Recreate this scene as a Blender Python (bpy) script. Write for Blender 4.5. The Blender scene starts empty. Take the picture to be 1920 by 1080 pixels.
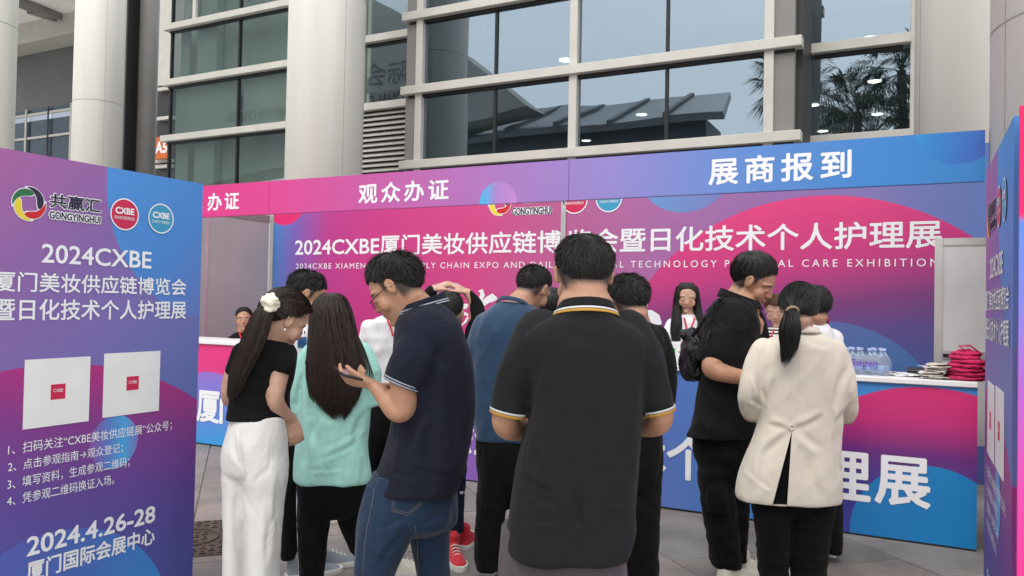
import bpy, bmesh, math, random
import numpy as np
from mathutils import Vector, Matrix, noise

random.seed(7)
rng = np.random.default_rng(7)
R = math.radians
scene = bpy.context.scene
COL = scene.collection

# ------------------------------------------------------------------ camera
FOC, CW, CH = 1480.0, 1920.0, 1080.0
YAW, PITCH, ROLL = R(27.2), R(1.16), 0.0196
CAM = np.array([0.0, 0.0, 1.41])
f0 = np.array([-math.sin(YAW), math.cos(YAW), 0.0])
r0 = np.array([math.cos(YAW), math.sin(YAW), 0.0])
u0 = np.array([0.0, 0.0, 1.0])
fwd = f0 * math.cos(PITCH) + u0 * math.sin(PITCH)
up1 = u0 * math.cos(PITCH) - f0 * math.sin(PITCH)
rgt = r0 * math.cos(ROLL) + up1 * math.sin(ROLL)
upv = up1 * math.cos(ROLL) - r0 * math.sin(ROLL)
cam_data = bpy.data.cameras.new("camera")
cam = bpy.data.objects.new("camera", cam_data)
COL.objects.link(cam)
cam_data.sensor_width = 36.0
cam_data.lens = 36.0 * FOC / CW
cam_data.clip_start = 0.05
cam_data.clip_end = 1500
cam.matrix_world = Matrix(((rgt[0], upv[0], -fwd[0], CAM[0]), (rgt[1], upv[1], -fwd[1], CAM[1]), (rgt[2], upv[2], -fwd[2], CAM[2]), (0, 0, 0, 1)))
scene.camera = cam

# ------------------------------------------------------------------ sky, sun, exposure
SUN_EL, SUN_AZ = R(50), R(178)
world = bpy.data.worlds.new("World")
scene.world = world
world.use_nodes = True
wt = world.node_tree
bg = wt.nodes["Background"]
sky = wt.nodes.new("ShaderNodeTexSky")
sky.sky_type = 'NISHITA'
sky.sun_disc = False
sky.sun_elevation = SUN_EL
sky.sun_rotation = SUN_AZ
sky.air_density = 1.6
sky.dust_density = 5.0
sky.ozone_density = 1.0
hs = wt.nodes.new("ShaderNodeHueSaturation")
hs.inputs['Saturation'].default_value = 0.42
wt.links.new(sky.outputs[0], hs.inputs['Color'])
ov = wt.nodes.new("ShaderNodeMix")      # the even grey-white of an overcast sky, half veiling the blue
ov.data_type = 'RGBA'
ov.inputs[0].default_value = 0.85
ov.inputs[7].default_value = (4.85, 5.0, 5.2, 1)
wt.links.new(hs.outputs[0], ov.inputs[6])
wt.links.new(ov.outputs[2], bg.inputs[0])
bg.inputs[1].default_value = 0.14
sun_d = bpy.data.lights.new("sun", 'SUN')
sun_d.energy = 0.5
sun_d.angle = R(30)
sun_d.color = (1.0, 0.96, 0.9)
sun = bpy.data.objects.new("sun", sun_d)
COL.objects.link(sun)
# direction towards the sun (sky texture: rotation measured clockwise from +Y)
sdir = Vector((math.sin(SUN_AZ) * math.cos(SUN_EL), math.cos(SUN_AZ) * math.cos(SUN_EL), math.sin(SUN_EL)))
sun.rotation_euler = sdir.to_track_quat('Z', 'Y').to_euler()
scene.view_settings.view_transform = 'Standard'
scene.view_settings.look = 'None'
scene.view_settings.gamma = 1
scene.view_settings.use_curve_mapping = False
scene.view_settings.exposure = 1.32
scene.cycles.max_bounces = 6
scene.cycles.transparent_max_bounces = 12


# ------------------------------------------------------------------ pixel helpers: a pixel of the photograph to a place in the world
def ray(x, y):
    return fwd + rgt * ((x - CW / 2) / FOC) - upv * ((y - CH / 2) / FOC)


def P(x, y, d):
    return CAM + ray(x, y) * d


def onY(x, y, Y):
    r = ray(x, y)
    return CAM + r * (Y / r[1])


def onX(x, y, X):
    r = ray(x, y)
    return CAM + r * (X / r[0])


def onZ(x, y, Z):
    r = ray(x, y)
    return CAM + r * ((Z - CAM[2]) / r[2])


def lin(c):
    if isinstance(c, str):
        c = [int(c[i:i + 2], 16) / 255 for i in (0, 2, 4)]
    return tuple((v / 12.92 if v <= 0.04045 else ((v + 0.055) / 1.055) ** 2.4) for v in c)


# ------------------------------------------------------------------ materials
def mat_new(name):
    m = bpy.data.materials.new(name)
    m.use_nodes = True
    return m, m.node_tree, m.node_tree.nodes["Principled BSDF"]


def setin(b, rough=0.5, metal=0.0, spec=0.5, **kw):
    b.inputs['Roughness'].default_value = rough
    b.inputs['Metallic'].default_value = metal
    b.inputs['Specular IOR Level'].default_value = spec
    for k, v in kw.items():
        b.inputs[k].default_value = v


def mat(name, col, rough=0.6, metal=0.0, spec=0.4, var=0.08, vscale=6.0, bump=0.0, bscale=60.0, stretch=(1, 1, 1), dirt=0.0, **kw):
    """plain material with a little colour variation and fine relief"""
    m, t, b = mat_new(name)
    setin(b, rough, metal, spec, **kw)
    c = col if isinstance(col, tuple) else lin(col)
    tc = t.nodes.new("ShaderNodeTexCoord")
    mp = t.nodes.new("ShaderNodeMapping")
    mp.inputs['Scale'].default_value = stretch
    t.links.new(tc.outputs['Object'], mp.inputs[0])
    n = t.nodes.new("ShaderNodeTexNoise")
    n.inputs['Scale'].default_value = vscale
    n.inputs['Detail'].default_value = 5
    t.links.new(mp.outputs[0], n.inputs['Vector'])
    mr = t.nodes.new("ShaderNodeMapRange")
    mr.inputs[1].default_value = 0.3
    mr.inputs[2].default_value = 0.7
    mr.inputs[3].default_value = 1 - var
    mr.inputs[4].default_value = 1 + var
    t.links.new(n.outputs[0], mr.inputs[0])
    mx = t.nodes.new("ShaderNodeVectorMath")
    mx.operation = 'SCALE'
    mx.inputs[0].default_value = c
    t.links.new(mr.outputs[0], mx.inputs['Scale'])
    t.links.new(mx.outputs[0], b.inputs['Base Color'])
    if bump:
        n2 = t.nodes.new("ShaderNodeTexNoise")
        n2.inputs['Scale'].default_value = bscale
        n2.inputs['Detail'].default_value = 3
        t.links.new(mp.outputs[0], n2.inputs['Vector'])
        bp = t.nodes.new("ShaderNodeBump")
        bp.inputs['Strength'].default_value = bump
        bp.inputs['Distance'].default_value = 0.01
        t.links.new(n2.outputs[0], bp.inputs['Height'])
        t.links.new(bp.outputs[0], b.inputs['Normal'])
    return m


class NG:
    def __init__(s, tree):
        s.t = tree

    def m(s, op, a, b=None, c=None, clamp=False):
        n = s.t.nodes.new("ShaderNodeMath")
        n.operation = op
        n.use_clamp = clamp
        for i, v in enumerate((a, b, c)):
            if v is None:
                continue
            if isinstance(v, (int, float)):
                n.inputs[i].default_value = v
            else:
                s.t.links.new(v, n.inputs[i])
        return n.outputs[0]

    def ramp(s, f, stops):
        n = s.t.nodes.new("ShaderNodeValToRGB")
        e = n.color_ramp.elements
        while len(e) < len(stops):
            e.new(0.5)
        for k, (p, c) in enumerate(stops):
            e[k].position = p
            e[k].color = (*lin(c), 1)
        s.t.links.new(f, n.inputs[0])
        return n.outputs[0]

    def mix(s, f, a, b):
        n = s.t.nodes.new("ShaderNodeMix")
        n.data_type = 'RGBA'
        for i, v in ((0, f), (6, a), (7, b)):
            if isinstance(v, (int, float)):
                n.inputs[i].default_value = v
            elif isinstance(v, tuple):
                n.inputs[i].default_value = (*v, 1)
            else:
                s.t.links.new(v, n.inputs[i])
        return n.outputs[2]


def print_mat(name, layers, rough=0.45, spec=0.3, wrinkle=0.4, gain=1.0):
    """printed artwork in metres of the panel's own UV: each layer = (shape, (p0, p1), colour stops, alpha)"""
    m, t, b = mat_new(name)
    setin(b, rough, 0, spec)
    g = NG(t)
    uv = t.nodes.new("ShaderNodeUVMap")
    sp = t.nodes.new("ShaderNodeSeparateXYZ")
    t.links.new(uv.outputs[0], sp.inputs[0])
    U, V = sp.outputs[0], sp.outputs[1]
    cur = None
    for shape, (p0, p1), stops, alpha in layers:
        dx, dy = p1[0] - p0[0], p1[1] - p0[1]
        L2 = dx * dx + dy * dy
        a = g.m('MULTIPLY', g.m('SUBTRACT', U, p0[0]), dx / L2)
        c = g.m('MULTIPLY', g.m('SUBTRACT', V, p0[1]), dy / L2)
        col = g.ramp(g.m('ADD', a, c, clamp=True), stops)
        if shape is None:
            cur = col
            continue
        if shape[0] == 'circle':
            _, cx, cy, r = shape
            ex = g.m('POWER', g.m('ABSOLUTE', g.m('SUBTRACT', U, cx)), 2.0)
            ey = g.m('POWER', g.m('ABSOLUTE', g.m('SUBTRACT', V, cy)), 2.0)
            dist = g.m('SQRT', g.m('ADD', ex, ey))
            mask = g.m('MULTIPLY', g.m('LESS_THAN', dist, r), alpha)
        cur = g.mix(mask, cur, col)
    gn = t.nodes.new("ShaderNodeVectorMath"); gn.operation = 'SCALE'
    gn.inputs['Scale'].default_value = gain
    t.links.new(cur, gn.inputs[0])
    t.links.new(gn.outputs[0], b.inputs['Base Color'])
    if wrinkle:
        n2 = t.nodes.new("ShaderNodeTexNoise")
        n2.inputs['Scale'].default_value = 2.5
        n2.inputs['Detail'].default_value = 3
        t.links.new(uv.outputs[0], n2.inputs['Vector'])
        bp = t.nodes.new("ShaderNodeBump")
        bp.inputs['Strength'].default_value = wrinkle
        bp.inputs['Distance'].default_value = 0.02
        t.links.new(n2.outputs[0], bp.inputs['Height'])
        t.links.new(bp.outputs[0], b.inputs['Normal'])
    return m


M = {}
M['alu'] = mat('aluminium', (0.62, 0.62, 0.6), 0.35, 0.6, 0.5, 0.05)
M['white_print'] = mat('white_lettering', (0.78, 0.78, 0.80), 0.5, 0, 0.3, 0.02)
M['dark_print'] = mat('dark_lettering', (0.03, 0.02, 0.05), 0.5, 0, 0.3, 0.02)
M['white_lam'] = mat('white_laminate', (0.74, 0.73, 0.72), 0.4, 0, 0.4, 0.04)
M['grey_panel'] = mat('grey_panel', (0.40, 0.37, 0.37), 0.6, 0, 0.3, 0.05, 2.0)
M['column'] = mat('column_cladding', (0.70, 0.675, 0.615), 0.5, 0, 0.35, 0.045, 4.0, 0.08, 30, (1, 1, 0.06))
M['frame'] = mat('window_frame', (0.54, 0.52, 0.47), 0.45, 0.1, 0.4, 0.06, 3, 0.05, 60)
M['frame_dark'] = mat('frame_gasket', (0.012, 0.012, 0.012), 0.5, 0, 0.4, 0.05)
M['pier'] = mat('grey_cladding', (0.22, 0.21, 0.20), 0.5, 0, 0.4, 0.06, 2)
M['darkpier'] = mat('dark_cladding', (0.028, 0.028, 0.026), 0.5, 0, 0.4, 0.08, 2)
M['soffit'] = mat('white_soffit', (0.86, 0.84, 0.80), 0.7, 0, 0.3, 0.05, 1)
M['upper'] = mat('grey_upper_wall', (0.14, 0.145, 0.14), 0.6, 0, 0.3, 0.10, 0.8)
M['interior'] = mat('interior_dark', (0.26, 0.28, 0.30), 0.8, 0, 0.2, 0.2, 0.6)
M['blind'] = mat('pale_green_blind', (0.62, 0.68, 0.63), 0.7, 0, 0.2, 0.06, 0.5, 0, 10, (3, 3, 0.3))
M['black'] = mat('black_plastic', (0.012, 0.012, 0.013), 0.4, 0, 0.4, 0.05)
M['orange'] = mat('orange_sign', (0.55, 0.12, 0.025), 0.5, 0, 0.3, 0.05)
M['red_print'] = mat('red_print', lin('c2294f'), 0.5, 0, 0.3, 0.03)
M['teal_print'] = mat('teal_print', lin('3d93b8'), 0.5, 0, 0.3, 0.03)
M['logo_green'] = mat('logo_green', lin('2f6b45'), 0.5, 0, 0.3, 0.03)
M['logo_yellow'] = mat('logo_yellow', lin('e0c83c'), 0.5, 0, 0.3, 0.03)
M['logo_red'] = mat('logo_red', lin('c4252b'), 0.5, 0, 0.3, 0.03)
M['logo_dark'] = mat('logo_dark', lin('2f2440'), 0.5, 0, 0.3, 0.03)


def glass_mat(name, tint, refl, rough=0.0):
    m, t, b = mat_new(name)
    t.nodes.remove(b)
    out = t.nodes['Material Output']
    gl = t.nodes.new("ShaderNodeBsdfGlossy")
    gl.inputs['Roughness'].default_value = rough
    gl.inputs['Color'].default_value = (0.56, 0.67, 0.77, 1)
    tr = t.nodes.new("ShaderNodeBsdfTransparent")
    tr.inputs['Color'].default_value = (*tint, 1)
    g_ = NG(t)
    ge = t.nodes.new("ShaderNodeNewGeometry")
    dt = t.nodes.new("ShaderNodeVectorMath"); dt.operation = 'DOT_PRODUCT'
    t.links.new(ge.outputs['Normal'], dt.inputs[0]); t.links.new(ge.outputs['Incoming'], dt.inputs[1])
    f0_ = ((refl - 1) / (refl + 1)) ** 2
    sch = g_.m('ADD', g_.m('MULTIPLY', g_.m('POWER', g_.m('SUBTRACT', 1.0, g_.m('ABSOLUTE', dt.outputs['Value'])), 5.0), 1 - f0_), f0_)
    tc = t.nodes.new("ShaderNodeTexCoord")
    n = t.nodes.new("ShaderNodeTexNoise")
    n.inputs['Scale'].default_value = 0.5
    n.inputs['Detail'].default_value = 1
    t.links.new(tc.outputs['Object'], n.inputs['Vector'])
    bp = t.nodes.new("ShaderNodeBump")
    bp.inputs['Strength'].default_value = 0.07
    bp.inputs['Distance'].default_value = 0.08
    t.links.new(n.outputs[0], bp.inputs['Height'])
    t.links.new(bp.outputs[0], gl.inputs['Normal'])
    mx = t.nodes.new("ShaderNodeMixShader")
    t.links.new(sch, mx.inputs[0])
    t.links.new(tr.outputs[0], mx.inputs[1])
    t.links.new(gl.outputs[0], mx.inputs[2])
    t.links.new(mx.outputs[0], out.inputs[0])
    return m


M['glass'] = glass_mat('coated_window_glass', (0.45, 0.5, 0.5), 3.8)
M['glass_left'] = glass_mat('greenish_window_glass', (0.72, 0.76, 0.74), 2.5)
M['glass_wing'] = glass_mat('wing_window_glass', (0.5, 0.52, 0.55), 1.6)


# ------------------------------------------------------------------ objects
def tag(o, label=None, cat=None, group=None, kind=None):
    if label: o['label'] = label
    if cat: o['category'] = cat
    if group: o['group'] = group
    if kind: o['kind'] = kind
    return o


def thing(name, loc, label, cat, group=None):
    o = bpy.data.objects.new(name, None)
    o.location = loc
    o.empty_display_size = 0.1
    COL.objects.link(o)
    tag(o, label, cat, group)
    return o


def tloc(parent):
    v = np.zeros(3)
    while parent is not None:
        v = v + np.array(parent.location)
        parent = parent.parent
    return v


def make(name, verts, faces, m, parent=None, smooth=False, uv=None):
    """one mesh object; vertices given in world coordinates, stored about the parent's base"""
    v = np.asarray(verts, float).reshape(-1, 3)
    if parent is not None:
        v = v - tloc(parent)
    me = bpy.data.meshes.new(name)
    me.from_pydata(v.tolist(), [], faces)
    me.materials.append(m)
    if smooth:
        me.polygons.foreach_set('use_smooth', [True] * len(me.polygons))
    if uv is not None:
        l = me.uv_layers.new(name='UVMap')
        idx = np.zeros(len(me.loops), int)
        me.loops.foreach_get('vertex_index', idx)
        l.data.foreach_set('uv', np.asarray(uv, float)[idx].ravel())
    o = bpy.data.objects.new(name, me)
    COL.objects.link(o)
    if parent is not None:
        o.parent = parent
    return o


def fit_circle(pl, pts):
    q = np.array([pl.px(*p) for p in pts])
    A = np.c_[2 * q, np.ones(len(q))]
    s = np.linalg.lstsq(A, (q ** 2).sum(1), rcond=None)[0]
    return ('circle', s[0], s[1], math.sqrt(s[2] + s[0] ** 2 + s[1] ** 2))


class Geo:
    def __init__(s):
        s.v, s.f = [], []

    def add(s, v, f):
        n = len(s.v)
        s.v += [tuple(p) for p in v]
        s.f += [tuple(i + n for i in q) for q in f]
        return s

    def box(s, lo, hi, bev=0.0):
        x0, y0, z0 = lo
        x1, y1, z1 = hi
        if not bev:
            v = [(x, y, z) for z in (z0, z1) for y in (y0, y1) for x in (x0, x1)]
            return s.add(v, [(0, 2, 3, 1), (4, 5, 7, 6), (0, 1, 5, 4), (2, 6, 7, 3), (0, 4, 6, 2), (1, 3, 7, 5)])
        bm = bmesh.new()
        bmesh.ops.create_cube(bm, size=1)
        for w in bm.verts:
            w.co = Vector(((x0 + x1) / 2 + w.co.x * (x1 - x0), (y0 + y1) / 2 + w.co.y * (y1 - y0), (z0 + z1) / 2 + w.co.z * (z1 - z0)))
        bmesh.ops.bevel(bm, geom=bm.edges[:], offset=bev, segments=1, affect='EDGES')
        bm.verts.index_update()
        s.add([tuple(w.co) for w in bm.verts], [tuple(w.index for w in q.verts) for q in bm.faces])
        bm.free()
        return s

    def cyl(s, p0, p1, r0_, r1_=None, n=16, cap=True):
        p0, p1 = np.array(p0, float), np.array(p1, float)
        r1_ = r0_ if r1_ is None else r1_
        a = p1 - p0
        a /= np.linalg.norm(a)
        h = np.array([1.0, 0, 0]) if abs(a[0]) < 0.8 else np.array([0, 1.0, 0])
        e1 = np.cross(a, h); e1 /= np.linalg.norm(e1)
        e2 = np.cross(a, e1)
        v = []
        for p, r in ((p0, r0_), (p1, r1_)):
            for k in range(n):
                t = 2 * math.pi * k / n
                v.append(p + r * (math.cos(t) * e1 + math.sin(t) * e2))
        f = [(k, (k + 1) % n, n + (k + 1) % n, n + k) for k in range(n)]
        if cap:
            f += [tuple(range(n))[::-1], tuple(range(n, 2 * n))]
        return s.add(v, f)

    def tube(s, pts, r, n=8):
        pts = [np.array(p, float) for p in pts]
        rings = []
        e1 = None
        for i, p in enumerate(pts):
            a = pts[min(i + 1, len(pts) - 1)] - pts[max(i - 1, 0)]
            a /= (np.linalg.norm(a) + 1e-9)
            if e1 is None:
                h = np.array([0, 0, 1.0]) if abs(a[2]) < 0.8 else np.array([1.0, 0, 0])
                e1 = np.cross(a, h)
            e1 = e1 - a * e1.dot(a)
            e1 /= np.linalg.norm(e1)
            e2 = np.cross(a, e1)
            rr = r[i] if hasattr(r, '__len__') else r
            rings.append([p + rr * (math.cos(2 * math.pi * k / n) * e1 + math.sin(2 * math.pi * k / n) * e2) for k in range(n)])
        v = [q for g in rings for q in g]
        f = [(i * n + k, i * n + (k + 1) % n, (i + 1) * n + (k + 1) % n, (i + 1) * n + k) for i in range(len(pts) - 1) for k in range(n)]
        f += [tuple(range(n))[::-1], tuple(range((len(pts) - 1) * n, len(pts) * n))]
        return s.add(v, f)

    def out(s, name, m, parent=None, smooth=False):
        return make(name, s.v, s.f, m, parent, smooth)


def box(name, lo, hi, m, parent=None, bev=0.0):
    lo, hi = np.minimum(lo, hi), np.maximum(lo, hi)
    return Geo().box(lo, hi, bev).out(name, m, parent)


# planes that carry print: a point is o + u*U + z*Z (+ n outwards)
class Plane:
    def __init__(s, o, u, n):
        s.o, s.u, s.n = np.array(o, float), np.array(u, float), np.array(n, float)

    def w(s, a, z, off=0.0):
        return s.o + s.u * a + u0 * z + s.n * off

    def px(s, x, y):
        r = ray(x, y)
        t = (s.o - CAM).dot(s.n) / r.dot(s.n)
        p = CAM + r * t - s.o
        return p.dot(s.u), p[2]


def print_panel(name, pl, a0, a1, z0, z1, m, parent, th=0.012, off=0.0, segs=12):
    """a panel slab with UVs in metres (u along, v up), its front off the plane by off"""
    v, uv, f = [], [], []
    for i in range(segs + 1):
        a = a0 + (a1 - a0) * i / segs
        for z in (z0, z1):
            v.append(pl.w(a, z, off)); uv.append((a, z))
    n = len(v)
    for i in range(segs + 1):
        a = a0 + (a1 - a0) * i / segs
        for z in (z0, z1):
            v.append(pl.w(a, z, off - th)); uv.append((a, z))
    for i in range(segs):
        f += [(2 * i, 2 * i + 2, 2 * i + 3, 2 * i + 1), (n + 2 * i, n + 2 * i + 1, n + 2 * i + 3, n + 2 * i + 2),
              (2 * i + 1, 2 * i + 3, n + 2 * i + 3, n + 2 * i + 1), (2 * i, n + 2 * i, n + 2 * i + 2, 2 * i + 2)]
    f += [(0, 1, n + 1, n), (2 * segs, n + 2 * segs, n + 2 * segs + 1, 2 * segs + 1)]
    return make(name, v, f, m, parent, uv=uv)


_tc = {}


def text_geo(body, bold=0.0, spacing=1.0, res=3, shear=0.0):
    key = (body, bold, spacing, shear)
    if key in _tc:
        return _tc[key]
    cu = bpy.data.curves.new('t', 'FONT')
    cu.body = body
    cu.size = 1.0
    cu.offset = bold
    cu.space_character = spacing
    cu.resolution_u = res
    cu.shear = shear
    o = bpy.data.objects.new('t', cu)
    COL.objects.link(o)
    dg = bpy.context.evaluated_depsgraph_get()
    me = bpy.data.meshes.new_from_object(o.evaluated_get(dg))
    v = np.zeros(len(me.vertices) * 3)
    me.vertices.foreach_get('co', v)
    v = v.reshape(-1, 3)
    f = [tuple(p.vertices) for p in me.polygons]
    bpy.data.objects.remove(o)
    bpy.data.curves.remove(cu)
    bpy.data.meshes.remove(me)
    _tc[key] = (v, f)
    return v, f


def lettering(pl, body, a0, a1, z0, z1, m, parent, bold=0.012, spacing=1.0, off=0.0015, name='lettering', thick=0.0, shear=0.0, split=False):
    """flat lettering fitted into the rectangle a0..a1 x z0..z1 of plane pl; heavier weights are laid on as shifted layers"""
    v, f = text_geo(body, 0.0, spacing, shear=shear)
    if not len(v):
        return None
    lo, hi = v.min(0), v.max(0)
    s = (v - lo) / np.maximum(hi - lo, 1e-6)
    k = (z1 - z0) / max(hi[1] - lo[1], 1e-6)
    bm_ = bold * k * 1.15
    sg = 1 if a1 > a0 else -1
    A = a0 + sg * bm_ + (a1 - a0 - 2 * sg * bm_) * s[:, 0]
    Z = z0 + bm_ + (z1 - z0 - 2 * bm_) * s[:, 1]
    sh = [(0, 0)] if bold <= 0.001 else [(-1, 0), (1, 0), (0, 1), (0, -1), (-.7, .7), (.7, -.7), (.7, .7), (-.7, -.7)]
    V, Fc = [], []
    for i, (dx, dz) in enumerate(sh):
        w = pl.o[None] + (A + dx * bm_)[:, None] * pl.u[None] + (Z + dz * bm_)[:, None] * u0[None] + pl.n[None] * (off + 0.00012 * i)
        Fc += [tuple(q + len(V) for q in ff) for ff in f]
        V += w.tolist()
    if split:
        Vn = np.array(V); n0 = len(v)
        cell = np.minimum((s[:, 0] * len(body.replace(' ', ''))).astype(int), len(body) - 1)
        out = None
        # glyphs keep together: a face belongs to the cell of its mean
        fc = np.array([s[list(ff), 0].mean() for ff in f])
        fcell = np.minimum((fc * len(body)).astype(int), len(body) - 1)
        for k_ in range(len(body)):
            idx = [q + i * len(f) for i in range(len(sh)) for q in np.nonzero(fcell == k_)[0]]
            if not idx: continue
            fs = [Fc[q] for q in idx]
            used = sorted({p_ for q in fs for p_ in q}); mp = {p_: j for j, p_ in enumerate(used)}
            out = make('character', Vn[used], [tuple(mp[p_] for p_ in q) for q in fs], m, parent)
        return out
    o = make(name, V, Fc, m, parent)
    return o


def lettering_px(pl, body, bl, tr, m, parent, **kw):
    """same, the rectangle given by the photograph's bottom-left and top-right pixels of the text"""
    a0, z0 = pl.px(*bl)
    a1, z1 = pl.px(*tr)
    return lettering(pl, body, a0, a1, z0, z1, m, parent, **kw)


def disc(name, pl, a, z, r, m, parent, off=0.002, th=0.0, r_in=0.0, n=48):
    v, f = [], []
    if r_in:
        for k in range(n):
            t = 2 * math.pi * k / n
            v += [pl.w(a + r * math.cos(t), z + r * math.sin(t), off), pl.w(a + r_in * math.cos(t), z + r_in * math.sin(t), off)]
        f = [(2 * k, 2 * ((k + 1) % n), 2 * ((k + 1) % n) + 1, 2 * k + 1) for k in range(n)]
    else:
        v = [pl.w(a + r * math.cos(2 * math.pi * k / n), z + r * math.sin(2 * math.pi * k / n), off) for k in range(n)]
        f = [tuple(range(n))]
    return make(name, v, f, m, parent)


def swirl(pl, a, z, r, parent, off=0.002):
    """round emblem of four interlocking crescents, white-rimmed, open in the middle"""
    W = M['white_print']
    for k, (mm, st) in enumerate(((M['logo_green'], 128), (M['logo_dark'], 38), (M['logo_red'], -52), (M['logo_yellow'], 218))):
        for grow, m2, dz in ((1, W, 0.0), (0, mm, 0.0012)):
            v = []
            N = 20
            for i in range(N + 1):
                s = i / N
                th = R(st - 62 + 124 * s - (6 if grow else 0) + (12 * s if grow else 0))
                w = r * 0.46 * math.sin(math.pi * min(1, s ** 0.8)) ** 0.75 * (1 - 0.25 * s)
                ro = r * (0.96 - 0.30 * (1 - s) ** 3)
                ri = ro - w
                if grow: ro += r * 0.045; ri -= r * 0.045
                v += [pl.w(a + ro * math.cos(th), z + ro * math.sin(th), off + dz + 0.0002 * k), pl.w(a + ri * math.cos(th), z + ri * math.sin(th), off + dz + 0.0002 * k)]
            make('emblem_rim' if grow else 'emblem_crescent', v, [(2 * i, 2 * i + 2, 2 * i + 3, 2 * i + 1) for i in range(N)], m2, parent)


def logo_row(pl, parent, em, txt, badges, off=0.002):
    """em = (a, z, r); txt = (a0, a1, z of the middle, height); badges = [(a, z, r), ...] in metres of the plane"""
    swirl(pl, em[0], em[1], em[2], parent, off)
    a0, a1, zc, h = txt
    for g, m_, do in ((0.0, M['dark_print'], 0.002), (0.004, M['white_print'], 0.001)):
        lettering(pl, '共赢汇', a0 - g, a1 + g, zc + 0.02 * h - g, zc + 0.75 * h + g, m_, parent, bold=0.02 if not g else 0.05, off=off + do)
        lettering(pl, 'GONGYINGHUI', a0 - g, a1 + g, zc - 0.55 * h - g, zc - 0.16 * h + g, m_, parent, bold=0.02 if not g else 0.08, off=off + do)
    for (c, z, r), mm, t_ in zip(badges, (M['red_print'], M['teal_print']), ('美妆供应链博览会', '日化技术及个护理展览会')):
        disc('badge', pl, c, z, r * 0.94, mm, parent, off + 0.001)
        disc('badge_rim', pl, c, z, r, M['white_print'], parent, off + 0.002, r_in=r * 0.92)
        lettering(pl, 'CXBE', c - 0.66 * r, c + 0.66 * r, z + 0.0 * r, z + 0.42 * r, M['white_print'], parent, bold=0.03, off=off + 0.002)
        lettering(pl, t_, c - 0.70 * r, c + 0.70 * r, z - 0.33 * r, z - 0.12 * r, M['white_print'], parent, bold=0.0, off=off + 0.002)

# ================================================================== SETTING
# ground sheet and pavers
gm = mat('ground_mortar', (0.05, 0.048, 0.045), 0.9, 0, 0.2, 0.3, 8)
g = Geo().add([(-150, -150, -0.03), (150, -150, -0.03), (150, 150, -0.03), (-150, 150, -0.03)], [(0, 1, 2, 3)])
ground = g.out('ground', gm)
tag(ground, kind='structure')


def paver_mat(name, base, k):
    m, t, b = mat_new(name)
    setin(b, 0.62, 0, 0.35)
    tc = t.nodes.new("ShaderNodeTexCoord")
    geo = t.nodes.new("ShaderNodeNewGeometry")
    n1 = t.nodes.new("ShaderNodeTexNoise"); n1.inputs['Scale'].default_value = 1.7; n1.inputs['Detail'].default_value = 8; n1.inputs['Roughness'].default_value = 0.65
    n2 = t.nodes.new("ShaderNodeTexNoise"); n2.inputs['Scale'].default_value = 90; n2.inputs['Detail'].default_value = 3
    t.links.new(geo.outputs['Position'], n1.inputs['Vector'])
    t.links.new(geo.outputs['Position'], n2.inputs['Vector'])
    oi = t.nodes.new("ShaderNodeObjectInfo")
    gg = NG(t)
    a = gg.m('ADD', gg.m('MULTIPLY', gg.m('SUBTRACT', n1.outputs[0], 0.5), 1.7), gg.m('MULTIPLY', gg.m('SUBTRACT', n2.outputs[0], 0.5), 0.5))
    a = gg.m('ADD', a, gg.m('MULTIPLY', gg.m('SUBTRACT', oi.outputs['Random'], 0.5), 0.22))
    a = gg.m('ADD', a, 1.0)
    mx = t.nodes.new("ShaderNodeVectorMath"); mx.operation = 'SCALE'; mx.inputs[0].default_value = base
    t.links.new(a, mx.inputs['Scale'])
    # dark gum spots and stains
    vo = t.nodes.new("ShaderNodeTexVoronoi"); vo.inputs['Scale'].default_value = 3.3
    t.links.new(geo.outputs['Position'], vo.inputs['Vector'])
    spot = gg.m('LESS_THAN', vo.outputs['Distance'], 0.06)
    col = gg.mix(gg.m('MULTIPLY', spot, 0.5), mx.outputs[0], (0.03, 0.03, 0.03))
    t.links.new(col, b.inputs['Base Color'])
    bp = t.nodes.new("ShaderNodeBump"); bp.inputs['Strength'].default_value = 0.25; bp.inputs['Distance'].default_value = 0.004
    t.links.new(n2.outputs[0], bp.inputs['Height'])
    t.links.new(bp.outputs[0], b.inputs['Normal'])
    return m


PV = [paver_mat('paving_stone_grey', (0.20, 0.185, 0.168), 0), paver_mat('paving_stone_warm', (0.22, 0.19, 0.168), 1)]
pav = thing('pavement', (0, 0, 0), None, None)
pav['kind'] = 'structure'
T = 0.64
d1 = np.array([-math.sin(R(46)), math.cos(R(46)), 0]); d2 = np.array([math.cos(R(46)), math.sin(R(46)), 0])
o_ = onZ(890, 1013, 0)
pb = Geo().box((-T * 0.5 + 0.004, -T * 0.5 + 0.004, -0.025), (T * 0.5 - 0.004, T * 0.5 - 0.004, 0.0), 0.003)
pmesh = []
for k in range(2):
    me = bpy.data.meshes.new('paving_stone')
    me.from_pydata(pb.v, [], pb.f); me.materials.append(PV[k]); pmesh.append(me)
PROT = math.atan2(d2[1], d2[0])
COVER = onZ(352, 1010, 0)
cnt = 0
for i in range(-14, 20):
    for j in range(-18, 22):
        c = o_ + d2 * (i * T) + d1 * ((j + 0.5) * T + (0.5 * T if i % 2 else 0))
        u = c[0] * fwd[0] + c[1] * fwd[1]
        if u < 2.6 or c[1] > 8.6 or c[1] < 1.0 or c[0] > 1.6 or c[0] < -8.5: continue
        s = (c[0] * rgt[0] + c[1] * rgt[1]) / u
        if abs(s) > 0.75 or cnt >= 296: continue
        o = bpy.data.objects.new('paving_stone', pmesh[random.random() < 0.35])
        o.location = (c[0], c[1], random.uniform(-0.0025, 0.0015)); o.rotation_euler = (random.uniform(-.002, .002), random.uniform(-.002, .002), PROT)
        COL.objects.link(o); o.parent = pav; cnt += 1
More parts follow.
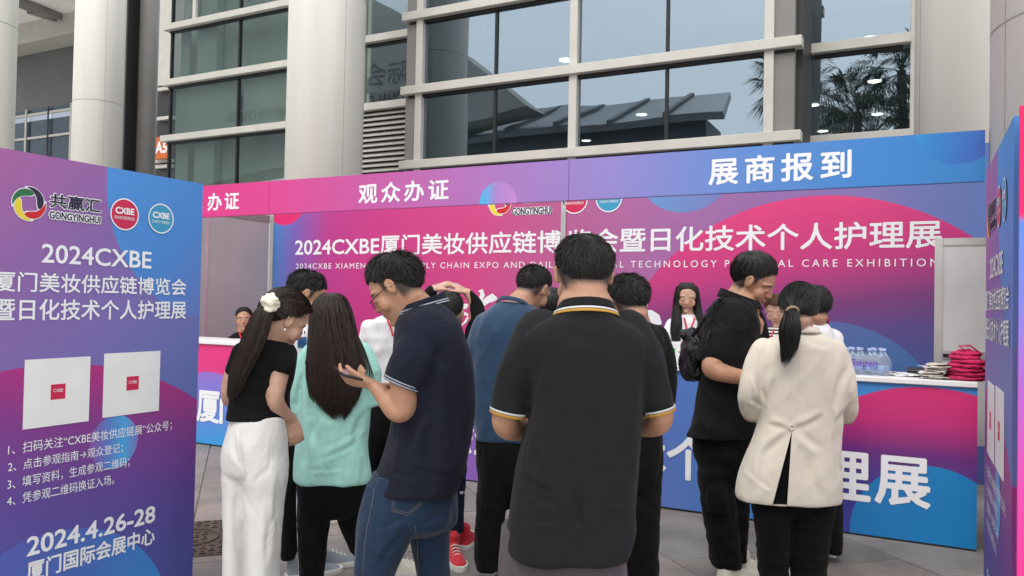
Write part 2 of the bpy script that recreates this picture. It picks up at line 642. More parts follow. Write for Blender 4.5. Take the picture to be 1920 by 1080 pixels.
# paving beyond the near stones: one lower sheet, made pale to bounce light onto soffit and facade
g = Geo().add([(-60, -60, -0.006), (60, -60, -0.006), (60, 60, -0.006), (-60, 60, -0.006)], [(0, 1, 2, 3)])
far = g.out('paving_beyond', mat('pale_bounce_paving', (0.46, 0.445, 0.42), 0.8, 0, 0.2, 0.15, 1.5)); tag(far, kind='structure')
far.location.z = -0.012
# cast iron drain cover: plate with raised ribs and a ring
mh = thing('drain_cover', (COVER[0], COVER[1], 0), 'brown cast iron drain cover with raised studs and ring beside the left banner', 'drain cover')
iron = mat('rusty_cast_iron', (0.085, 0.062, 0.048), 0.7, 0.3, 0.4, 0.35, 12, 0.5, 80)
q = Geo().box((-0.36, -0.36, -0.02), (0.36, 0.36, 0.004), 0.003)
for i in range(15):
    for j in range(15):
        x, y = -0.33 + i * 0.047, -0.33 + j * 0.047
        if 0.135 < math.hypot(x, y) < 0.2: continue
        if (i + j) % 2: q.box((x - 0.017, y - 0.006, 0.004), (x + 0.017, y + 0.006, 0.011), 0.002)
        else: q.box((x - 0.006, y - 0.017, 0.004), (x + 0.006, y + 0.017, 0.011), 0.002)
pl_o = q.out('cover_plate', iron, None); pl_o.parent = mh; pl_o.rotation_euler.z = PROT
q = Geo()
q.tube([(0.17 * math.cos(t), 0.17 * math.sin(t), 0.006) for t in np.linspace(0, 2 * math.pi, 33)], 0.007, 6)
ro = q.out('cover_ring', iron, None); ro.parent = mh

# ------------------------------------------------------------------ the exhibition hall behind
YL, YM = 12.4, 11.2       # glass of the recessed bays and of the protruding bay
hall = thing('exhibition_hall', (-5, 12, 0), 'glazed exhibition hall facade with metal transoms behind the registration booth', 'building')


def xat(x, y, Y):
    return onY(x, y, Y)[0]


def zat(x, y, Y):
    return onY(x, y, Y)[2]


def tran(x0, x1, z, Y, h=0.14, proj=0.16, m='frame'):
    return box('transom', (x0, Y - proj, z - h / 2), (x1, Y + 0.05, z + h / 2), M[m], hall, 0.006)


ZTOP = 11.5
def bay(Y, xs, thin, zs, x_edges, glassm, gname='window_pane', bar_over=0.0, mull_w=0.13, skip=()):
    """one bay of curtain wall: xs thick mullions, thin dark gaskets between, zs the transoms"""
    allx = sorted([(x, 1) for x in xs] + [(x, 0) for x in thin])
    for x in xs:
        box('mullion', (x - mull_w / 2, Y - 0.09, 0), (x + mull_w / 2, Y + 0.05, ZTOP), M['frame'], hall, 0.005)
    for x in thin:
        box('gasket', (x - 0.022, Y - 0.03, 0), (x + 0.022, Y + 0.05, ZTOP), M['frame_dark'], hall)
    for z in zs:
        tran(x_edges[0], x_edges[1], z, Y)
        box('shadow_gap', (x_edges[0] + 0.1, Y - 0.05, z - 0.07 - 0.05), (x_edges[1] - 0.1, Y + 0.02, z - 0.072), M['frame_dark'], hall)
    zz = [0.0] + list(zs) + [ZTOP]
    for i in range(len(allx) - 1):
        for j in range(len(zz) - 1):
            x0, x1 = allx[i][0], allx[i + 1][0]
            tx, tz = random.uniform(-.0015, .0015), random.uniform(-.002, .002)
            v = [(x0, Y, zz[j]), (x1, Y + tx, zz[j]), (x1, Y + tx + tz, zz[j + 1]), (x0, Y + tz, zz[j + 1])]
            v += [(a, b + 0.012, c) for a, b, c in v]
            make('window_pane', v, [(0, 1, 2, 3), (7, 6, 5, 4), (0, 3, 7, 4), (1, 5, 6, 2), (3, 2, 6, 7), (0, 4, 5, 1)], glassm, hall)


# left bay (x 316..540), between the pale columns
xl0, xl1 = xat(318, 200, YL), xat(600, 200, YL)
xt = xat(449, 120, YL)
zl = [zat(315, 366, YL), zat(314, 262, YL), zat(314, 160, YL), zat(315, 56, YL)]
STEP = (zl[3] - zl[0]) / 3
zl = [zl[0] + STEP * k for k in range(5)]
bay(YL, [], [xl0 + 0.03, xt, xl1], zl, (xl0 - 0.1, xl1), M['glass_left'])
box('mullion', (xat(368, 10, YL) - 0.05, YL - 0.06, zl[3]), (xat(368, 10, YL) + 0.05, YL + 0.04, ZTOP), M['frame'], hall, 0.004)
# strip right of the column: small panes over the louvre
xs0, xs1 = xat(683, 100, YL), xat(765, 100, YL)
zs_ = [zat(683, 205, YL), zat(683, 80, YL)]
bay(YL, [xs0 - 0.02], [xs1 + 0.1], [zs_[0], zs_[1], zs_[1] + STEP], (xs0, xs1 + 0.15), M['glass_left'])
# protruding bay
XM = [xat(790, 150, YM), xat(1078, 150, YM), xat(1443, 150, YM)]
TM = [xat(930, 150, YM), xat(1251, 150, YM)]
zm = [zat(750, 313, YM), zat(750, 178, YM), zat(750, 40, YM)]
st = (zm[2] - zm[0]) / 2
zm = [zm[0] - st, zm[0], zm[0] + st, zm[0] + 2 * st, zm[0] + 3 * st]
XE = (xat(750, 178, YM - 0.16), xat(1503, 80, YM - 0.16))
bay(YM, XM, TM, zm, XE, M['glass'])
# grey returns of the protruding bay
box('cladding_panel', (xat(764, 150, YM), YM - 0.04, 0), (XM[0] - 0.066, YL, ZTOP), M['pier'], hall)
box('cladding_panel', (XM[2] + 0.066, YM - 0.04, 0), (xat(1490, 150, YM), YL, ZTOP), M['pier'], hall)
box('cladding_panel', (xat(1490, 150, YM) + 0.002, YM + 0.12, 0), (xat(1503, 150, YM), YL - 0.01, ZTOP), M['darkpier'], hall)
# right bay
xr0, xr1 = xat(1513, 150, YL), xat(1708, 150, YL)
zr = [zat(1513, 268, YL), zat(1513, 98, YL)]
bay(YL, [xr0, xr1 + 0.05], [], [zr[0], zr[1], 2 * zr[1] - zr[0]], (xr0, xr1), M['glass'], mull_w=0.12)
box('wall_strip', (xr1 + 0.12, YL - 0.03, 0), (xr1 + 1.9, YL + 0.1, ZTOP), M['frame'], hall)
# louvre: every slat a part
lz1 = zat(683, 212, YL); lz0 = zat(683, 345, YL)
nsl = 14
for k in range(nsl):
    z = lz0 + (lz1 - lz0) * (k + 0.5) / nsl
    v = [(xs0 + 0.05, YL - 0.10, z - 0.035), (xs1 + 0.1, YL - 0.10, z - 0.035), (xs1 + 0.1, YL - 0.02, z + 0.035), (xs0 + 0.05, YL - 0.02, z + 0.035)]
    v += [(a, b + 0.006, c - 0.012) for a, b, c in v]
    make('louvre_slat', v, [(0, 1, 2, 3), (7, 6, 5, 4), (0, 4, 5, 1), (3, 2, 6, 7), (0, 3, 7, 4), (1, 5, 6, 2)], M['frame'], hall)
box('louvre_backing', (xs0 + 0.04, YL - 0.018, lz0 - 0.1), (xs1 + 0.09, YL - 0.005, lz1), M['darkpier'], hall)
box('louvre_head', (xs0 + 0.03, YL - 0.12, lz1), (xs1 + 0.1, YL - 0.01, lz1 + 0.1), M['frame'], hall)
# rooms behind the glass
ZC = 5.6
box('interior_ceiling', (xl0 + 0.05, YL + 0.3, ZC), (8, YL + 14, ZC + 0.3), M['interior'], hall)
box('interior_back_wall', (xl0 + 0.05, YL + 14, 0), (8, YL + 14.2, ZTOP), M['interior'], hall)
box('interior_upper_wall', (xl0 + 0.05, YL + 3.0, ZC + 0.3), (8, YL + 3.1, ZTOP), M['interior'], hall)
box('interior_floor', (xl0 + 0.05, YL + 0.2, 0), (8, YL + 14, 0.02), M['interior'], hall)
box('interior_partition', (xl0 + 0.05, YL + 0.32, 0), (xl1 + 1.0, YL + 0.36, ZTOP), M['blind'], hall)
box('roller_blind', (xl0 + 0.12, YL + 0.07, zl[1] + 0.02), (xt - 0.06, YL + 0.09, zl[2]), M['blind'], hall)
box('roller_blind', (xt + 0.06, YL + 0.07, zl[1] + 0.02), (xl1, YL + 0.09, zl[2]), M['blind'], hall)
box('curtain', (xl0 + 0.1, YL + 0.12, 0), (xl0 + 0.5, YL + 0.15, zl[1]), M['blind'], hall)
box('curtain', (xl0 + 0.15, YL + 0.14, zl[2] + 0.1), (xl0 + 0.45, YL + 0.17, zl[3]), M['blind'], hall)
box('interior_pillar', (xl0 + 0.75, YL + 0.1, 0), (xl0 + 1.35, YL + 0.3, ZTOP), M['blind'], hall)
box('interior_pillar', (XM[0] + 0.12, YM + 0.16, 0), (xat(868, 200, YM), YM + 0.7, ZTOP), M['blind'], hall)
box('curtain', (XM[0] + 0.09, YM + 0.1, zm[1] + 0.1), (xat(925, 200, YM), YM + 0.13, zm[2] - 0.1), M['blind'], hall)
em, et, eb = mat_new('lamp_glow')
eb.inputs['Emission Color'].default_value = (1.0, 0.93, 0.75, 1); eb.inputs['Emission Strength'].default_value = 6
eb.inputs['Base Color'].default_value = (0.8, 0.8, 0.75, 1)
for k, (x, y) in enumerate(((1061, 110), (1203, 213), (1099, 262), (1632, 69), (1640, 150), (1525, 195), (1645, 212), (1543, 244))):
    c = onZ(x, y, ZC - 0.02)
    lm = thing('ceiling_lamp', (c[0], c[1], ZC - 0.02), ['round downlight glowing behind the upper central pane', 'round downlight glowing over the slanted roof reflection', 'small downlight glowing low in the central pane beside the mullion', 'uppermost downlight glowing in the right window, in sky reflection', 'downlight glowing among the palm reflections, second from the top', 'downlight glowing at the left edge of the palm window', 'downlight glowing lower right among the palm reflections', 'lowest downlight glowing behind the palm window'][k], 'ceiling lamp', 'round downlights inside the hall')
    Geo().cyl((c[0], c[1], ZC - 0.05), (c[0], c[1], ZC - 0.03), 0.11, n=20).out('lamp_disc', em, lm)
    Geo().cyl((c[0], c[1], ZC - 0.045), (c[0], c[1], ZC + 0.0), 0.13, n=20, cap=False).out('lamp_rim', M['frame'], lm)

# far wing of the hall at the left, under its own deep soffit
YF = 24.0
wing = thing('hall_wing', (-30, YF, 0), 'darker recessed wing of the hall with band windows under a pale soffit', 'building')
z_wt = zat(22, 215, YF)
xa, xb = xat(-60, 200, YF), xat(330, 200, YF)
box('upper_wall', (xa, YF, z_wt), (xb, YF + 0.5, z_wt + 6.2), M['upper'], wing)
zwa = zat(22, 97, YF)
bs = zat(80, 60, YF)
# soffit stepping out towards the viewer
zs1 = zat(22, 100, YF - 0.5)
box('soffit_beam', (xa, YF - 1.2, zs1), (xb + 8, YF + 0.4, zs1 + 1.0), M['frame'], wing)
box('soffit', (xa, YF - 9, zs1 + 1.0), (xb + 8, YF + 0.4, zs1 + 1.3), M['soffit'], wing)
zb = [zat(22, 292 + 30, YF), zat(22, 265, YF), zat(22, 212, YF)]
for j in range(2):
    for i in range(9):
        x0 = xa + (xb - xa) * i / 9; x1 = xa + (xb - xa) * (i + 1) / 9
        box('window_pane', (x0 + 0.04, YF - 0.02, zb[j]), (x1 - 0.04, YF + 0.02, zb[j + 1]), M['glass_wing'], wing)
for z in (zb[0], zb[1], zb[2] - 0.28):
    box('transom', (xa, YF - 0.10, z - 0.05), (xb, YF - 0.021, z + 0.06), M['frame'], wing)
for i in range(10):
    x = xa + (xb - xa) * i / 9
    if i % 2: box('mullion', (x - 0.06, YF - 0.14, 0), (x + 0.06, YF - 0.101, zb[2]), M['frame'], wing)
    else: box('gasket', (x - 0.03, YF - 0.14, 0), (x + 0.03, YF - 0.101, zb[2]), M['frame_dark'], wing)
box('interior_back_wall', (xa, YF + 1.6, 0), (xb, YF + 1.8, zb[2]), M['interior'], wing)
box('skylight_fitting', (xa, YF + 1.5, 0), (xb, YF + 1.55, zb[0] + 0.3), M['grey_panel'], wing)
# bracket arrow of steel in the soffit
a_, b_ = onZ(20, -8, zs1 + 1.0), onZ(70, 12, zs1 + 1.0)
br = thing('steel_bracket', (b_[0], b_[1], zs1 + 0.9), 'grey steel strut with pointed end hanging under the pale soffit', 'bracket')
dv = (b_ - a_) / np.linalg.norm(b_ - a_); dn = np.array([-dv[1], dv[0], 0])
def flat_prism(pts, z0, z1):
    n = len(pts)
    v = [(p[0], p[1], z0) for p in pts] + [(p[0], p[1], z1) for p in pts]
    return v, [tuple(range(n))[::-1], tuple(range(n, 2 * n))] + [(k, (k + 1) % n, n + (k + 1) % n, n + k) for k in range(n)]
w_ = 0.35
v, f = flat_prism([a_ - dn * w_, b_ - dn * w_, b_ + dn * w_, a_ + dn * w_], zs1 + 0.75, zs1 + 0.98)
make('strut', v, f, M['pier'], br)
v, f = flat_prism([b_ - dn * w_ * 1.0, b_ - dn * w_ * 0.9 + dv * 1.2, b_ + dn * 0.0 + dv * 0.5, b_ + dn * w_ * 0.6 + dv * 1.9, b_ + dn * w_ * 1.5 - dv * 0.1], zs1 + 0.70, zs1 + 0.95)
make('strut_head', v, f, M['pier'], br)

# columns
def column(x, y, r, H, label, m='column', name='column', joint=True):
    t = thing(name, (x, y, 0), label, 'column', 'round pale columns of the hall')
    g = Geo(); N = 64
    g.cyl((x, y, 0), (x, y, H), r, n=N)
    o = g.out('shaft', M[m], t, True)
    if joint:
        for a_ in (205, 338):
            ux_, uy_ = math.cos(R(a_)), math.sin(R(a_))
            Geo().tube([(x + (r + 0.0005) * ux_, y + (r + 0.0005) * uy_, 0), (x + (r + 0.0005) * ux_, y + (r + 0.0005) * uy_, H)], 0.0025, 6).out('vertical_joint', M['pier'], t)
        for z in (3.05, 6.1):
            g = Geo().cyl((x, y, z), (x, y, z + 0.012), r + 0.002, n=N, cap=False).out('joint_ring', M['pier'], t, True)
    return t


def col_at(xl, xr, Y, H, label, **kw):
    c = onY((xl + xr) / 2, 200, Y)
    d = (c - CAM).dot(fwd)
    r = (xr - xl) / 2 / FOC * d * 0.97
    return column(c[0], c[1], r, H, label, **kw)


col_at(537, 683, 9.6, 13, 'thick round pale column between the left glass bay and the louvre')
col_at(140, 229, 12.5, 16, 'round pale column standing left of the dark pier')
col_at(-75, 22, 8.0, 13, 'round pale column cut off by the left edge of the picture')
col_at(1723, 1935, 9.6, 13, 'round pale column right of the palm window')
column(0.0657 * 5.45 + 0.615, 5.45, 0.6, 13, 'nearest round pale column, at the right end of the booth')
# dark pier and grey column beside it
c = onY(243, 200, 13.6); d = (c - CAM).dot(fwd)
pr = thing('dark_pier', (c[0], c[1], 0), 'dark square pier between two pale round columns', 'pier')
w = 36 / FOC * d / 2
box('pier_shaft', (c[0] - w, c[1] - 0.3, 0), (c[0] + w, c[1] + 0.3, 16), M['darkpier'], pr)
cc = onY(276, 200, 13.7); d = (cc - CAM).dot(fwd)
column(cc[0], cc[1], 17 / FOC * d, 16, 'slim grey round column right of the dark pier', m='pier', joint=False)
cc = onY(300, 200, 16.5); d = (cc - CAM).dot(fwd)
wq = thing('side_wall', (cc[0], cc[1], 0), 'pale grey wall strip beside the orange A5 sign', 'wall')
box('wall_panel', (cc[0] - 0.5, cc[1], zat(300, 160, 16.5)), (cc[0] + 0.6, cc[1] + 0.3, 16), M['frame'], wq)
box('wall_panel', (cc[0] - 0.5, cc[1] + 0.1, 0), (cc[0] + 0.6, cc[1] + 0.3, zat(300, 160, 16.5)), M['darkpier'], wq)
for y_ in (167, 222, 302, 312):
    z = zat(306, y_, 16.5)
    box('trim', (cc[0] - 0.1, cc[1] - 0.04, z - 0.05), (cc[0] + 0.6, cc[1] + 0.09, z + 0.05), M['frame'], wq)
PS = Plane((0, 16.3, 0), (1, 0, 0), (0, -1, 0))
a0, z1 = PS.px(288, 258); a1, z0 = PS.px(318, 296)
sg = thing('hall_sign', (a0, 16.3, z0), 'orange hall sign reading A5 fixed beside the grey column', 'sign')
box('sign_board', (a0, 16.3, z0), (a1, 16.38, z1), M['orange'], sg)
lettering_px(PS, 'A5', (291, 289), (314, 264), M['white_print'], sg, bold=0.03, off=0.004)

# ------------------------------------------------------------------ what stands behind the viewer and shows only in the glass
opp = thing('opposite_hall', (-20, -26, 0), 'grey hall with slanted roof standing across the forecourt, mirrored in the glass', 'building')
om = mat('opposite_roof', (0.17, 0.185, 0.20), 0.5, 0.2, 0.4, 0.1, 0.5)
od = mat('opposite_wall', (0.075, 0.085, 0.095), 0.6, 0, 0.4, 0.15, 0.4)
def gable(x0, x1, y, y2, z0, z1, zr, m1, m2, name='roof'):
    v = [(x0, y, z0), (x1, y, z0), (x1 - 2, y2, z1), (x0, y2, z1 + zr)]
    v += [(a, b - 0.3, c - 0.4) for a, b, c in v]
    make(name, v, [(0, 1, 2, 3), (7, 6, 5, 4), (0, 4, 5, 1), (1, 5, 6, 2), (2, 6, 7, 3), (3, 7, 4, 0)], m1, opp)
box('wall', (-46, -30, 0), (-11.6, -26, 13.0), od, opp)
gable(-60, -10.2, -24.5, -36, 13.0, 17.2, 1.0, om, om)
for k in range(9):
    x = -14 - k * 3.6
    v = [(x, -24.4, 12.85), (x + 0.4, -24.4, 12.85), (x - 0.9, -36, 17.1), (x - 1.3, -36, 17.1)]
    v += [(a, b, c + 0.4) for a, b, c in v]
    make('roof_rib', v, [(0, 1, 2, 3), (7, 6, 5, 4), (0, 4, 5, 1), (1, 5, 6, 2), (2, 6, 7, 3), (3, 7, 4, 0)], od, opp)
v = [(-70, -23, 9.6), (-22.5, -23, 14.2), (-28, -23, 18.6), (-70, -23, 46)]
v += [(a, b - 3, c) for a, b, c in v]
make('gable_wall', v, [(0, 1, 2, 3), (7, 6, 5, 4), (0, 4, 5, 1), (1, 5, 6, 2), (2, 6, 7, 3), (3, 7, 4, 0)], mat('opposite_stone', (0.30, 0.29, 0.27), 0.7, 0, 0.3, 0.08, 0.5), opp)

PG = Plane((0, -22.98, 0), (-1, 0, 0), (0, 1, 0))
lettering(PG, '厦门国际会展中心', 27.4, 43.5, 17.6, 19.4, M['dark_print'], opp, bold=0.01, off=0.02)
lettering(PG, 'INTERNATIONAL CONVENTION & EXHIBITION CENTER', 29.3, 52.0, 16.2, 17.0, M['dark_print'], opp, bold=0.01, off=0.02)
leafm = mat('palm_leaf', (0.06, 0.09, 0.055), 0.5, 0, 0.4, 0.3, 2)
trunkm = mat('palm_trunk', (0.10, 0.085, 0.07), 0.9, 0, 0.2, 0.25, 8, 0.5, 20)
def palm(x, y, h, seed, label):
    rr = random.Random(seed)
    t = thing('palm_tree', (x, y, 0), label, 'tree', 'fan palms across the forecourt')
    Geo().tube([(x, y, 0), (x + 0.1, y, h * 0.5), (x, y, h)], [0.22, 0.17, 0.15], 10).out('trunk', trunkm, t, True)
    v, f = [], []
    for k in range(60):
        az = rr.uniform(0, 2 * math.pi); el = R(rr.uniform(-45, 75))
        L = rr.uniform(1.0, 1.5)
        d = np.array([math.cos(az) * math.cos(el), math.sin(az) * math.cos(el), math.sin(el)])
        s = np.array([-math.sin(az), math.cos(az), 0])
        c = np.array([x, y, h]); hub = c + d * L - np.array([0, 0, 0.12])
        n = len(v); v += [tuple(c - s * 0.015), tuple(c + s * 0.015), tuple(hub + s * 0.015), tuple(hub - s * 0.015)]; f.append((n, n + 1, n + 2, n + 3))
        for b in range(17):
            an = R(-80 + 160 * b / 16)
            q = d * math.cos(an) + s * math.sin(an)
            l2 = rr.uniform(0.8, 1.1)
            m1 = hub + q * l2 * 0.6; e = hub + q * l2 - np.array([0, 0, rr.uniform(0.15, 0.4)])
            wv = np.cross(q, [0, 0, 1]); wv = wv / (np.linalg.norm(wv) + 1e-6) * 0.028
            n = len(v); v += [tuple(hub), tuple(m1 - wv), tuple(e), tuple(m1 + wv)]; f.append((n, n + 1, n + 2, n + 3))
    make('crown', v, f, leafm, t)
for k, (x, y, h) in enumerate(((-2.1, -8.5, 9.0), (-4.2, -9.5, 10.2), (-0.5, -9.0, 10.6), (-1.6, -11, 8.6), (0.8, -10, 9.6))):
    palm(x, y, h, k, ['fan palm mirrored at the middle of the right window', 'fan palm mirrored at the left edge of the right window', 'tall fan palm mirrored at the upper right of the window', 'fan palm mirrored behind the others', 'fan palm standing furthest right across the forecourt'][k])

# ================================================================== THE REGISTRATION BOOTH
YC, YB = 5.43, 7.46
PH = Plane((0, YC, 0), (1, 0, 0), (0, -1, 0))
PB = Plane((0, YB, 0), (1, 0, 0), (0, -1, 0))
XEND = 0.352
hdr_mat = print_mat('header_print', [
    (None, ((-6.6, 0), (0.4, 0)), [(0, 'e03488'), (0.18, 'e24794'), (0.36, 'ca60aa'), (0.55, 'ae80c8'), (0.66, '9a8ed4'), (0.78, '6892d8'), (0.9, '428ad2'), (1, '3784cc')], 1),
    (('circle', -2.93, 2.20, 0.165), ((-3.1, 0), (-2.8, 0)), [(0, '4fc0f5'), (0.25, '6fb2ee'), (0.5, 'b48ad4'), (1, 'c98fd6')], 1),
    (fit_circle(PH, [(1712, 250), (1737, 283), (1780, 310), (1827, 300)]), ((-0.2, 2.5), (0.3, 2.3)), [(0, '35a6e0'), (0.5, '2f86cf'), (1, '3b66c0')], 1),
], gain=0.80)
header = thing('booth_header', (-3, YC, 2.2), 'long pink to blue header board of the booth lettered in white Chinese characters', 'sign')
seams = [-8.33, -5.33, -2.33, XEND]
for i in range(3):
    print_panel('header_panel', PH, seams[i] + 0.002, seams[i + 1] - 0.002, 2.195, 2.50, hdr_mat, header, 0.05)
box('header_beam', (-8.3, YC + 0.052, 2.21), (XEND, YC + 0.10, 2.49), M['alu'], header)
lettering_px(PH, '办证', (389, 396), (449, 359), M['white_print'], header, bold=0.02, spacing=1.25, split=True)
lettering_px(PH, '观众办证', (672, 383), (842, 334), M['white_print'], header, bold=0.02, spacing=1.3, split=True)
lettering_px(PH, '展商报到', (1328, 348), (1597, 279), M['white_print'], header, bold=0.02, spacing=1.3, split=True)

bk_mat = print_mat('backdrop_print', [
    (None, ((-7.25, 2.4), (0.9, 1.9)), [(0, '3f84c4'), (0.05, '7a5cac'), (0.11, 'b43c88'), (0.2, 'c23a80'), (0.36, 'c84580'), (0.5, 'b05c8e'), (0.62, 'a2669e'), (0.78, '8c6ca8'), (0.9, '6f78b4'), (1, '5a82bd')], 1),
    (('circle', -7.05, 2.70, 0.36), ((-7.4, 0), (-6.7, 0)), [(0, 'dc2a70'), (1, 'd8306c')], 1),
    (fit_circle(PB, [(1206, 551), (1262, 471), (1337, 420), (1581, 374), (1839, 450)]), ((-0.75, 2.35), (-0.55, 0.9)), [(0, 'd8407c'), (0.35, 'c03a7c'), (0.6, '7a3c78'), (0.8, '5a4a86'), (1, '4f5590')], 1),
    (fit_circle(PB, [(1558, 603), (1656, 630), (1722, 680)]), ((-0.75, 1.4), (-0.5, 0.9)), [(0, '5a68a8'), (1, '4870a6')], 0.85),
    (('circle', -2.0, 2.82, 0.50), ((-2.3, 0), (-1.6, 0)), [(0, '5b94c9'), (1, '6f7ab8')], 0.9),
], gain=0.97)
back = thing('booth_backdrop', (-3, YB, 0), 'large pink and purple printed backdrop with the fair title behind the counter', 'backdrop')
for a, b in ((-7.25, -3.25), (-3.25, 0.75)):
    print_panel('backdrop_panel', PB, a + 0.03, b - 0.03, 0.02, 2.80, bk_mat, back, 0.03)
for x in (-7.25, -3.25, 0.75):
    p = Geo()
    p.box((x - 0.026, YB - 0.012, 0), (x - 0.010, YB + 0.03, 2.8)).box((x + 0.010, YB - 0.012, 0), (x + 0.026, YB + 0.03, 2.8)).box((x - 0.010, YB - 0.004, 0), (x + 0.010, YB + 0.03, 2.8))
    p.out('post', M['alu'], back)
Z0 = [PB.px(553, 479), PB.px(1052, 474)]
TXT = '2024CXBE厦门美妆供应链博'
a0, z0 = PB.px(553, 481); a1, z1 = PB.px(1050, 431)
hz = z1 - z0
lettering(PB, TXT, a0, a1 + 0.02, z0, z1, M['white_print'], back, bold=0.014)
a2, _ = PB.px(1064, 475); a3, z3 = PB.px(1767, 412)
lettering(PB, '览会暨日化技术个人护理展', a2, a3, z0, z1, M['white_print'], back, bold=0.014)
a0, z0 = PB.px(555, 504); a1, z1 = PB.px(1050, 487)
zb0 = z0; zb1 = z0 + 0.066
lettering(PB, '2024CXBE XIAMEN BEAUTY SUPPLY CHAIN EXPO AND DAILY', a0, a1, zb0, zb1, M['white_print'], back, bold=0.0, spacing=1.25)
a2, _ = PB.px(1064, 475); a3, _ = PB.px(1760, 490)
lettering(PB, 'CHEMICAL TECHNOLOGY PERSONAL CARE EXHIBITION', a2, a3, zb0, zb1, M['white_print'], back, bold=0.0, spacing=1.45)
# logos cut by the header, as in the picture
def trip(pl, x, y, ytop):
    a_, z_ = pl.px(x, y)
    return (a_, z_, pl.px(x, ytop)[1] - z_)
logo_row(PB, back, trip(PB, 937, 380, 355), (PB.px(961, 380)[0], PB.px(1035, 380)[0], PB.px(998, 382)[1], 0.21), [trip(PB, 1078, 375, 349), trip(PB, 1142, 372, 346)], 0.003)
# brush-drawn strokes that show between the heads
def stroke(pl, pts, wd, parent, off=0.003):
    q = [np.array(pl.px(*p)) for p in pts]
    v = []
    for i, p in enumerate(q):
        d = q[min(i + 1, len(q) - 1)] - q[max(i - 1, 0)]; d /= np.linalg.norm(d); n = np.array([-d[1], d[0]])
        v += [pl.w(*(p + n * wd[i]), off), pl.w(*(p - n * wd[i]), off)]
    make('brush_stroke', v, [(2 * i, 2 * i + 2, 2 * i + 3, 2 * i + 1) for i in range(len(q) - 1)], M['white_print'], parent)
for pts, wd in ((((897, 546), (903, 545), (905, 553), (899, 566), (893, 582), (886, 600)), (.004, .025, .03, .022, .018, .02)),
                (((932, 560), (924, 558), (915, 562), (905, 570), (897, 577), (892, 584)), (.012, .045, .036, .03, .02, .012)),
                (((867, 578), (873, 574), (878, 571)), (.02, .03, .01)), (((865, 586), (872, 588), (878, 591)), (.012, .018, .012)), (((878, 594), (873, 603), (866, 610)), (.01, .015, .006)),
                (((1200, 540), (1206, 545), (1210, 552)), (.02, .04, .02)), (((1198, 560), (1207, 566), (1209, 574), (1203, 580)), (.03, .045, .03, .02)),
                (((1206, 586), (1218, 590), (1228, 598), (1232, 606), (1228, 612)), (.03, .05, .06, .05, .02))):
    stroke(PB, pts, wd, back)
# side partition of grey panels at the left end of the booth
part_ = thing('side_partition', (-7.25, 6.5, 0), 'plain grey panel partition at the left end of the booth', 'partition')
for k in range(2):
    box('wall_panel', (-7.29, YB - 0.03 - 0.99 * (k + 1) + 0.02, 0.02), (-7.26, YB - 0.03 - 0.99 * k - 0.02, 2.37), M['grey_panel'], part_)
    box('post', (-7.30, YB - 0.05 - 0.99 * (k + 1), 0), (-7.25, YB - 0.012 - 0.99 * (k + 1), 2.46), M['alu'], part_)
box('top_beam', (-7.295, YB - 2.05, 2.372), (-7.255, YB - 0.04, 2.46), M['pier'], part_)
bw2 = thing('rear_partition', (-9.5, 9.0, 0), 'plain grey rear partition beyond the left end of the booth', 'partition')
for k in range(5):
    box('wall_panel', (-12.3 + k * 0.99 + 0.02, 9.0, 0.02), (-12.3 + (k + 1) * 0.99 - 0.02, 9.03, 2.75), M['grey_panel'], bw2)
    box('post', (-12.3 + k * 0.99 - 0.018, 8.98, 0), (-12.3 + k * 0.99 + 0.018, 9.05, 2.78), M['alu'], bw2)

# counter
cm = print_mat('counter_print', [
    (None, ((-7.0, 0.0), (0.35, 0.0)), [(0, 'e23386'), (0.2, 'c24cae'), (0.4, 'b05cb4'), (0.56, '8a6cc4'), (0.7, '6a78c8'), (0.8, '4d84cc'), (1, '3a8fd6')], 1),
    (('circle', -6.0, 1.6, 1.02), ((-6, 1.0), (-6, 0.55)), [(0, 'e8307e'), (1, 'dd3288')], 1),
    (('circle', -6.05, -0.1, 0.80), ((-6, 0.75), (-5.9, 0.05)), [(0, '9a6cd0'), (0.5, '6f82da'), (1, '3f9fe4')], 1),
    (fit_circle(PH, [(1607, 745), (1723, 726), (1835, 744)]), ((-0.2, 0.93), (-0.2, 0.0)), [(0, 'd82f78'), (0.2, 'c82e7a'), (0.42, '6f3080'), (0.62, '4a3f94'), (1, '4046a0')], 1),
    (fit_circle(PH, [(1758, 874), (1828, 907), (1593, 978), (1645, 900)]), ((-0.5, 0.3), (0.3, 0.0)), [(0, '2a7cc0'), (1, '1187cc')], 1),
], rough=0.3, spec=0.45, gain=0.85)
counter = thing('registration_counter', (-3, YC, 0), 'long registration counter with printed pink, purple and blue front and white top', 'counter')
print_panel('counter_front', PH, -8.3, XEND - 0.03, 0.012, 0.965, cm, counter, 0.03, off=-0.012, segs=30)
box('counter_top', (-8.3, YC - 0.012, 0.967), (XEND - 0.03, YC + 0.52, 1.0), M['white_lam'], counter, 0.004)
box('kick_strip', (-8.3, YC + 0.01, 0.0), (XEND - 0.03, YC + 0.04, 0.012), M['black'], counter)
PF = Plane((0, YC + 0.012, 0), (1, 0, 0), (0, -1, 0))
a1, zt = PF.px(1742, 858); _, zb_ = PF.px(1742, 953)
zt, zb_ = 0.52, 0.215
chars = '厦门美妆供应链博览会暨日化技术个人护理展'
x_r = PF.px(1692, 900)[0]; x_l = PF.px(391, 755)[0]
x_g = PF.px(1291, 860)[0]
pit = (x_r - x_g) / 4
for k, ch in enumerate(chars[::-1]):
    xc = float(np.interp(k, [0, 4, 19], [x_r, x_g, x_l]))
    if xc < -6.5: continue
    lettering(PF, ch, xc - 0.155, xc + 0.155, zb_, zt, M['white_print'], counter, bold=0.02, off=0.0035)

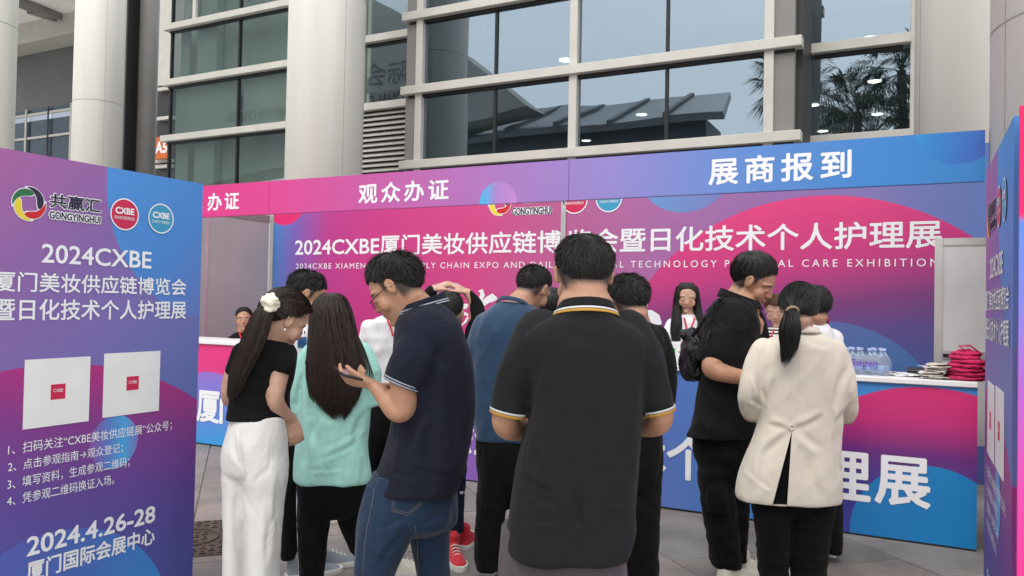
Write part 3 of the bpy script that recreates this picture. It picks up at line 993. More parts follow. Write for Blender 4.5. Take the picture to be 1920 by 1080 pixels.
# whiteboard on stand inside the booth
YW = 6.3
PW = Plane((0, YW, 0), (1, 0, 0), (0, -1, 0))
wb = thing('whiteboard', (0, YW, 0), 'white board in a grey metal frame standing at the right end of the booth', 'whiteboard')
a0, zt = PW.px(1753, 447); _, zm_ = PW.px(1760, 657)
a1 = a0 + 1.1
box('board_sheet', (a0 + 0.05, YW - 0.004, zm_), (a1, YW + 0.008, zt - 0.05), M['white_lam'], wb)
box('board_frame', (a0, YW - 0.015, 0.3), (a0 + 0.05, YW + 0.02, zt), M['alu'], wb)
box('board_frame', (a0 + 0.052, YW - 0.013, zt - 0.05), (a1, YW + 0.018, zt - 0.001), M['alu'], wb)
box('board_frame', (a0 + 0.052, YW - 0.014, zm_ - 0.06), (a1, YW + 0.018, zm_ - 0.002), M['alu'], wb)
box('lower_sheet', (a0 + 0.05, YW - 0.004, 0.5), (a1, YW + 0.006, zm_ - 0.062), M['white_lam'], wb)
box('latch', (a0 + 0.055, YW - 0.035, zm_ - 0.045), (a0 + 0.13, YW - 0.015, zm_ - 0.02), M['black'], wb, 0.004)

# ------------------------------------------------------------------ the two free-standing banner boxes
PLF = Plane((-3.05, onX(381, 345, -3.05)[1] - 1.0, 0), (0, 1, 0), (1, 0, 0))
def banner(X, y0, y1, sign, H, label, xdeep):
    """sign +1: printed face looks to +X (left banner); -1: to -X (right banner)"""
    t = thing('banner_box', (X, (y0 + y1) / 2, 0), label, 'banner', 'free-standing printed banner boxes')
    if sign > 0: pl = Plane((X, y0, 0), (0, 1, 0), (1, 0, 0))
    else: pl = Plane((X, y1, 0), (0, -1, 0), (-1, 0, 0))
    bm_ = print_mat('banner_print', [
        (None, ((0.1, 1.95), (1.05, 0.9)), [(0, 'a5639f'), (0.35, '8668a8'), (0.7, '6f70b0'), (1, '5f74b2')], 1),
        (fit_circle(PLF, [(203, 313), (207, 418), (241, 496), (296, 557), (374, 598)]), ((0.5, 1.9), (1.1, 1.3)), [(0, '4f8fd4'), (0.5, '4b86cc'), (1, '6a76b8')], 1),
        (fit_circle(PLF, [(0, 697), (183, 685), (301, 713), (373, 752)]), ((0.6, 1.42), (0.45, 0.3)), [(0, 'cc2f74'), (0.22, 'b93079'), (0.5, '83408c'), (0.75, '644c98'), (1, '54569f')], 1),
        (fit_circle(PLF, [(0, 1039), (134, 994), (216, 998), (301, 1080)]), ((0.2, 0.45), (0.8, 0.1)), [(0, '5663b0'), (0.5, '4a74c0'), (1, '3f8bd0')], 1),
    ], rough=0.5, spec=0.25, gain=0.94)
    print_panel('printed_face', pl, 0.0, 1.0, 0.015, H, bm_, t, 0.02)
    return t, pl


PINKSIDE = print_mat('banner_side_print', [
    (None, ((0.0, 1.95), (0.0, 0.0)), [(0, 'e22468'), (0.14, 'e0286c'), (0.15, '5f86d8'), (0.26, '7a7ed6'), (0.38, 'b060c4'), (0.5, 'd84ba8'), (0.62, 'e23a90'), (1, 'ea2a72')], 1)], rough=0.5, spec=0.25)
H_ = 1.95
XLf = onX(381, 345, -3.05)
lb, PLF = banner(-3.05, XLf[1] - 1.0, XLf[1], 1, XLf[2], 'printed banner box at the left edge with white Chinese title, instructions and dates', 0.5)
box('side_wall', (-3.55, XLf[1] - 1.0, 0.0), (-3.072, XLf[1], XLf[2] - 0.002), M['red_print'], lb)
yR1 = onX(1850, 322, 0.24)[1]
yR0 = onX(1911, 215, 0.24)[1]
HR = onX(1850, 322, 0.24)[2]
rb, PRF = banner(0.24, yR0, yR1, -1, HR, 'printed banner box at the right edge seen edge-on with a pink end', 0.5)
PRE = Plane((0.24, yR0, 0), (1, 0, 0), (0, -1, 0))
print_panel('end_face', PRE, 0.002, 0.6, 0.0, HR, PINKSIDE, rb, 0.02, off=0.001)
box('side_wall', (0.265, yR0 + 0.025, 0.0), (0.84, yR1, HR - 0.01), M['red_print'], rb)


def banner_text(pl, t, px=True):
    W = M['white_print']
    L = lambda s, bl, tr, **k: lettering_px(PLF, s, bl, tr, W, t, **k)
    rows = [('2024CXBE', (78, 497), (284, 462), 0.016), ('厦门美妆供应链博览会', (-12, 549), (349, 517), 0.014), ('暨日化技术个人护理展', (-12, 603), (349, 562), 0.014)]
    out = []
    for s, bl, tr, bd in rows:
        out.append((s, PLF.px(*bl), PLF.px(*tr), bd))
    return out


# left banner text: rectangles from the photograph, same layout reused on the right banner
LAY = []
def rect(s, x0, ytop0, ybot0, x1, ytop1, ybot1, bold, sp=1.0):
    """text whose left end spans ytop0..ybot0 at x0 and right end spans ytop1..ybot1 at x1"""
    a0, zt0 = PLF.px(x0, ytop0); _, zb0 = PLF.px(x0, ybot0)
    a1, zt1 = PLF.px(x1, ytop1); _, zb1 = PLF.px(x1, ybot1)
    LAY.append((s, a0, a1, (zb0 + zb1) / 2, (zt0 + zt1) / 2, bold, sp))
rect('2024CXBE', 78, 459, 495, 284, 470, 502, 0.012)
rect('厦门美妆供应链博览会', -14, 512, 549, 349, 519, 552, 0.012)
rect('暨日化技术个人护理展', -14, 562, 604, 349, 562, 596, 0.012)
rect('1、扫码关注“CXBE美妆供应链展”公众号；', 15, 832, 854, 322, 788, 808, 0.0)
rect('2、点击参观指南→观众登记；', 15, 864, 886, 230, 831, 850, 0.0)
rect('3、填写资料，生成参观二维码；', 14, 896, 918, 243, 857, 877, 0.0)
rect('4、凭参观二维码换证入场。', 13, 928, 948, 214, 890, 909, 0.0)
rect('2024.4.26-28', 50, 1005, 1042, 291, 949, 980, 0.018)
rect('厦门国际会展中心', 50, 1048, 1088, 290, 992, 1022, 0.018)
for pl, t, k in ((PLF, lb, 1), (PRF, rb, 1)):
    for s, a0, a1, zb0, zt0, bd, sp in LAY:
        lettering(pl, s, a0, a1, zb0, zt0, M['white_print'], t, bold=bd, spacing=sp, off=0.002)
    # emblem row
    logo_row(pl, t, trip(PLF, 54, 382, 349), (PLF.px(92, 390)[0], PLF.px(188, 390)[0], PLF.px(140, 395)[1], 0.078), [trip(PLF, 233, 402, 372), trip(PLF, 301, 410, 382)], 0.002)
    # the small round colour disc behind the instructions
    ac, zc = PLF.px(214, 829)
    dm = print_mat('disc_print', [(None, ((ac - 0.12, 0), (ac + 0.12, 0)), [(0, '8a4a9c'), (0.35, '5f78c0'), (0.7, '4aa0d8'), (1, '7a70b8')], 1)], wrinkle=0)
    N = 48
    v = [pl.w(ac + 0.115 * math.cos(2 * math.pi * q / N), zc + 0.115 * math.sin(2 * math.pi * q / N), 0.001) for q in range(N)]
    make('colour_disc', v, [tuple(range(N))], dm, t, uv=[(ac + 0.115 * math.cos(2 * math.pi * q / N), zc) for q in range(N)])
    # blank white code cards with the small round-cornered fair mark
    for (x0, y0, x1, y1) in ((46, 676, 169, 667 ), (195, 664, 300, 657)):
        aa, zt0 = PLF.px(x0, y0); ab, zt1 = PLF.px(x1, y1)
        zbm = PLF.px(x0, {46: 805, 195: 783}[x0])[1]
        lo, hi = pl.w(aa, zbm, 0.001), pl.w(ab, (zt0 + zt1) / 2, 0.0035)
        box('code_card', lo, hi, M['white_lam'], t)
        am, zmid = (aa + ab) / 2, (zbm + (zt0 + zt1) / 2) / 2
        s_ = 0.03
        lo, hi = pl.w(am - s_, zmid - s_, 0.0036), pl.w(am + s_, zmid + s_, 0.0044)
        box('card_mark', lo, hi, M['red_print'], t)
        lettering(pl, 'CXBE', am - 0.02, am + 0.02, zmid - 0.001, zmid + 0.012, M['white_print'], t, bold=0.0, off=0.005)

# ================================================================== PEOPLE
def vox(name, parts, voxel, m, parent, smooth=2, wr=None, post=None):
    """fuse closed pieces into one continuous surface"""
    g = Geo()
    for v, f in parts:
        g.add(v, f)
    me = bpy.data.meshes.new(name)
    org = tloc(parent)
    me.from_pydata((np.array(g.v) - org).tolist(), [], g.f)
    o = bpy.data.objects.new(name, me)
    COL.objects.link(o)
    md = o.modifiers.new('r', 'REMESH'); md.mode = 'VOXEL'; md.voxel_size = voxel
    if smooth:
        ms = o.modifiers.new('s', 'SMOOTH'); ms.iterations = smooth; ms.factor = 0.5
    dg = bpy.context.evaluated_depsgraph_get()
    me2 = bpy.data.meshes.new_from_object(o.evaluated_get(dg))
    me2.name = name
    o.modifiers.clear()
    o.data = me2
    bpy.data.meshes.remove(me)
    n = len(me2.vertices)
    co = np.zeros(n * 3); me2.vertices.foreach_get('co', co); co = co.reshape(-1, 3)
    if wr:
        no = np.zeros(n * 3); me2.vertices.foreach_get('normal', no); no = no.reshape(-1, 3)
        co = co + no * wr(co + org)[:, None]
        me2.vertices.foreach_set('co', co.ravel())
    if post:
        post(me2, co + org)
    me2.materials.clear(); me2.materials.append(m)
    me2.polygons.foreach_set('use_smooth', [True] * len(me2.polygons))
    me2.update()
    o.parent = parent
    return o


def cr(pts, n):
    """Catmull-Rom through rows of numbers"""
    p = np.array(pts, float)
    if len(p) < 3:
        t = np.linspace(0, 1, n * (len(p) - 1) + 1)[:, None]
        return p[0] * (1 - t) + p[-1] * t
    q = np.vstack([2 * p[0] - p[1], p, 2 * p[-1] - p[-2]])
    out = []
    for i in range(1, len(q) - 2):
        for k in range(n):
            t = k / n
            a, b, c, d = q[i - 1], q[i], q[i + 1], q[i + 2]
            out.append(0.5 * ((2 * b) + (-a + c) * t + (2 * a - 5 * b + 4 * c - d) * t * t + (-a + 3 * b - 3 * c + d) * t ** 3))
    out.append(p[-1])
    return np.array(out)


def rings_geo(rings, cap=True):
    n = len(rings[0])
    v = [tuple(q) for g in rings for q in g]
    f = [(i * n + k, i * n + (k + 1) % n, (i + 1) * n + (k + 1) % n, (i + 1) * n + k) for i in range(len(rings) - 1) for k in range(n)]
    if cap:
        f += [tuple(range(n))[::-1], tuple(range((len(rings) - 1) * n, len(rings) * n))]
    return v, f


def ell(c, ax, ay, az, nu=16, nv=10):
    """ellipsoid with half-axis vectors"""
    c, ax, ay, az = (np.array(q, float) for q in (c, ax, ay, az))
    v, f = [], []
    for i in range(1, nv):
        ph = math.pi * i / nv
        for k in range(nu):
            th = 2 * math.pi * k / nu
            v.append(c + ax * math.sin(ph) * math.cos(th) + ay * math.sin(ph) * math.sin(th) + az * math.cos(ph))
    for i in range(nv - 2):
        for k in range(nu):
            f.append((i * nu + k, (i + 1) * nu + k, (i + 1) * nu + (k + 1) % nu, i * nu + (k + 1) % nu))
    v += [c + az, c - az]
    t, b = len(v) - 2, len(v) - 1
    for k in range(nu):
        f.append((t, k, (k + 1) % nu))
        f.append((b, (nv - 2) * nu + (k + 1) % nu, (nv - 2) * nu + k))
    return v, f


class Limb:
    """a tapering round limb along a path of world points"""
    def __init__(s, pts, rad, sub=5, n=18, flat=None):
        a = cr([list(p) + [r] for p, r in zip(pts, rad)], sub) if len(pts) > 2 else np.array([list(pts[0]) + [rad[0]], list(pts[1]) + [rad[1]]])
        s.c, s.r = a[:, :3], a[:, 3]
        s.fr = []
        e1 = None
        for i in range(len(s.c)):
            d = s.c[min(i + 1, len(s.c) - 1)] - s.c[max(i - 1, 0)]
            d = d / (np.linalg.norm(d) + 1e-9)
            if e1 is None:
                h = fwd if abs(d.dot(fwd)) < 0.85 else u0
                e1 = h - d * h.dot(d)
            e1 = e1 - d * e1.dot(d); e1 = e1 / np.linalg.norm(e1)
            s.fr.append((d, e1, np.cross(d, e1)))
        s.n = n
        s.flat = flat or 1.0

    def ring(s, i, k=1.0, off=0.0):
        d, e1, e2 = s.fr[i]
        t = np.linspace(0, 2 * math.pi, s.n, endpoint=False)
        r = s.r[i] * k
        return s.c[i] + d * off + np.cos(t)[:, None] * e1 * r * s.flat + np.sin(t)[:, None] * e2 * r

    def geo(s, round0=True, round1=True):
        rings = []
        if round0:
            for a in (75, 50, 25): rings.append(s.ring(0, math.cos(R(a)), -s.r[0] * math.sin(R(a))))
        rings += [s.ring(i) for i in range(len(s.c))]
        if round1:
            for a in (25, 50, 75): rings.append(s.ring(-1, math.cos(R(a)), s.r[-1] * math.sin(R(a))))
        return rings_geo(rings)


def limb(pts, rad, **k):
    r = {q: k.pop(q) for q in ('round0', 'round1') if q in k}
    return Limb(pts, rad, **k).geo(**r)


def band(name, rings, th, m, parent):
    """a thin open band through the given rings (outer), th thick"""
    cs = [r.mean(0) for r in rings]
    inner = [c + (r - c) * (1 - th / max(1e-4, np.linalg.norm(r - c, axis=1).mean())) for r, c in zip(rings, cs)]
    n = len(rings[0])
    allr = list(rings) + inner[::-1] + [rings[0]]
    v, f = rings_geo(allr, cap=False)
    return make(name, v, f, m, parent, True)


class Rows:
    """a body form from its silhouette: rows (x_left, x_right, y, depth offset, thickness in metres) of pixels at base depth D"""
    def __init__(s, rows, D, sub=5, n=40, ex=2.55, tw=0.0):
        a = cr(rows, sub)
        s.rings, s.c, s.h = [], [], []
        t = np.linspace(0, 2 * math.pi, n, endpoint=False)
        ct, st = np.cos(t), np.sin(t)
        X = np.sign(ct) * np.abs(ct) ** (2 / ex); Y = np.sign(st) * np.abs(st) ** (2 / ex)
        for xl, xr, y, dd, th in a:
            d = D + dd
            c = P((xl + xr) / 2, y, d); hw = (xr - xl) / 2 / FOC * d
            s.c.append(c); s.h.append(hw)
            dep = np.array([fwd[0], fwd[1], 0]); dep /= np.linalg.norm(dep)
            rr = np.array([rgt[0], rgt[1], 0]); rr /= np.linalg.norm(rr)
            s.rings.append(c + X[:, None] * rr * hw + Y[:, None] * (dep * th / 2 + tw * rr * hw))
        s.n = n

    def geo(s):
        return rings_geo(s.rings)


def fold(specs, seed=0.0):
    """cloth folds as a displacement: (frequency vector, amplitude, kind)"""
    def fn(co):
        d = np.zeros(len(co))
        rr = np.stack([co @ r0, co @ f0, co[:, 2]], 1)
        for (fx, fy, fz, sh), amp, kind in specs:
            q = rr.copy()
            q[:, 0] += sh * q[:, 2]
            q = q * np.array([fx, fy, fz]) + seed
            val = np.array([noise.noise(Vector(p)) for p in q])
            if kind == 'r':
                val = 0.5 - np.abs(val) * 2.2
            d += amp * val
        return d
    return fn


def proj(co):
    v = co - CAM
    z = v @ fwd
    return CW / 2 + FOC * (v @ rgt) / z, CH / 2 - FOC * (v @ upv) / z


def creases(lines, base=None):
    """drag folds: (x0, y0, x1, y1, half width in pixels, depth in metres), a ridge with its valley, fading at both ends"""
    def fn(co):
        d = base(co) if base else np.zeros(len(co))
        x, y = proj(co)
        for x0, y0, x1, y1, w, amp in lines:
            L = math.hypot(x1 - x0, y1 - y0)
            ux, uy = (x1 - x0) / L, (y1 - y0) / L
            s = ((x - x0) * ux + (y - y0) * uy) / L
            e = ((x - x0) * -uy + (y - y0) * ux + 0.18 * L * (s - 0.5) ** 2 - 0.02 * L) / w
            env = np.clip(1 - np.abs(2 * s - 1) ** 3, 0, 1) * (np.abs(2 * s - 1) < 1)
            d += amp * 2.2 * e * np.exp(-e * e) * env
        return d
    return fn


def cloth(name, col, rough=0.85, bump=0.25, bscale=350, sheen=0.25, var=0.06, spec=0.25, crease=0.35, cscale=9):
    """fabric: weave relief, soft creases and slight unevenness of the dye"""
    m, t, b = mat_new(name)
    setin(b, rough, 0, spec * (0.55 if max(col if isinstance(col, tuple) else lin(col)) < 0.05 else 1.0))
    b.inputs['Sheen Weight'].default_value = sheen * (0.25 if max(col if isinstance(col, tuple) else lin(col)) < 0.05 else 1.0)
    b.inputs['Sheen Roughness'].default_value = 0.5
    c = col if isinstance(col, tuple) else lin(col)
    tc = t.nodes.new("ShaderNodeTexCoord")
    def nz(sc, det, stretch=(1, 1, 1), dist=0.0):
        mp = t.nodes.new("ShaderNodeMapping"); mp.inputs['Scale'].default_value = stretch
        t.links.new(tc.outputs['Object'], mp.inputs[0])
        n = t.nodes.new("ShaderNodeTexNoise"); n.inputs['Scale'].default_value = sc; n.inputs['Detail'].default_value = det
        n.inputs['Distortion'].default_value = dist
        t.links.new(mp.outputs[0], n.inputs['Vector'])
        return n.outputs[0]
    g = NG(t)
    v = g.m('ADD', g.m('MULTIPLY', nz(5, 4), var * 4), 1 - var * 2)
    mx = t.nodes.new("ShaderNodeVectorMath"); mx.operation = 'SCALE'; mx.inputs[0].default_value = c
    t.links.new(v, mx.inputs['Scale']); t.links.new(mx.outputs[0], b.inputs['Base Color'])
    b1 = t.nodes.new("ShaderNodeBump"); b1.inputs['Strength'].default_value = crease; b1.inputs['Distance'].default_value = 0.07
    t.links.new(nz(cscale, 3, (1, 1, 0.45), 0.8), b1.inputs['Height'])
    mp = t.nodes.new("ShaderNodeMapping"); mp.inputs['Scale'].default_value = (1, 1, 0.5); mp.inputs['Rotation'].default_value = (0.5, 0.6, 0)
    t.links.new(tc.outputs['Object'], mp.inputs[0])
    rn = t.nodes.new("ShaderNodeTexNoise"); rn.noise_type = 'RIDGED_MULTIFRACTAL'
    rn.inputs['Scale'].default_value = cscale * 0.55; rn.inputs['Detail'].default_value = 2.2; rn.inputs['Roughness'].default_value = 0.5; rn.inputs['Distortion'].default_value = 0.5
    t.links.new(mp.outputs[0], rn.inputs['Vector'])
    b3 = t.nodes.new("ShaderNodeBump"); b3.inputs['Strength'].default_value = min(1.0, crease * 1.3); b3.inputs['Distance'].default_value = 0.03
    t.links.new(rn.outputs[0], b3.inputs['Height']); t.links.new(b1.outputs[0], b3.inputs['Normal'])
    b2 = t.nodes.new("ShaderNodeBump"); b2.inputs['Strength'].default_value = bump; b2.inputs['Distance'].default_value = 0.001
    t.links.new(nz(bscale, 1), b2.inputs['Height']); t.links.new(b3.outputs[0], b2.inputs['Normal'])
    t.links.new(b2.outputs[0], b.inputs['Normal'])
    return m


def skin_mat(name, base, lipc=(0.42, 0.13, 0.11), stubble=0.0, eyes_open=False, brow=0.9, fade=False):
    m, t, b = mat_new(name)
    setin(b, 0.5, 0, 0.4)
    b.inputs['Subsurface Weight'].default_value = 0.12
    b.inputs['Subsurface Radius'].default_value = (0.9, 0.35, 0.2)
    b.inputs['Subsurface Scale'].default_value = 0.008
    g = NG(t)
    at = t.nodes.new("ShaderNodeAttribute"); at.attribute_name = 'hc'
    sp = t.nodes.new("ShaderNodeSeparateXYZ"); t.links.new(at.outputs['Vector'], sp.inputs[0])
    X, Y, Z = g.m('ABSOLUTE', sp.outputs[0]), sp.outputs[1], sp.outputs[2]
    n = t.nodes.new("ShaderNodeTexNoise"); n.inputs['Scale'].default_value = 22; n.inputs['Detail'].default_value = 4
    tc = t.nodes.new("ShaderNodeTexCoord"); t.links.new(tc.outputs['Object'], n.inputs['Vector'])
    mx = t.nodes.new("ShaderNodeVectorMath"); mx.operation = 'SCALE'; mx.inputs[0].default_value = base
    t.links.new(g.m('ADD', g.m('MULTIPLY', n.outputs[0], 0.6), 0.70), mx.inputs['Scale'])
    cur = mx.outputs[0]

    def spot(cx, cz, rx, rz, soft, ymin=0.055, tilt=0.0):
        ax = g.m('DIVIDE', g.m('SUBTRACT', X, cx), rx)
        zz = g.m('SUBTRACT', Z, cz) if not tilt else g.m('SUBTRACT', g.m('SUBTRACT', Z, cz), g.m('MULTIPLY', g.m('SUBTRACT', X, cx), tilt))
        az = g.m('DIVIDE', zz, rz)
        r = g.m('SQRT', g.m('ADD', g.m('MULTIPLY', ax, ax), g.m('MULTIPLY', az, az)))
        mr = t.nodes.new("ShaderNodeMapRange"); mr.inputs[1].default_value = 1 - soft; mr.inputs[2].default_value = 1 + soft
        mr.inputs[3].default_value = 1; mr.inputs[4].default_value = 0
        t.links.new(r, mr.inputs[0])
        return g.m('MULTIPLY', mr.outputs[0], g.m('GREATER_THAN', Y, ymin))
    red = tuple(base[i] * (1.06, 0.72, 0.66)[i] for i in range(3))
    cur = g.mix(g.m('MULTIPLY', spot(0.042, -0.02, 0.026, 0.022, 0.8), 0.35), cur, red)
    cur = g.mix(g.m('MULTIPLY', spot(0.0, -0.014, 0.016, 0.014, 0.6), 0.35), cur, red)
    if stubble:
        cur = g.mix(g.m('MULTIPLY', spot(0.0, -0.07, 0.05, 0.032, 0.5, 0.03), stubble), cur, (0.16, 0.11, 0.09))
    cur = g.mix(g.m('MULTIPLY', spot(0.0, -0.0505, 0.022, 0.0075, 0.35), 0.85), cur, lipc)
    cur = g.mix(g.m('MULTIPLY', spot(0.0, -0.0500, 0.021, 0.0016, 0.6), 0.8), cur, (0.06, 0.02, 0.02))
    cur = g.mix(g.m('MULTIPLY', spot(0.033, 0.0315, 0.021, 0.0048, 0.4, 0.05, -0.12), brow), cur, (0.012, 0.01, 0.009))
    if eyes_open:
        cur = g.mix(spot(0.031, 0.008, 0.0135, 0.0050, 0.25, 0.04), cur, (0.55, 0.5, 0.47))
        cur = g.mix(spot(0.031, 0.008, 0.0056, 0.0052, 0.2, 0.04), cur, (0.01, 0.008, 0.007))
        cur = g.mix(g.m('MULTIPLY', spot(0.031, 0.0135, 0.0155, 0.0016, 0.5, 0.04), 0.85), cur, (0.02, 0.015, 0.012))
    else:
        cur = g.mix(g.m('MULTIPLY', spot(0.031, 0.003, 0.0135, 0.0016, 0.5, 0.04), 0.75), cur, (0.02, 0.014, 0.012))
    cur = g.mix(g.m('MULTIPLY', spot(0.008, -0.0285, 0.0042, 0.0024, 0.5, 0.08), 0.8), cur, (0.05, 0.02, 0.015))
    if fade:
        def ramp_(v, a0, a1):
            mr = t.nodes.new("ShaderNodeMapRange"); mr.interpolation_type = 'SMOOTHSTEP'
            mr.inputs[1].default_value = a0; mr.inputs[2].default_value = a1
            t.links.new(v, mr.inputs[0]); return mr.outputs[0]
        n3 = t.nodes.new("ShaderNodeTexNoise"); n3.inputs['Scale'].default_value = 260; n3.inputs['Detail'].default_value = 2
        t.links.new(at.outputs['Vector'], n3.inputs['Vector'])
        zz = g.m('ADD', Z, g.m('MULTIPLY', g.m('SUBTRACT', n3.outputs[0], 0.5), 0.03))
        backm = g.m('MULTIPLY', ramp_(zz, -0.064, -0.030), g.m('MULTIPLY', ramp_(g.m('MULTIPLY', Y, -1.0), 0.006, 0.022), g.m('LESS_THAN', X, 0.0795)))
        side = g.m('MULTIPLY', ramp_(zz, -0.012, 0.024), g.m('MULTIPLY', ramp_(g.m('MULTIPLY', Y, -1.0), -0.036, -0.020), g.m('LESS_THAN', X, 0.0755)))
        cur = g.mix(g.m('MULTIPLY', g.m('MAXIMUM', backm, side), 0.93), cur, (0.012, 0.010, 0.009))
    t.links.new(cur, b.inputs['Base Color'])
    n2 = t.nodes.new("ShaderNodeTexNoise"); n2.inputs['Scale'].default_value = 300
    t.links.new(tc.outputs['Object'], n2.inputs['Vector'])
    bp = t.nodes.new("ShaderNodeBump"); bp.inputs['Strength'].default_value = 0.12; bp.inputs['Distance'].default_value = 0.001
    t.links.new(n2.outputs[0], bp.inputs['Height']); t.links.new(bp.outputs[0], b.inputs['Normal'])
    return m


def hair_mat(name, col, rough=0.5, spec=0.28):
    m, t, b = mat_new(name)
    setin(b, rough, 0, spec)
    tc = t.nodes.new("ShaderNodeTexCoord")
    n = t.nodes.new("ShaderNodeTexNoise"); n.inputs['Scale'].default_value = 140; n.inputs['Detail'].default_value = 2
    mp = t.nodes.new("ShaderNodeMapping"); mp.inputs['Scale'].default_value = (1, 1, 0.12)
    t.links.new(tc.outputs['Object'], mp.inputs[0]); t.links.new(mp.outputs[0], n.inputs['Vector'])
    g = NG(t)
    mx = t.nodes.new("ShaderNodeVectorMath"); mx.operation = 'SCALE'; mx.inputs[0].default_value = col
    t.links.new(g.m('ADD', g.m('MULTIPLY', n.outputs[0], 2.0), 0.1), mx.inputs['Scale'])
    t.links.new(mx.outputs[0], b.inputs['Base Color'])
    bp = t.nodes.new("ShaderNodeBump"); bp.inputs['Strength'].default_value = 0.5; bp.inputs['Distance'].default_value = 0.003
    t.links.new(n.outputs[0], bp.inputs['Height']); t.links.new(bp.outputs[0], b.inputs['Normal'])
    return m


SK = (0.43, 0.225, 0.14)
M['skin'] = skin_mat('skin_warm', SK, stubble=0.25, fade=True)
M['skin_f'] = skin_mat('skin_fair', (0.50, 0.295, 0.21), lipc=(0.45, 0.10, 0.10), brow=0.45)
M['skin_open'] = skin_mat('skin_warm_eyes_open', SK, stubble=0.2, eyes_open=True, fade=True)
M['hair'] = hair_mat('black_hair', (0.011, 0.0095, 0.0085))
M['hair_br'] = hair_mat('dark_brown_hair', (0.022, 0.013, 0.010), 0.36)
M['hair_lt'] = hair_mat('brown_dyed_hair', (0.085, 0.035, 0.018), 0.4)
M['sole'] = mat('rubber_sole', (0.62, 0.60, 0.55), 0.7, 0, 0.3, 0.08, 20)
M['sneaker'] = cloth('cream_sneaker', (0.62, 0.59, 0.50), 0.7, 0.3, 200, 0.1)
M['sneaker_grey'] = cloth('grey_sneaker', (0.22, 0.25, 0.28), 0.7, 0.3, 200, 0.1, 0.2)
M['sneaker_red'] = cloth('red_sneaker', (0.5, 0.02, 0.03), 0.6, 0.3, 200, 0.1, 0.1)


class Head:
    """c = head centre (world); yaw: 0 looks away from the viewer, 90 to the right of the picture, 180 at the viewer"""
    def __init__(s, c, yaw, pitch=0, roll=0, k=1.0, wide=1.0):
        a = R(yaw)
        F = f0 * math.cos(a) + r0 * math.sin(a)
        Rr = np.cross(F, u0)
        U = u0.copy()
        p = R(pitch)
        F, U = F * math.cos(p) - U * math.sin(p), U * math.cos(p) + F * math.sin(p)
        q = R(roll)
        Rr, U = Rr * math.cos(q) - U * math.sin(q), U * math.cos(q) + Rr * math.sin(q)
        s.c, s.R, s.F, s.U, s.k, s.w = np.array(c), Rr, F, U, k, wide

    def p(s, x, y, z):
        return s.c + s.k * (s.R * x * s.w + s.F * y + s.U * z)

    def loc(s, co):
        d = (co - s.c) / s.k
        return np.stack([d @ s.R / s.w, d @ s.F, d @ s.U], 1)

    def e(s, x, y, z, rx, ry, rz, n=(14, 10), yawz=0.0):
        Rr, F = s.R, s.F
        if yawz:
            a = R(yawz)
            Rr, F = s.R * math.cos(a) + s.F * math.sin(a), s.F * math.cos(a) - s.R * math.sin(a)
        return ell(s.p(x, y, z), Rr * rx * s.k * s.w, F * ry * s.k, s.U * rz * s.k, *n)

    def parts(s, ears=True, fem=False):
        o = [s.e(0, -0.012, 0.030, 0.074, 0.093, 0.086, (24, 16))]
        # face from brow to chin
        rows = [(0.062, 0.060, 0.030, 0.062), (0.045, 0.068, 0.020, 0.078), (0.025, 0.0695, 0.015, 0.083), (0.0, 0.068, 0.010, 0.0835), (-0.025, 0.064, 0.004, 0.084), (-0.050, 0.058 if not fem else 0.053, 0.002, 0.0835),
                (-0.075, 0.048 if not fem else 0.040, 0.002, 0.0825), (-0.095, 0.034 if not fem else 0.027, 0.018, 0.0795), (-0.108, 0.018, 0.035, 0.070)]
        rings = []
        for z, hw, yc, yf in cr(rows, 3):
            ring = []
            for t in np.linspace(0, 2 * math.pi, 28, endpoint=False):
                cx, sy = math.cos(t), math.sin(t)
                x = hw * np.sign(cx) * abs(cx) ** 0.85
                y = yc - 0.03 + (yf - yc + 0.03) * sy if sy > 0 else yc - 0.03 + 0.045 * sy
                ring.append(s.p(x, y, z))
            rings.append(np.array(ring))
        o.append(rings_geo(rings[::-1]))
        nose = [s.p(0, 0.077, 0.026), s.p(0, 0.082, 0.010), s.p(0, 0.0895, -0.007), s.p(0, 0.0945, -0.018)]
        o.append(limb(nose, [0.0085 * s.k, 0.009 * s.k, 0.0105 * s.k, 0.0118 * s.k], n=12))
        for q in (-1, 1):
            o.append(s.e(q * 0.0125, 0.0875, -0.0205, 0.0085, 0.0095, 0.0080))
            o.append(s.e(q * 0.031, 0.0735, 0.006, 0.0165, 0.0105, 0.0100))
            o.append(limb([s.p(q * 0.012, 0.0785, 0.030), s.p(q * 0.034, 0.0735, 0.033), s.p(q * 0.054, 0.057, 0.028)], [0.0075 * s.k] * 3, n=10))
            o.append(s.e(q * 0.042, 0.054, -0.022, 0.026, 0.024, 0.030))
            if ears:
                o.append(s.e(q * 0.077, -0.002, 0.006, 0.0065, 0.0175, 0.028, yawz=-q * 24))
                o.append(limb([s.p(q * 0.077, 0.009, -0.006), s.p(q * 0.079, 0.008, 0.026), s.p(q * 0.084, -0.012, 0.033), s.p(q * 0.086, -0.018, 0.010), s.p(q * 0.078, -0.006, -0.020)], [0.0042 * s.k] * 5, n=8, sub=4))
        o.append(s.e(0, 0.0840, -0.0445, 0.022, 0.0090, 0.0055))
        o.append(s.e(0, 0.0830, -0.0560, 0.019, 0.0095, 0.0060))
        o.append(s.e(0, 0.0735, -0.090, 0.021, 0.0165, 0.016))
        return o

    def sphere_dir(s, az, el):
        """a point on the skull and its normal; az from the face direction, el upwards"""
        x, y, z = math.sin(az) * math.cos(el), math.cos(az) * math.cos(el), math.sin(el)
        p = np.array([0.076 * x, -0.012 + 0.095 * y, 0.030 + 0.088 * z])
        n = np.array([x / 0.076, y / 0.095, z / 0.088]); n /= np.linalg.norm(n)
        return p, n


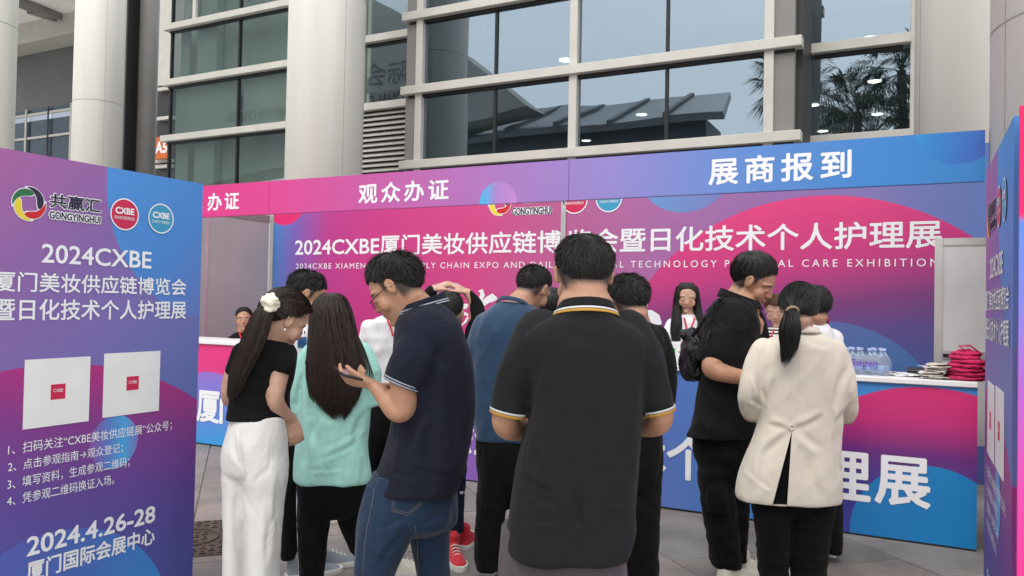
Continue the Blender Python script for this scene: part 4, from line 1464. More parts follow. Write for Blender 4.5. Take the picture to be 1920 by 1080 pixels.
def hairline(az, style='short'):
    """lowest elevation (radians) at which hair grows; az from the face, 0..pi"""
    a = abs(az)
    if style == 'nape':
        return float(np.interp(a, [0, 0.6, 0.95, 1.25, 1.5, 1.9, 2.4, math.pi], [R(44), R(38), R(22), R(2), R(-4), R(-38), R(-52), R(-54)]))
    return float(np.interp(a, [0, 0.55, 0.9, 1.2, 1.5, 1.85, 2.3, math.pi], [R(46), R(40), R(26), R(10), R(12), R(-16), R(-44), R(-50)]))


def hair_cap(H, m, parent, thick=0.016, fringe=0.0, style='short', seed=1, top=1.0, low=0.35, name='hair'):
    """rounded mass of hair on the skull with an uneven surface"""
    NU, NV = 96, 56
    v = []
    for j in range(NV + 1):
        el = R(90) - R(165) * j / NV
        for i in range(NU):
            az = 2 * math.pi * i / NU - math.pi
            p, n = H.sphere_dir(az, el)
            hl = hairline(az, style) - fringe * max(0, 1 - abs(az) / 1.0)
            above = (el - hl)
            up = min(1, max(0, above / R(62)))
            th = 0.8 * thick * (low + (top - low) * up ** 0.8)
            nz = noise.noise(Vector((p[0] * 45 + seed * 7, p[1] * 45, p[2] * 22))) + 0.5 * noise.noise(Vector((p[0] * 110, p[1] * 110 + seed, p[2] * 40)))
            th += 0.0028 * nz * (0.15 + up)
            edge = 0.6 * noise.noise(Vector((az * 9, seed, el * 3))) * R(7)
            if above < edge:
                th = -0.010 - 0.02 * min(1, (edge - above) / R(10))
            elif above < edge + R(14):
                q_ = (above - edge) / R(14)
                th = -0.005 + (th + 0.005) * q_ ** 0.6
            q = p + n * th
            v.append(H.p(*q))
    f = [(j * NU + i, j * NU + (i + 1) % NU, (j + 1) * NU + (i + 1) % NU, (j + 1) * NU + i) for j in range(NV) for i in range(NU)]
    return make(name, v, f, m, parent, True)


def strands(segs, wid, m, parent, name='hair_strands'):
    """ribbons: list of point lists"""
    v, f = [], []
    rt = random.Random(3)
    for pts, w in zip(segs, wid):
        n = len(pts)
        b = len(v)
        an = rt.uniform(-0.7, 0.7); ca_, sa_ = math.cos(an), math.sin(an)
        for i, p in enumerate(pts):
            a = pts[min(i + 1, n - 1)] - pts[max(i - 1, 0)]
            s_ = np.cross(a, fwd); L = np.linalg.norm(s_)
            s_ = s_ / L if L > 1e-9 else rgt
            s_ = s_ * ca_ + fwd * sa_
            ww = w * (1 - 0.85 * (i / (n - 1)) ** 2)
            v += [tuple(p - s_ * ww), tuple(p + s_ * ww)]
        f += [(b + 2 * i, b + 2 * i + 1, b + 2 * i + 3, b + 2 * i + 2) for i in range(n - 1)]
    return make(name, v, f, m, parent, True)


def short_hair(H, m, parent, n=2200, L=0.03, thick=0.016, fringe=0.0, style='short', seed=1, lift=0.25, whorl=(math.pi, R(62)), top=1.0, low=0.3, messy=0.5):
    hair_cap(H, m, parent, thick, fringe, style, seed, top, low * 0.4)
    low *= 0.4
    n = int(n * 2.1)
    rr = random.Random(seed)
    segs, wid = [], []
    wx = H.sphere_dir(*whorl)[0]
    while len(segs) < n:
        z = rr.uniform(-0.85, 1); el = math.asin(z); az = rr.uniform(-math.pi, math.pi)
        hl = hairline(az, style) - fringe * max(0, 1 - abs(az) / 1.0)
        if el < hl + R(1): continue
        p, nn = H.sphere_dir(az, el)
        up = min(1, max(0, (el - hl) / R(62)))
        th = thick * (low + (top - low) * up ** 0.8)
        away = p - wx
        away = away - nn * away.dot(nn); away /= (np.linalg.norm(away) + 1e-6)
        away = away + np.array([0, 0, -0.35 * (1 - up)])
        rnd = np.array([rr.gauss(0, 1), rr.gauss(0, 1), rr.gauss(0, 1)]) * messy
        cl = np.array([noise.noise(Vector(p * 38) + Vector((seed, k_, 0))) for k_ in (0, 11, 23)])
        d = away + rnd * 0.28 + cl * (0.5 + messy)
        d -= nn * d.dot(nn); d /= np.linalg.norm(d)
        l = L * (0.16 + 0.84 * up ** 0.8) * rr.uniform(0.45, 1.15)
        q0 = p + nn * (th * 0.7)
        lf = lift * rr.uniform(0.2, 1.5)
        if rr.random() < 0.03: l *= 1.15; lf = lift * 1.5 + 0.12
        pts = []
        for k in range(4):
            s_ = k / 3
            q = q0 + d * l * s_ + nn * l * (lf * s_ - 0.35 * s_ * s_ * (l / 0.05))
            pts.append(H.p(*q))
        segs.append(pts); wid.append(0.0009 * H.k * rr.uniform(0.6, 1.5))
    strands(segs, wid, m, parent)


def flow_strands(rings, n, m, parent, seed=1, wid=0.0018, off=0.004, t0=(0, 0.5), t1=(0.8, 1.0), arc=None, jitter=0.006, name='hair_strands', droop=0.0):
    """ribbons that run down a lofted mass of hair"""
    rr = random.Random(seed)
    Rn = np.array(rings)
    K, N = Rn.shape[:2]
    cen = Rn.mean(1)
    segs, ws = [], []
    for _ in range(n):
        a = rr.uniform(0, N) if arc is None else rr.uniform(*arc) * N / (2 * math.pi) % N
        s0, s1 = rr.uniform(*t0) * (K - 1), rr.uniform(*t1) * (K - 1)
        if s1 - s0 < 0.1 * K: continue
        steps = max(4, int((s1 - s0) / (K - 1) * 14))
        pts = []
        da = rr.gauss(0, 0.6)
        oo = off * rr.uniform(-0.3, 1.4)
        for k in range(steps):
            s_ = s0 + (s1 - s0) * k / (steps - 1)
            i = min(int(s_), K - 2); fr = s_ - i
            aa = (a + da * k / steps) % N
            j = int(aa) % N; fa = aa - int(aa)
            q = (Rn[i, j] * (1 - fa) + Rn[i, (j + 1) % N] * fa) * (1 - fr) + (Rn[i + 1, j] * (1 - fa) + Rn[i + 1, (j + 1) % N] * fa) * fr
            c = cen[i] * (1 - fr) + cen[i + 1] * fr
            d = q - c; d = d / (np.linalg.norm(d) + 1e-6)
            q = q + d * oo
            if k == steps - 1 and droop: q = q - u0 * droop * rr.random()
            pts.append(q)
        segs.append(pts); ws.append(wid * rr.uniform(0.5, 1.4))
    return strands(segs, ws, m, parent, name)


def cut_wedge(o, apex, bl, br):
    """opens a vent in the near side of a garment: the triangle apex, bottom-left, bottom-right (pixels)"""
    org = tloc(o.parent)
    bm = bmesh.new(); bm.from_mesh(o.data)
    for p, q in ((apex, bl), (apex, br)):
        n = np.cross(ray(*p), ray(*q)); n /= np.linalg.norm(n)
        bmesh.ops.bisect_plane(bm, geom=bm.verts[:] + bm.edges[:] + bm.faces[:], dist=1e-6, plane_co=Vector(CAM - org), plane_no=Vector(n))
    kill = []
    for f in bm.faces:
        c = np.array(f.calc_center_median()) + org
        if np.array(f.normal).dot(c - CAM) > 0.02: continue
        x, y = proj(c[None]); x, y = x[0], y[0]
        if y < apex[1] or y > max(bl[1], br[1]) + 60: continue
        t = (y - apex[1]) / (bl[1] - apex[1]); t2 = (y - apex[1]) / (br[1] - apex[1])
        if apex[0] + (bl[0] - apex[0]) * t < x < apex[0] + (br[0] - apex[0]) * t2: kill.append(f)
    bmesh.ops.delete(bm, geom=kill, context='FACES')
    bm.to_mesh(o.data); bm.free()


def hand(wrist, d, pn, parts, side=1, k=1.0, curl=(25, 35, 25), spread=0.12, thumb=40):
    """palm and five bent fingers; d to the fingertips, pn out of the palm's back; adds pieces to parts"""
    d = np.array(d, float); d /= np.linalg.norm(d)
    pn = np.array(pn, float); pn = pn - d * pn.dot(d); pn /= np.linalg.norm(pn)
    sx = np.cross(d, pn) * side
    w = np.array(wrist)
    rings = []
    for t, hw, hh in ((-0.005, 0.024, 0.018), (0.02, 0.031, 0.017), (0.05, 0.038, 0.0145), (0.08, 0.039, 0.012), (0.092, 0.034, 0.009)):
        c = w + d * t * k
        rings.append(np.array([c + k * (sx * hw * math.cos(a) + pn * hh * math.sin(a)) for a in np.linspace(0, 2 * math.pi, 16, endpoint=False)]))
    parts.append(rings_geo(rings))
    for i, (off, L) in enumerate(((0.029, 0.072), (0.010, 0.080), (-0.010, 0.075), (-0.028, 0.060))):
        p = w + d * 0.080 * k + sx * off * k
        q = d + sx * spread * (off / 0.03) * 0.5
        q /= np.linalg.norm(q)
        pts = [p - d * 0.012 * k, p]
        ang = 0
        for j, fr in enumerate((0.45, 0.30, 0.25)):
            ang += curl[j]
            v = q * math.cos(R(ang)) - pn * math.sin(R(ang))
            p = p + v * L * fr * k
            pts.append(p)
        r = 0.0088 * k
        parts.append(limb(pts, [r * 1.05, r, r * 0.95, r * 0.9, r * 0.8], sub=3, n=10))
    p = w + d * 0.022 * k + sx * 0.024 * k
    t1 = d * math.cos(R(thumb)) + sx * math.sin(R(thumb)) - pn * 0.25
    t1 /= np.linalg.norm(t1)
    p1 = p + t1 * 0.036 * k; t2 = t1 * 0.8 + d * 0.5 - pn * 0.25; t2 /= np.linalg.norm(t2)
    p2 = p1 + t2 * 0.028 * k
    parts.append(limb([p - t1 * 0.01 * k, p1, p2, p2 + (t2 - pn * 0.2) * 0.02 * k], [0.013 * k, 0.0105 * k, 0.0098 * k, 0.0085 * k], sub=3, n=10))


def shoe(parent, heel, yaw, k=1.0, m='sneaker', sole='sole'):
    """sneaker: fused upper, separate sole, tongue and laces; heel on the ground (world x, y), yaw as for heads"""
    a = R(yaw)
    F = f0 * math.cos(a) + r0 * math.sin(a); S = np.cross(F, u0)
    h = np.array([heel[0], heel[1], 0.0])
    def q(x, y, z): return h + k * (S * x + F * y + u0 * z)
    rows = [(0.0, 0.030, 0.085), (0.03, 0.036, 0.095), (0.07, 0.037, 0.095), (0.11, 0.040, 0.082), (0.16, 0.046, 0.064), (0.21, 0.046, 0.052), (0.25, 0.038, 0.044), (0.272, 0.020, 0.034)]
    rings = []
    for y, hw, hh in cr(rows, 2):
        ring = []
        for t in np.linspace(0, 2 * math.pi, 20, endpoint=False):
            c, s_ = math.cos(t), math.sin(t)
            z = 0.02 + (hh - 0.02) * max(0, s_) ** 0.75 if s_ > 0 else 0.02 + 0.008 * s_
            ring.append(q(hw * (1 - 0.25 * max(0, s_)) * np.sign(c) * abs(c) ** 0.7, y, z))
        rings.append(np.array(ring))
    o = vox('shoe', [rings_geo(rings), limb([q(0, 0.035, 0.06), q(0, 0.035, 0.115)], [0.036 * k, 0.036 * k])], 0.007, M[m], parent, 1)
    out = []
    for y, hw, _ in cr([(-0.008, 0.022, 0), (0.0, 0.034, 0), (0.03, 0.040, 0), (0.08, 0.039, 0), (0.13, 0.043, 0), (0.18, 0.050, 0), (0.23, 0.047, 0), (0.27, 0.034, 0), (0.288, 0.012, 0)], 2):
        out.append((y, hw))
    ol = [(-hw, y) for y, hw in out] + [(hw, y) for y, hw in out[::-1]]
    n = len(ol)
    v = [q(x, y, 0.002) for x, y in ol] + [q(x * 1.03, y, 0.018) for x, y in ol] + [q(x * 0.97, y, 0.030) for x, y in ol]
    f = [tuple(range(n)), tuple(range(2 * n, 3 * n))[::-1]] + [(j * n + i, (j + 1) * n + i, (j + 1) * n + (i + 1) % n, j * n + (i + 1) % n) for j in range(2) for i in range(n)]
    so = make('sole', v, f, M[sole], o)
    g = Geo()
    for i in range(4):
        y = 0.10 + 0.022 * i; z = 0.090 - 0.010 * i
        g.tube([q(-0.022, y, z - 0.006), q(0, y + 0.004, z + 0.004), q(0.022, y, z - 0.006)], 0.0035 * k, 6)
    g.out('laces', M[sole], o)
    return o


def person(label, x, y_ground_depth, group=None):
    c = P(x, 560, y_ground_depth)
    return thing('person', (c[0], c[1], 0), label, 'person', group)


def hc_attr(H):
    def post(me, co):
        a = me.attributes.new('hc', 'FLOAT_VECTOR', 'POINT')
        a.data.foreach_set('vector', H.loc(co).ravel().astype(np.float32))
    return post


def body(t, H, D, neck, arms, m='skin', voxel=0.0062, hands=(), extra=(), fem=False, ears=True, chest=None):
    """one continuous skin: head, neck, shoulder yoke, arms, hands. neck: (x, y, dd, r_px); arms: lists of (x, y, dd, r_px)"""
    parts = H.parts(ears=ears, fem=fem)
    nx, ny, nd, nr = neck
    nb = P(nx, ny, D + nd)
    r = nr / FOC * D
    nape = H.p(0, -0.022, -0.035)
    parts.append(limb([nape, (nape * 0.5 + nb * 0.5), nb, nb - u0 * 0.05], [0.054 * H.k, r, r * 1.1, r * 1.35]))
    jaw = H.p(0, 0.02, -0.07)
    parts.append(limb([jaw, nape * 0.3 + nb * 0.7], [0.035 * H.k, r * 0.85]))
    for a in arms:
        pts = [P(x, y, D + dd) for x, y, dd, _ in a]
        rr = [q / FOC * (D + dd) for _, _, dd, q in a]
        parts.append(limb([nb - u0 * 0.07] + pts[:1], [r * 0.8, rr[0] * 0.8]))
        parts.append(limb(pts, rr))
    for h in hands:
        hand(parts=parts, **h)
    parts += list(extra)
    return vox('body', parts, voxel, M[m], t, 1, post=hc_attr(H))


def sleeve(a, D, k=1.0, n=26):
    pts = [P(x, y, D + dd) for x, y, dd, _ in a]
    return Limb(pts, [q / FOC * (D + dd) * k for _, _, dd, q in a], n=n)


def end_band(name, L, m, parent, w=0.012, k=1.035, i=-1, off=0.0, th=0.004):
    d = L.fr[i][0]
    r = L.ring(i, k)
    return band(name, [r + d * (off - w), r + d * off], th, m, parent)


def collar(name, c, rx, ry, h, m, parent, tilt=0.0, flare=1.15, yaw=0.0, th=0.006, z0=0.0):
    """standing or folded collar band round the neck at world point c; tilt lowers its front (towards yaw)"""
    a = R(yaw)
    F = f0 * math.cos(a) + r0 * math.sin(a); S = np.cross(F, u0)
    t = np.linspace(0, 2 * math.pi, 36, endpoint=False)
    rings = []
    for z, k in ((z0 + h, 1.0), (z0 + h * 0.5, (1 + flare) / 2), (z0, flare)):
        rings.append(c + np.cos(t)[:, None] * S * rx * k + np.sin(t)[:, None] * (F * ry * k - u0 * tilt) + u0 * z)
    return band(name, rings, th, m, parent)

soft = lambda s=0.0, k=1.0: fold([((4.5, 4.5, 1.3, 0.35), 0.009 * k, 'n'), ((9, 9, 2.2, -0.6), 0.0045 * k, 'r'), ((7, 7, 12, 0.9), 0.0012 * k, 'r')], s)
crisp = lambda s=0.0, k=1.0: fold([((6, 6, 3, 0.5), 0.009 * k, 'r'), ((4, 4, 9, -0.4), 0.006 * k, 'r'), ((14, 14, 10, 0.8), 0.0025 * k, 'n')], s)
trous = lambda s=0.0, k=1.0: fold([((8, 8, 1.1, 0.15), 0.006 * k, 'n'), ((9, 9, 4, 0.9), 0.0035 * k, 'r'), ((12, 12, 5, -1.1), 0.0018 * k, 'r')], s)

M['polo_black'] = cloth('black_pique_cotton', (0.0130, 0.0130, 0.0142), 0.9, 0.5, 420, 0.15, crease=0.25)
M['polo_navy'] = cloth('navy_pique_cotton', (0.0105, 0.012, 0.023), 0.9, 0.5, 420, 0.18, crease=0.25)
M['blue_shirt'] = cloth('blue_jersey', (0.016, 0.045, 0.095), 0.7, 0.2, 300, 0.2, crease=0.2)
M['black_cotton'] = cloth('black_cotton', (0.006, 0.0058, 0.0062), 0.9, 0.3, 350, 0.12)
M['black_shirt'] = cloth('black_shirt_cloth', (0.0075, 0.0072, 0.0082), 0.8, 0.3, 300, 0.12, crease=0.6)
M['black_trouser'] = cloth('black_trouser_cloth', (0.0045, 0.0042, 0.0046), 0.85, 0.2, 350, 0.1, crease=0.5)
M['mint'] = cloth('mint_cotton', (0.35, 0.65, 0.565), 0.85, 0.3, 350, 0.1, 0.03, crease=0.4)
M['white_cloth'] = cloth('white_cotton', (0.70, 0.70, 0.72), 0.85, 0.3, 350, 0.1, 0.02, crease=0.45)
M['cream_trouser'] = cloth('off_white_trouser_cloth', (0.66, 0.64, 0.61), 0.8, 0.2, 350, 0.1, 0.015, crease=0.25)
M['beige'] = cloth('beige_blazer_cloth', (0.66, 0.595, 0.495), 0.8, 0.25, 300, 0.15, 0.02, crease=0.25, cscale=6)
M['grey_trouser'] = cloth('grey_purple_trouser_cloth', (0.075, 0.062, 0.072), 0.85, 0.3, 300, 0.1)
M['denim'] = cloth('blue_denim', (0.012, 0.028, 0.060), 0.9, 0.7, 420, 0.1, 0.16, crease=0.45)
M['thread'] = mat('pale_stitching', (0.20, 0.17, 0.13), 0.8, 0, 0.2, 0.1)
M['stripe_white'] = cloth('white_rib', (0.62, 0.62, 0.62), 0.9, 0.3, 300, 0.1)
M['stripe_yellow'] = cloth('yellow_rib', (0.50, 0.27, 0.045), 0.9, 0.3, 300, 0.1)
M['stripe_grey'] = cloth('pale_grey_rib', (0.36, 0.38, 0.42), 0.9, 0.3, 300, 0.1)
M['lanyard'] = mat('red_lanyard', (0.60, 0.03, 0.04), 0.6, 0, 0.3, 0.05)
M['scrunchie'] = cloth('ivory_satin', (0.72, 0.66, 0.52), 0.45, 0.1, 200, 0.3, 0.03, 0.5)
M['tan_tie'] = cloth('tan_hair_tie_cloth', (0.30, 0.20, 0.13), 0.8, 0.3, 200, 0.2)
M['bag_black'] = cloth('black_nylon', (0.009, 0.009, 0.010), 0.38, 0.1, 100, 0.0, 0.1, 0.5, 0.9, 14)
M['pearl'] = mat('pearl', (0.75, 0.72, 0.68), 0.25, 0, 0.6, 0.02)


def legs(t, rows_list, D, mname, wrf, voxel=0.010, hip=None, name='trousers'):
    parts = [Rows(r, D, n=28, ex=2.1).geo() for r in rows_list]
    if hip:
        xl, xr, y, dd, th = hip[-1]
        w, dy = xr - xl, 34 * 2.4 / D
        hip = list(hip) + [(xl + 0.10 * w, xr - 0.10 * w, y + dy * 0.6, dd, th * 0.72), (xl + 0.26 * w, xr - 0.26 * w, y + dy, dd, th * 0.42)]
        parts.append(Rows(hip, D, n=36, ex=2.2).geo())
        # the legs start well inside the seat
        parts = []
        for r in rows_list:
            a, b_ = r[0], hip[-3]
            r = [(a[0] + 0.12 * (a[1] - a[0]), a[1] - 0.12 * (a[1] - a[0]), a[2] - 70 * 2.4 / D, a[3], a[4] * 0.6)] + list(r)
            parts.append(Rows(r, D, n=28, ex=2.1).geo())
        parts.append(Rows(hip, D, n=36, ex=2.2).geo())
    return vox(name, parts, voxel, M[mname], t, 2, wrf)


# ---- 1 man in the black polo with yellow and white trim, nearest to the camera
D = 2.4
t = person('broad man in black polo with yellow and white striped collar, nearest of the crowd', 1095, D)
H = Head(P(1094, 522, D + 0.03), -8, 24, 0, 1.02, 1.06)
body(t, H, D, (1097, 585, 0.0, 50), [[(990, 670, 0, 27), (953, 755, 0, 25), (950, 798, 0.03, 25), (985, 800, 0.17, 22), (1035, 780, 0.30, 17)],
     [(1202, 668, 0, 27), (1235, 752, 0, 24), (1234, 792, 0.03, 24), (1190, 795, 0.17, 21), (1140, 780, 0.30, 16)]])
short_hair(H, M['hair'], t, 3000, 0.034, 0.017, seed=3, low=0.12, messy=0.6)
SL = sleeve([(1012, 628, 0.02, 49), (984, 680, 0.0, 44), (963, 730, 0, 37), (952, 776, 0.0, 34)], D)
SR = sleeve([(1178, 628, 0.02, 49), (1207, 680, 0.0, 44), (1225, 730, 0, 36), (1236, 772, 0.0, 31)], D)
T = Rows([(1062, 1138, 573, -0.01, 0.15), (1050, 1150, 584, -0.005, 0.19), (1035, 1162, 596, 0.0, 0.20), (998, 1196, 612, 0, 0.23), (974, 1218, 640, 0, 0.26), (984, 1211, 690, 0, 0.29), (994, 1204, 760, 0, 0.31), (978, 1198, 840, 0, 0.33),
          (962, 1190, 920, 0, 0.35), (952, 1188, 985, 0, 0.36), (947, 1181, 1018, 0, 0.36), (952, 1175, 1032, 0, 0.355)], D)
polo = vox('polo_shirt', [T.geo(), SL.geo(round1=False), SR.geo(round1=False)], 0.008, M['polo_black'], t, 3, creases([(1008, 800, 1006, 900, 12, .006), (1190, 800, 1180, 900, 12, -.006), (1052, 760, 1030, 930, 22, .008), (1122, 740, 1130, 930, 24, -.007), (1066, 850, 1078, 990, 9, .006), (1090, 870, 1092, 985, 8, -.005), (1050, 860, 1062, 960, 8, .004),
    (980, 925, 1060, 960, 7, .004), (985, 985, 1070, 975, 6, .0035), (1075, 975, 1100, 1000, 4, .003), (1085, 965, 1105, 985, 4, -.003), (1120, 950, 1188, 942, 6, .003), (975, 880, 1040, 925, 9, -.005), (1160, 830, 1140, 950, 12, .006), (1016, 840, 996, 940, 10, -.006), (1060, 640, 1130, 646, 14, .002)], soft(1.0, 1.0)))
for L in (SL, SR):
    end_band('sleeve_stripe', L, M['stripe_white'], polo, 0.0055, 1.045, off=-0.006)
    end_band('sleeve_stripe', L, M['stripe_yellow'], polo, 0.008, 1.03, off=0.004)
cc = P(1098, 592, D)
collar('collar', cc, 0.083, 0.087, 0.032, M['polo_black'], polo, 0.022, 1.16, 0, z0=0.004)
collar('collar_stripe', cc, 0.0975, 0.0995, 0.0055, M['stripe_white'], polo, 0.023, 1.02, 0, z0=0.003)
collar('collar_stripe', cc, 0.101, 0.103, 0.007, M['stripe_yellow'], polo, 0.023, 1.03, 0, z0=-0.006)
legs(t, [[(942, 1062, 1090, 0, 0.22), (938, 1058, 1200, 0, 0.20), (945, 1045, 1320, 0, 0.17), (950, 1035, 1425, 0, 0.16)], [(1056, 1172, 1090, 0, 0.22), (1060, 1172, 1200, 0, 0.20), (1070, 1165, 1320, 0, 0.17), (1078, 1160, 1425, 0, 0.16)]],
     D, 'grey_trouser', trous(2.0), hip=[(940, 1172, 985, 0, 0.27), (934, 1176, 1060, 0, 0.28), (940, 1172, 1130, 0, 0.24)])
for x, s in ((1000, -8), (1115, 8)):
    c = P(x, 1430, D); shoe(t, (c[0], c[1]), s, 1.0, 'sneaker_grey')

# ---- 2 man in the navy polo with glasses, looking at his phone
D = 2.9
t = person('man in navy polo and jeans with glasses, bent over the phone in his hands', 780, D)
H = Head(P(743, 545, D), -88, 38, 4, 1.02)
hd_d = -r0 * 0.93 + u0 * 0.12 + f0 * 0.1
hd_d2 = -r0 * 0.55 + u0 * 0.25 + f0 * -0.55
body(t, H, D, (790, 592, 0.02, 33), [[(790, 640, -0.11, 26), (760, 715, -0.15, 27), (757, 762, -0.15, 24.5), (742, 768, -0.15, 22), (715, 738, -0.13, 15.5), (699, 722, -0.12, 11.5)],
     [(790, 640, 0.12, 24), (752, 715, 0.16, 22), (745, 752, 0.16, 18), (730, 742, 0.14, 14), (724, 728, 0.10, 11)]],
     hands=[dict(wrist=P(698, 720, D - 0.12), d=hd_d, pn=u0 * -0.75 - f0 * 0.5 + r0 * 0.1, side=1, k=0.95, curl=(18, 30, 20), thumb=25),
            dict(wrist=P(722, 727, D + 0.09), d=-r0 * 0.75 + u0 * 0.25 - f0 * 0.35, pn=-u0 * 0.8, side=-1, k=0.92, curl=(30, 35, 20), thumb=30)])
short_hair(H, M['hair'], t, 3600, 0.044, 0.020, fringe=R(12), seed=11, low=0.2, messy=0.55, lift=0.35, top=1.15)
gl = Geo()
for q in (-1, 1):
    gl.tube([H.p(q * (0.032 + 0.022 * math.cos(a)), 0.098 - 0.006 * abs(math.cos(a)), 0.004 + 0.017 * math.sin(a)) for a in np.linspace(0, 2 * math.pi, 17)], 0.0013, 6)
    gl.tube([H.p(q * 0.054, 0.094, 0.010), H.p(q * 0.070, 0.075, 0.012), H.p(q * 0.0835, 0.01, 0.016), H.p(q * 0.083, -0.008, 0.004)], 0.0016, 6)
gl.tube([H.p(-0.010, 0.099, 0.008), H.p(0, 0.103, 0.010), H.p(0.010, 0.099, 0.008)], 0.0013, 6)
gls = gl.out('glasses', M['black'], t, True)
SN = sleeve([(806, 622, -0.09, 46), (790, 655, -0.12, 44), (768, 690, -0.145, 40), (754, 722, -0.15, 36)], D)
SF = sleeve([(796, 630, 0.10, 38), (776, 670, 0.13, 36), (756, 712, 0.15, 30)], D)
T = Rows([(772, 822, 566, 0.0, 0.13), (756, 842, 580, 0.0, 0.20), (744, 858, 600, 0, 0.32), (738, 870, 630, 0, 0.38), (736, 882, 680, 0, 0.37), (738, 887, 740, 0, 0.34), (734, 882, 800, 0, 0.33), (720, 874, 850, 0, 0.34), (703, 862, 895, 0, 0.34), (693, 850, 918, 0, 0.34)], D, tw=-0.25)
polo = vox('polo_shirt', [T.geo(), SN.geo(round1=False), SF.geo(round1=False)], 0.008, M['polo_navy'], t, 3, creases([(815, 640, 800, 760, 14, .010), (842, 660, 838, 860, 18, .006), (800, 770, 770, 850, 12, -.009), (770, 800, 745, 895, 10, .006), (820, 760, 815, 900, 16, -.006), (715, 880, 790, 905, 6, .004), (760, 870, 850, 890, 7, -.004), (790, 640, 840, 700, 12, .005), (740, 690, 775, 660, 7, .004), (850, 780, 845, 890, 9, .005)], soft(5.0, 0.7)))
end_band('sleeve_stripe', SN, M['stripe_grey'], polo, 0.0045, 1.065, off=-0.011)
end_band('sleeve_stripe', SN, M['stripe_grey'], polo, 0.0045, 1.065, off=-0.002)
cc = P(792, 582, D)
collar('collar', cc, 0.072, 0.082, 0.034, M['polo_navy'], polo, 0.030, 1.18, -90, z0=0.004)
collar('collar_stripe', cc, 0.086, 0.097, 0.004, M['stripe_grey'], polo, 0.031, 1.02, -90, z0=0.006)
collar('collar_stripe', cc, 0.083, 0.094, 0.004, M['stripe_grey'], polo, 0.0305, 1.02, -90, z0=0.014)
jn = legs(t, [[(672, 790, 965, -0.05, 0.21), (667, 772, 1010, -0.06, 0.20), (664, 738, 1085, -0.07, 0.17), (676, 735, 1160, -0.05, 0.15), (684, 738, 1270, 0.0, 0.14)],
     [(745, 852, 950, 0.06, 0.21), (768, 842, 1010, 0.07, 0.19), (782, 842, 1085, 0.07, 0.16), (790, 842, 1160, 0.08, 0.14), (796, 842, 1258, 0.12, 0.13)]],
     D, 'denim', creases([(700, 1000, 760, 975, 6, .006), (690, 1030, 740, 1050, 6, -.006), (670, 1040, 730, 1065, 5, .005), (760, 985, 700, 1060, 8, .006), (790, 990, 840, 960, 6, .006), (785, 1030, 838, 1010, 5, -.005), (786, 1060, 840, 1050, 5, .005), (690, 950, 740, 1000, 8, -.004)], trous(3.0, 0.8)), hip=[(700, 848, 885, 0, 0.30), (688, 856, 930, 0, 0.31), (676, 855, 975, 0, 0.27)], voxel=0.009)
def surf_line(pts, D, dd, r, m, parent, name='stitching'):
    Geo().tube([P(x, y, D + dd_) for (x, y, dd_) in pts], r, 5).out(name, m, parent)
surf = lambda pts: [tuple(p) for p in pts]
# seam and back pocket stitched on the surface: dropped onto it by ray
def drop(o, pts, lift=0.0015, sub=6):
    out = []
    bp = []
    for i in range(len(pts) - 1):
        for k in range(sub):
            s_ = k / sub
            bp.append((pts[i][0] * (1 - s_) + pts[i + 1][0] * s_, pts[i][1] * (1 - s_) + pts[i + 1][1] * s_))
    bp.append(pts[-1])
    org = tloc(o.parent)
    for x, y in bp:
        r = ray(x, y); rn = r / np.linalg.norm(r)
        ok, loc, nor, _ = o.ray_cast(Vector(CAM - org), Vector(rn))
        if ok: out.append(np.array(loc) + org + np.array(nor) * lift)
    return out
def stitch(o, parent, pts, r=0.0008, m='thread', name='stitching', lift=0.0008):
    q = drop(o, pts, lift)
    if len(q) > 2: return Geo().tube(q, r, 5).out(name, M[m], parent, True)
stitch(jn, jn, [(741, 921), (734, 957), (764, 966), (790, 946), (795, 929)])
stitch(jn, jn, [(744, 922), (738, 954), (764, 962), (787, 944), (791, 928)])
stitch(jn, jn, [(702, 915), (698, 945), (688, 990), (683, 1030), (680, 1078)])
stitch(jn, jn, [(778, 985), (783, 1020), (784, 1078)])
for x, dd, s in ((708, -0.05, -70), (812, 0.12, -60)):
    c = P(x, 1270, D + dd); shoe(t, (c[0], c[1]), s, 1.0, 'sneaker')
# his phone is held, so it is a thing of its own
pc = P(653, 701, D - 0.10)
ph = thing('smartphone', (pc[0], pc[1], pc[2]), 'dark smartphone held in both hands of the man in the navy polo', 'phone')
ax = -r0 * 0.42 + u0 * 0.10 + f0 * 0.90; ax /= np.linalg.norm(ax)
ay = r0 * 0.9 - u0 * 0.25 + f0 * 0.3; ay -= ax * ay.dot(ax); ay /= np.linalg.norm(ay); az = np.cross(ax, ay)
def obox(name, c, axs, hs, m, parent, bev=0.0):
    g = Geo().box((-hs[0], -hs[1], -hs[2]), hs, bev)
    v = [c + axs[0] * p[0] + axs[1] * p[1] + axs[2] * p[2] for p in g.v]
    return make(name, v, g.f, m, parent)
obox('phone_case', pc, (ax, ay, az), (0.074, 0.036, 0.0045), M['black'], ph, 0.002)
obox('screen', pc + az * (0.005 if az[2] > 0 else -0.005), (ax, ay, az), (0.070, 0.033, 0.0004), mat('phone_screen', (0.04, 0.045, 0.05), 0.1, 0, 0.6), ph)

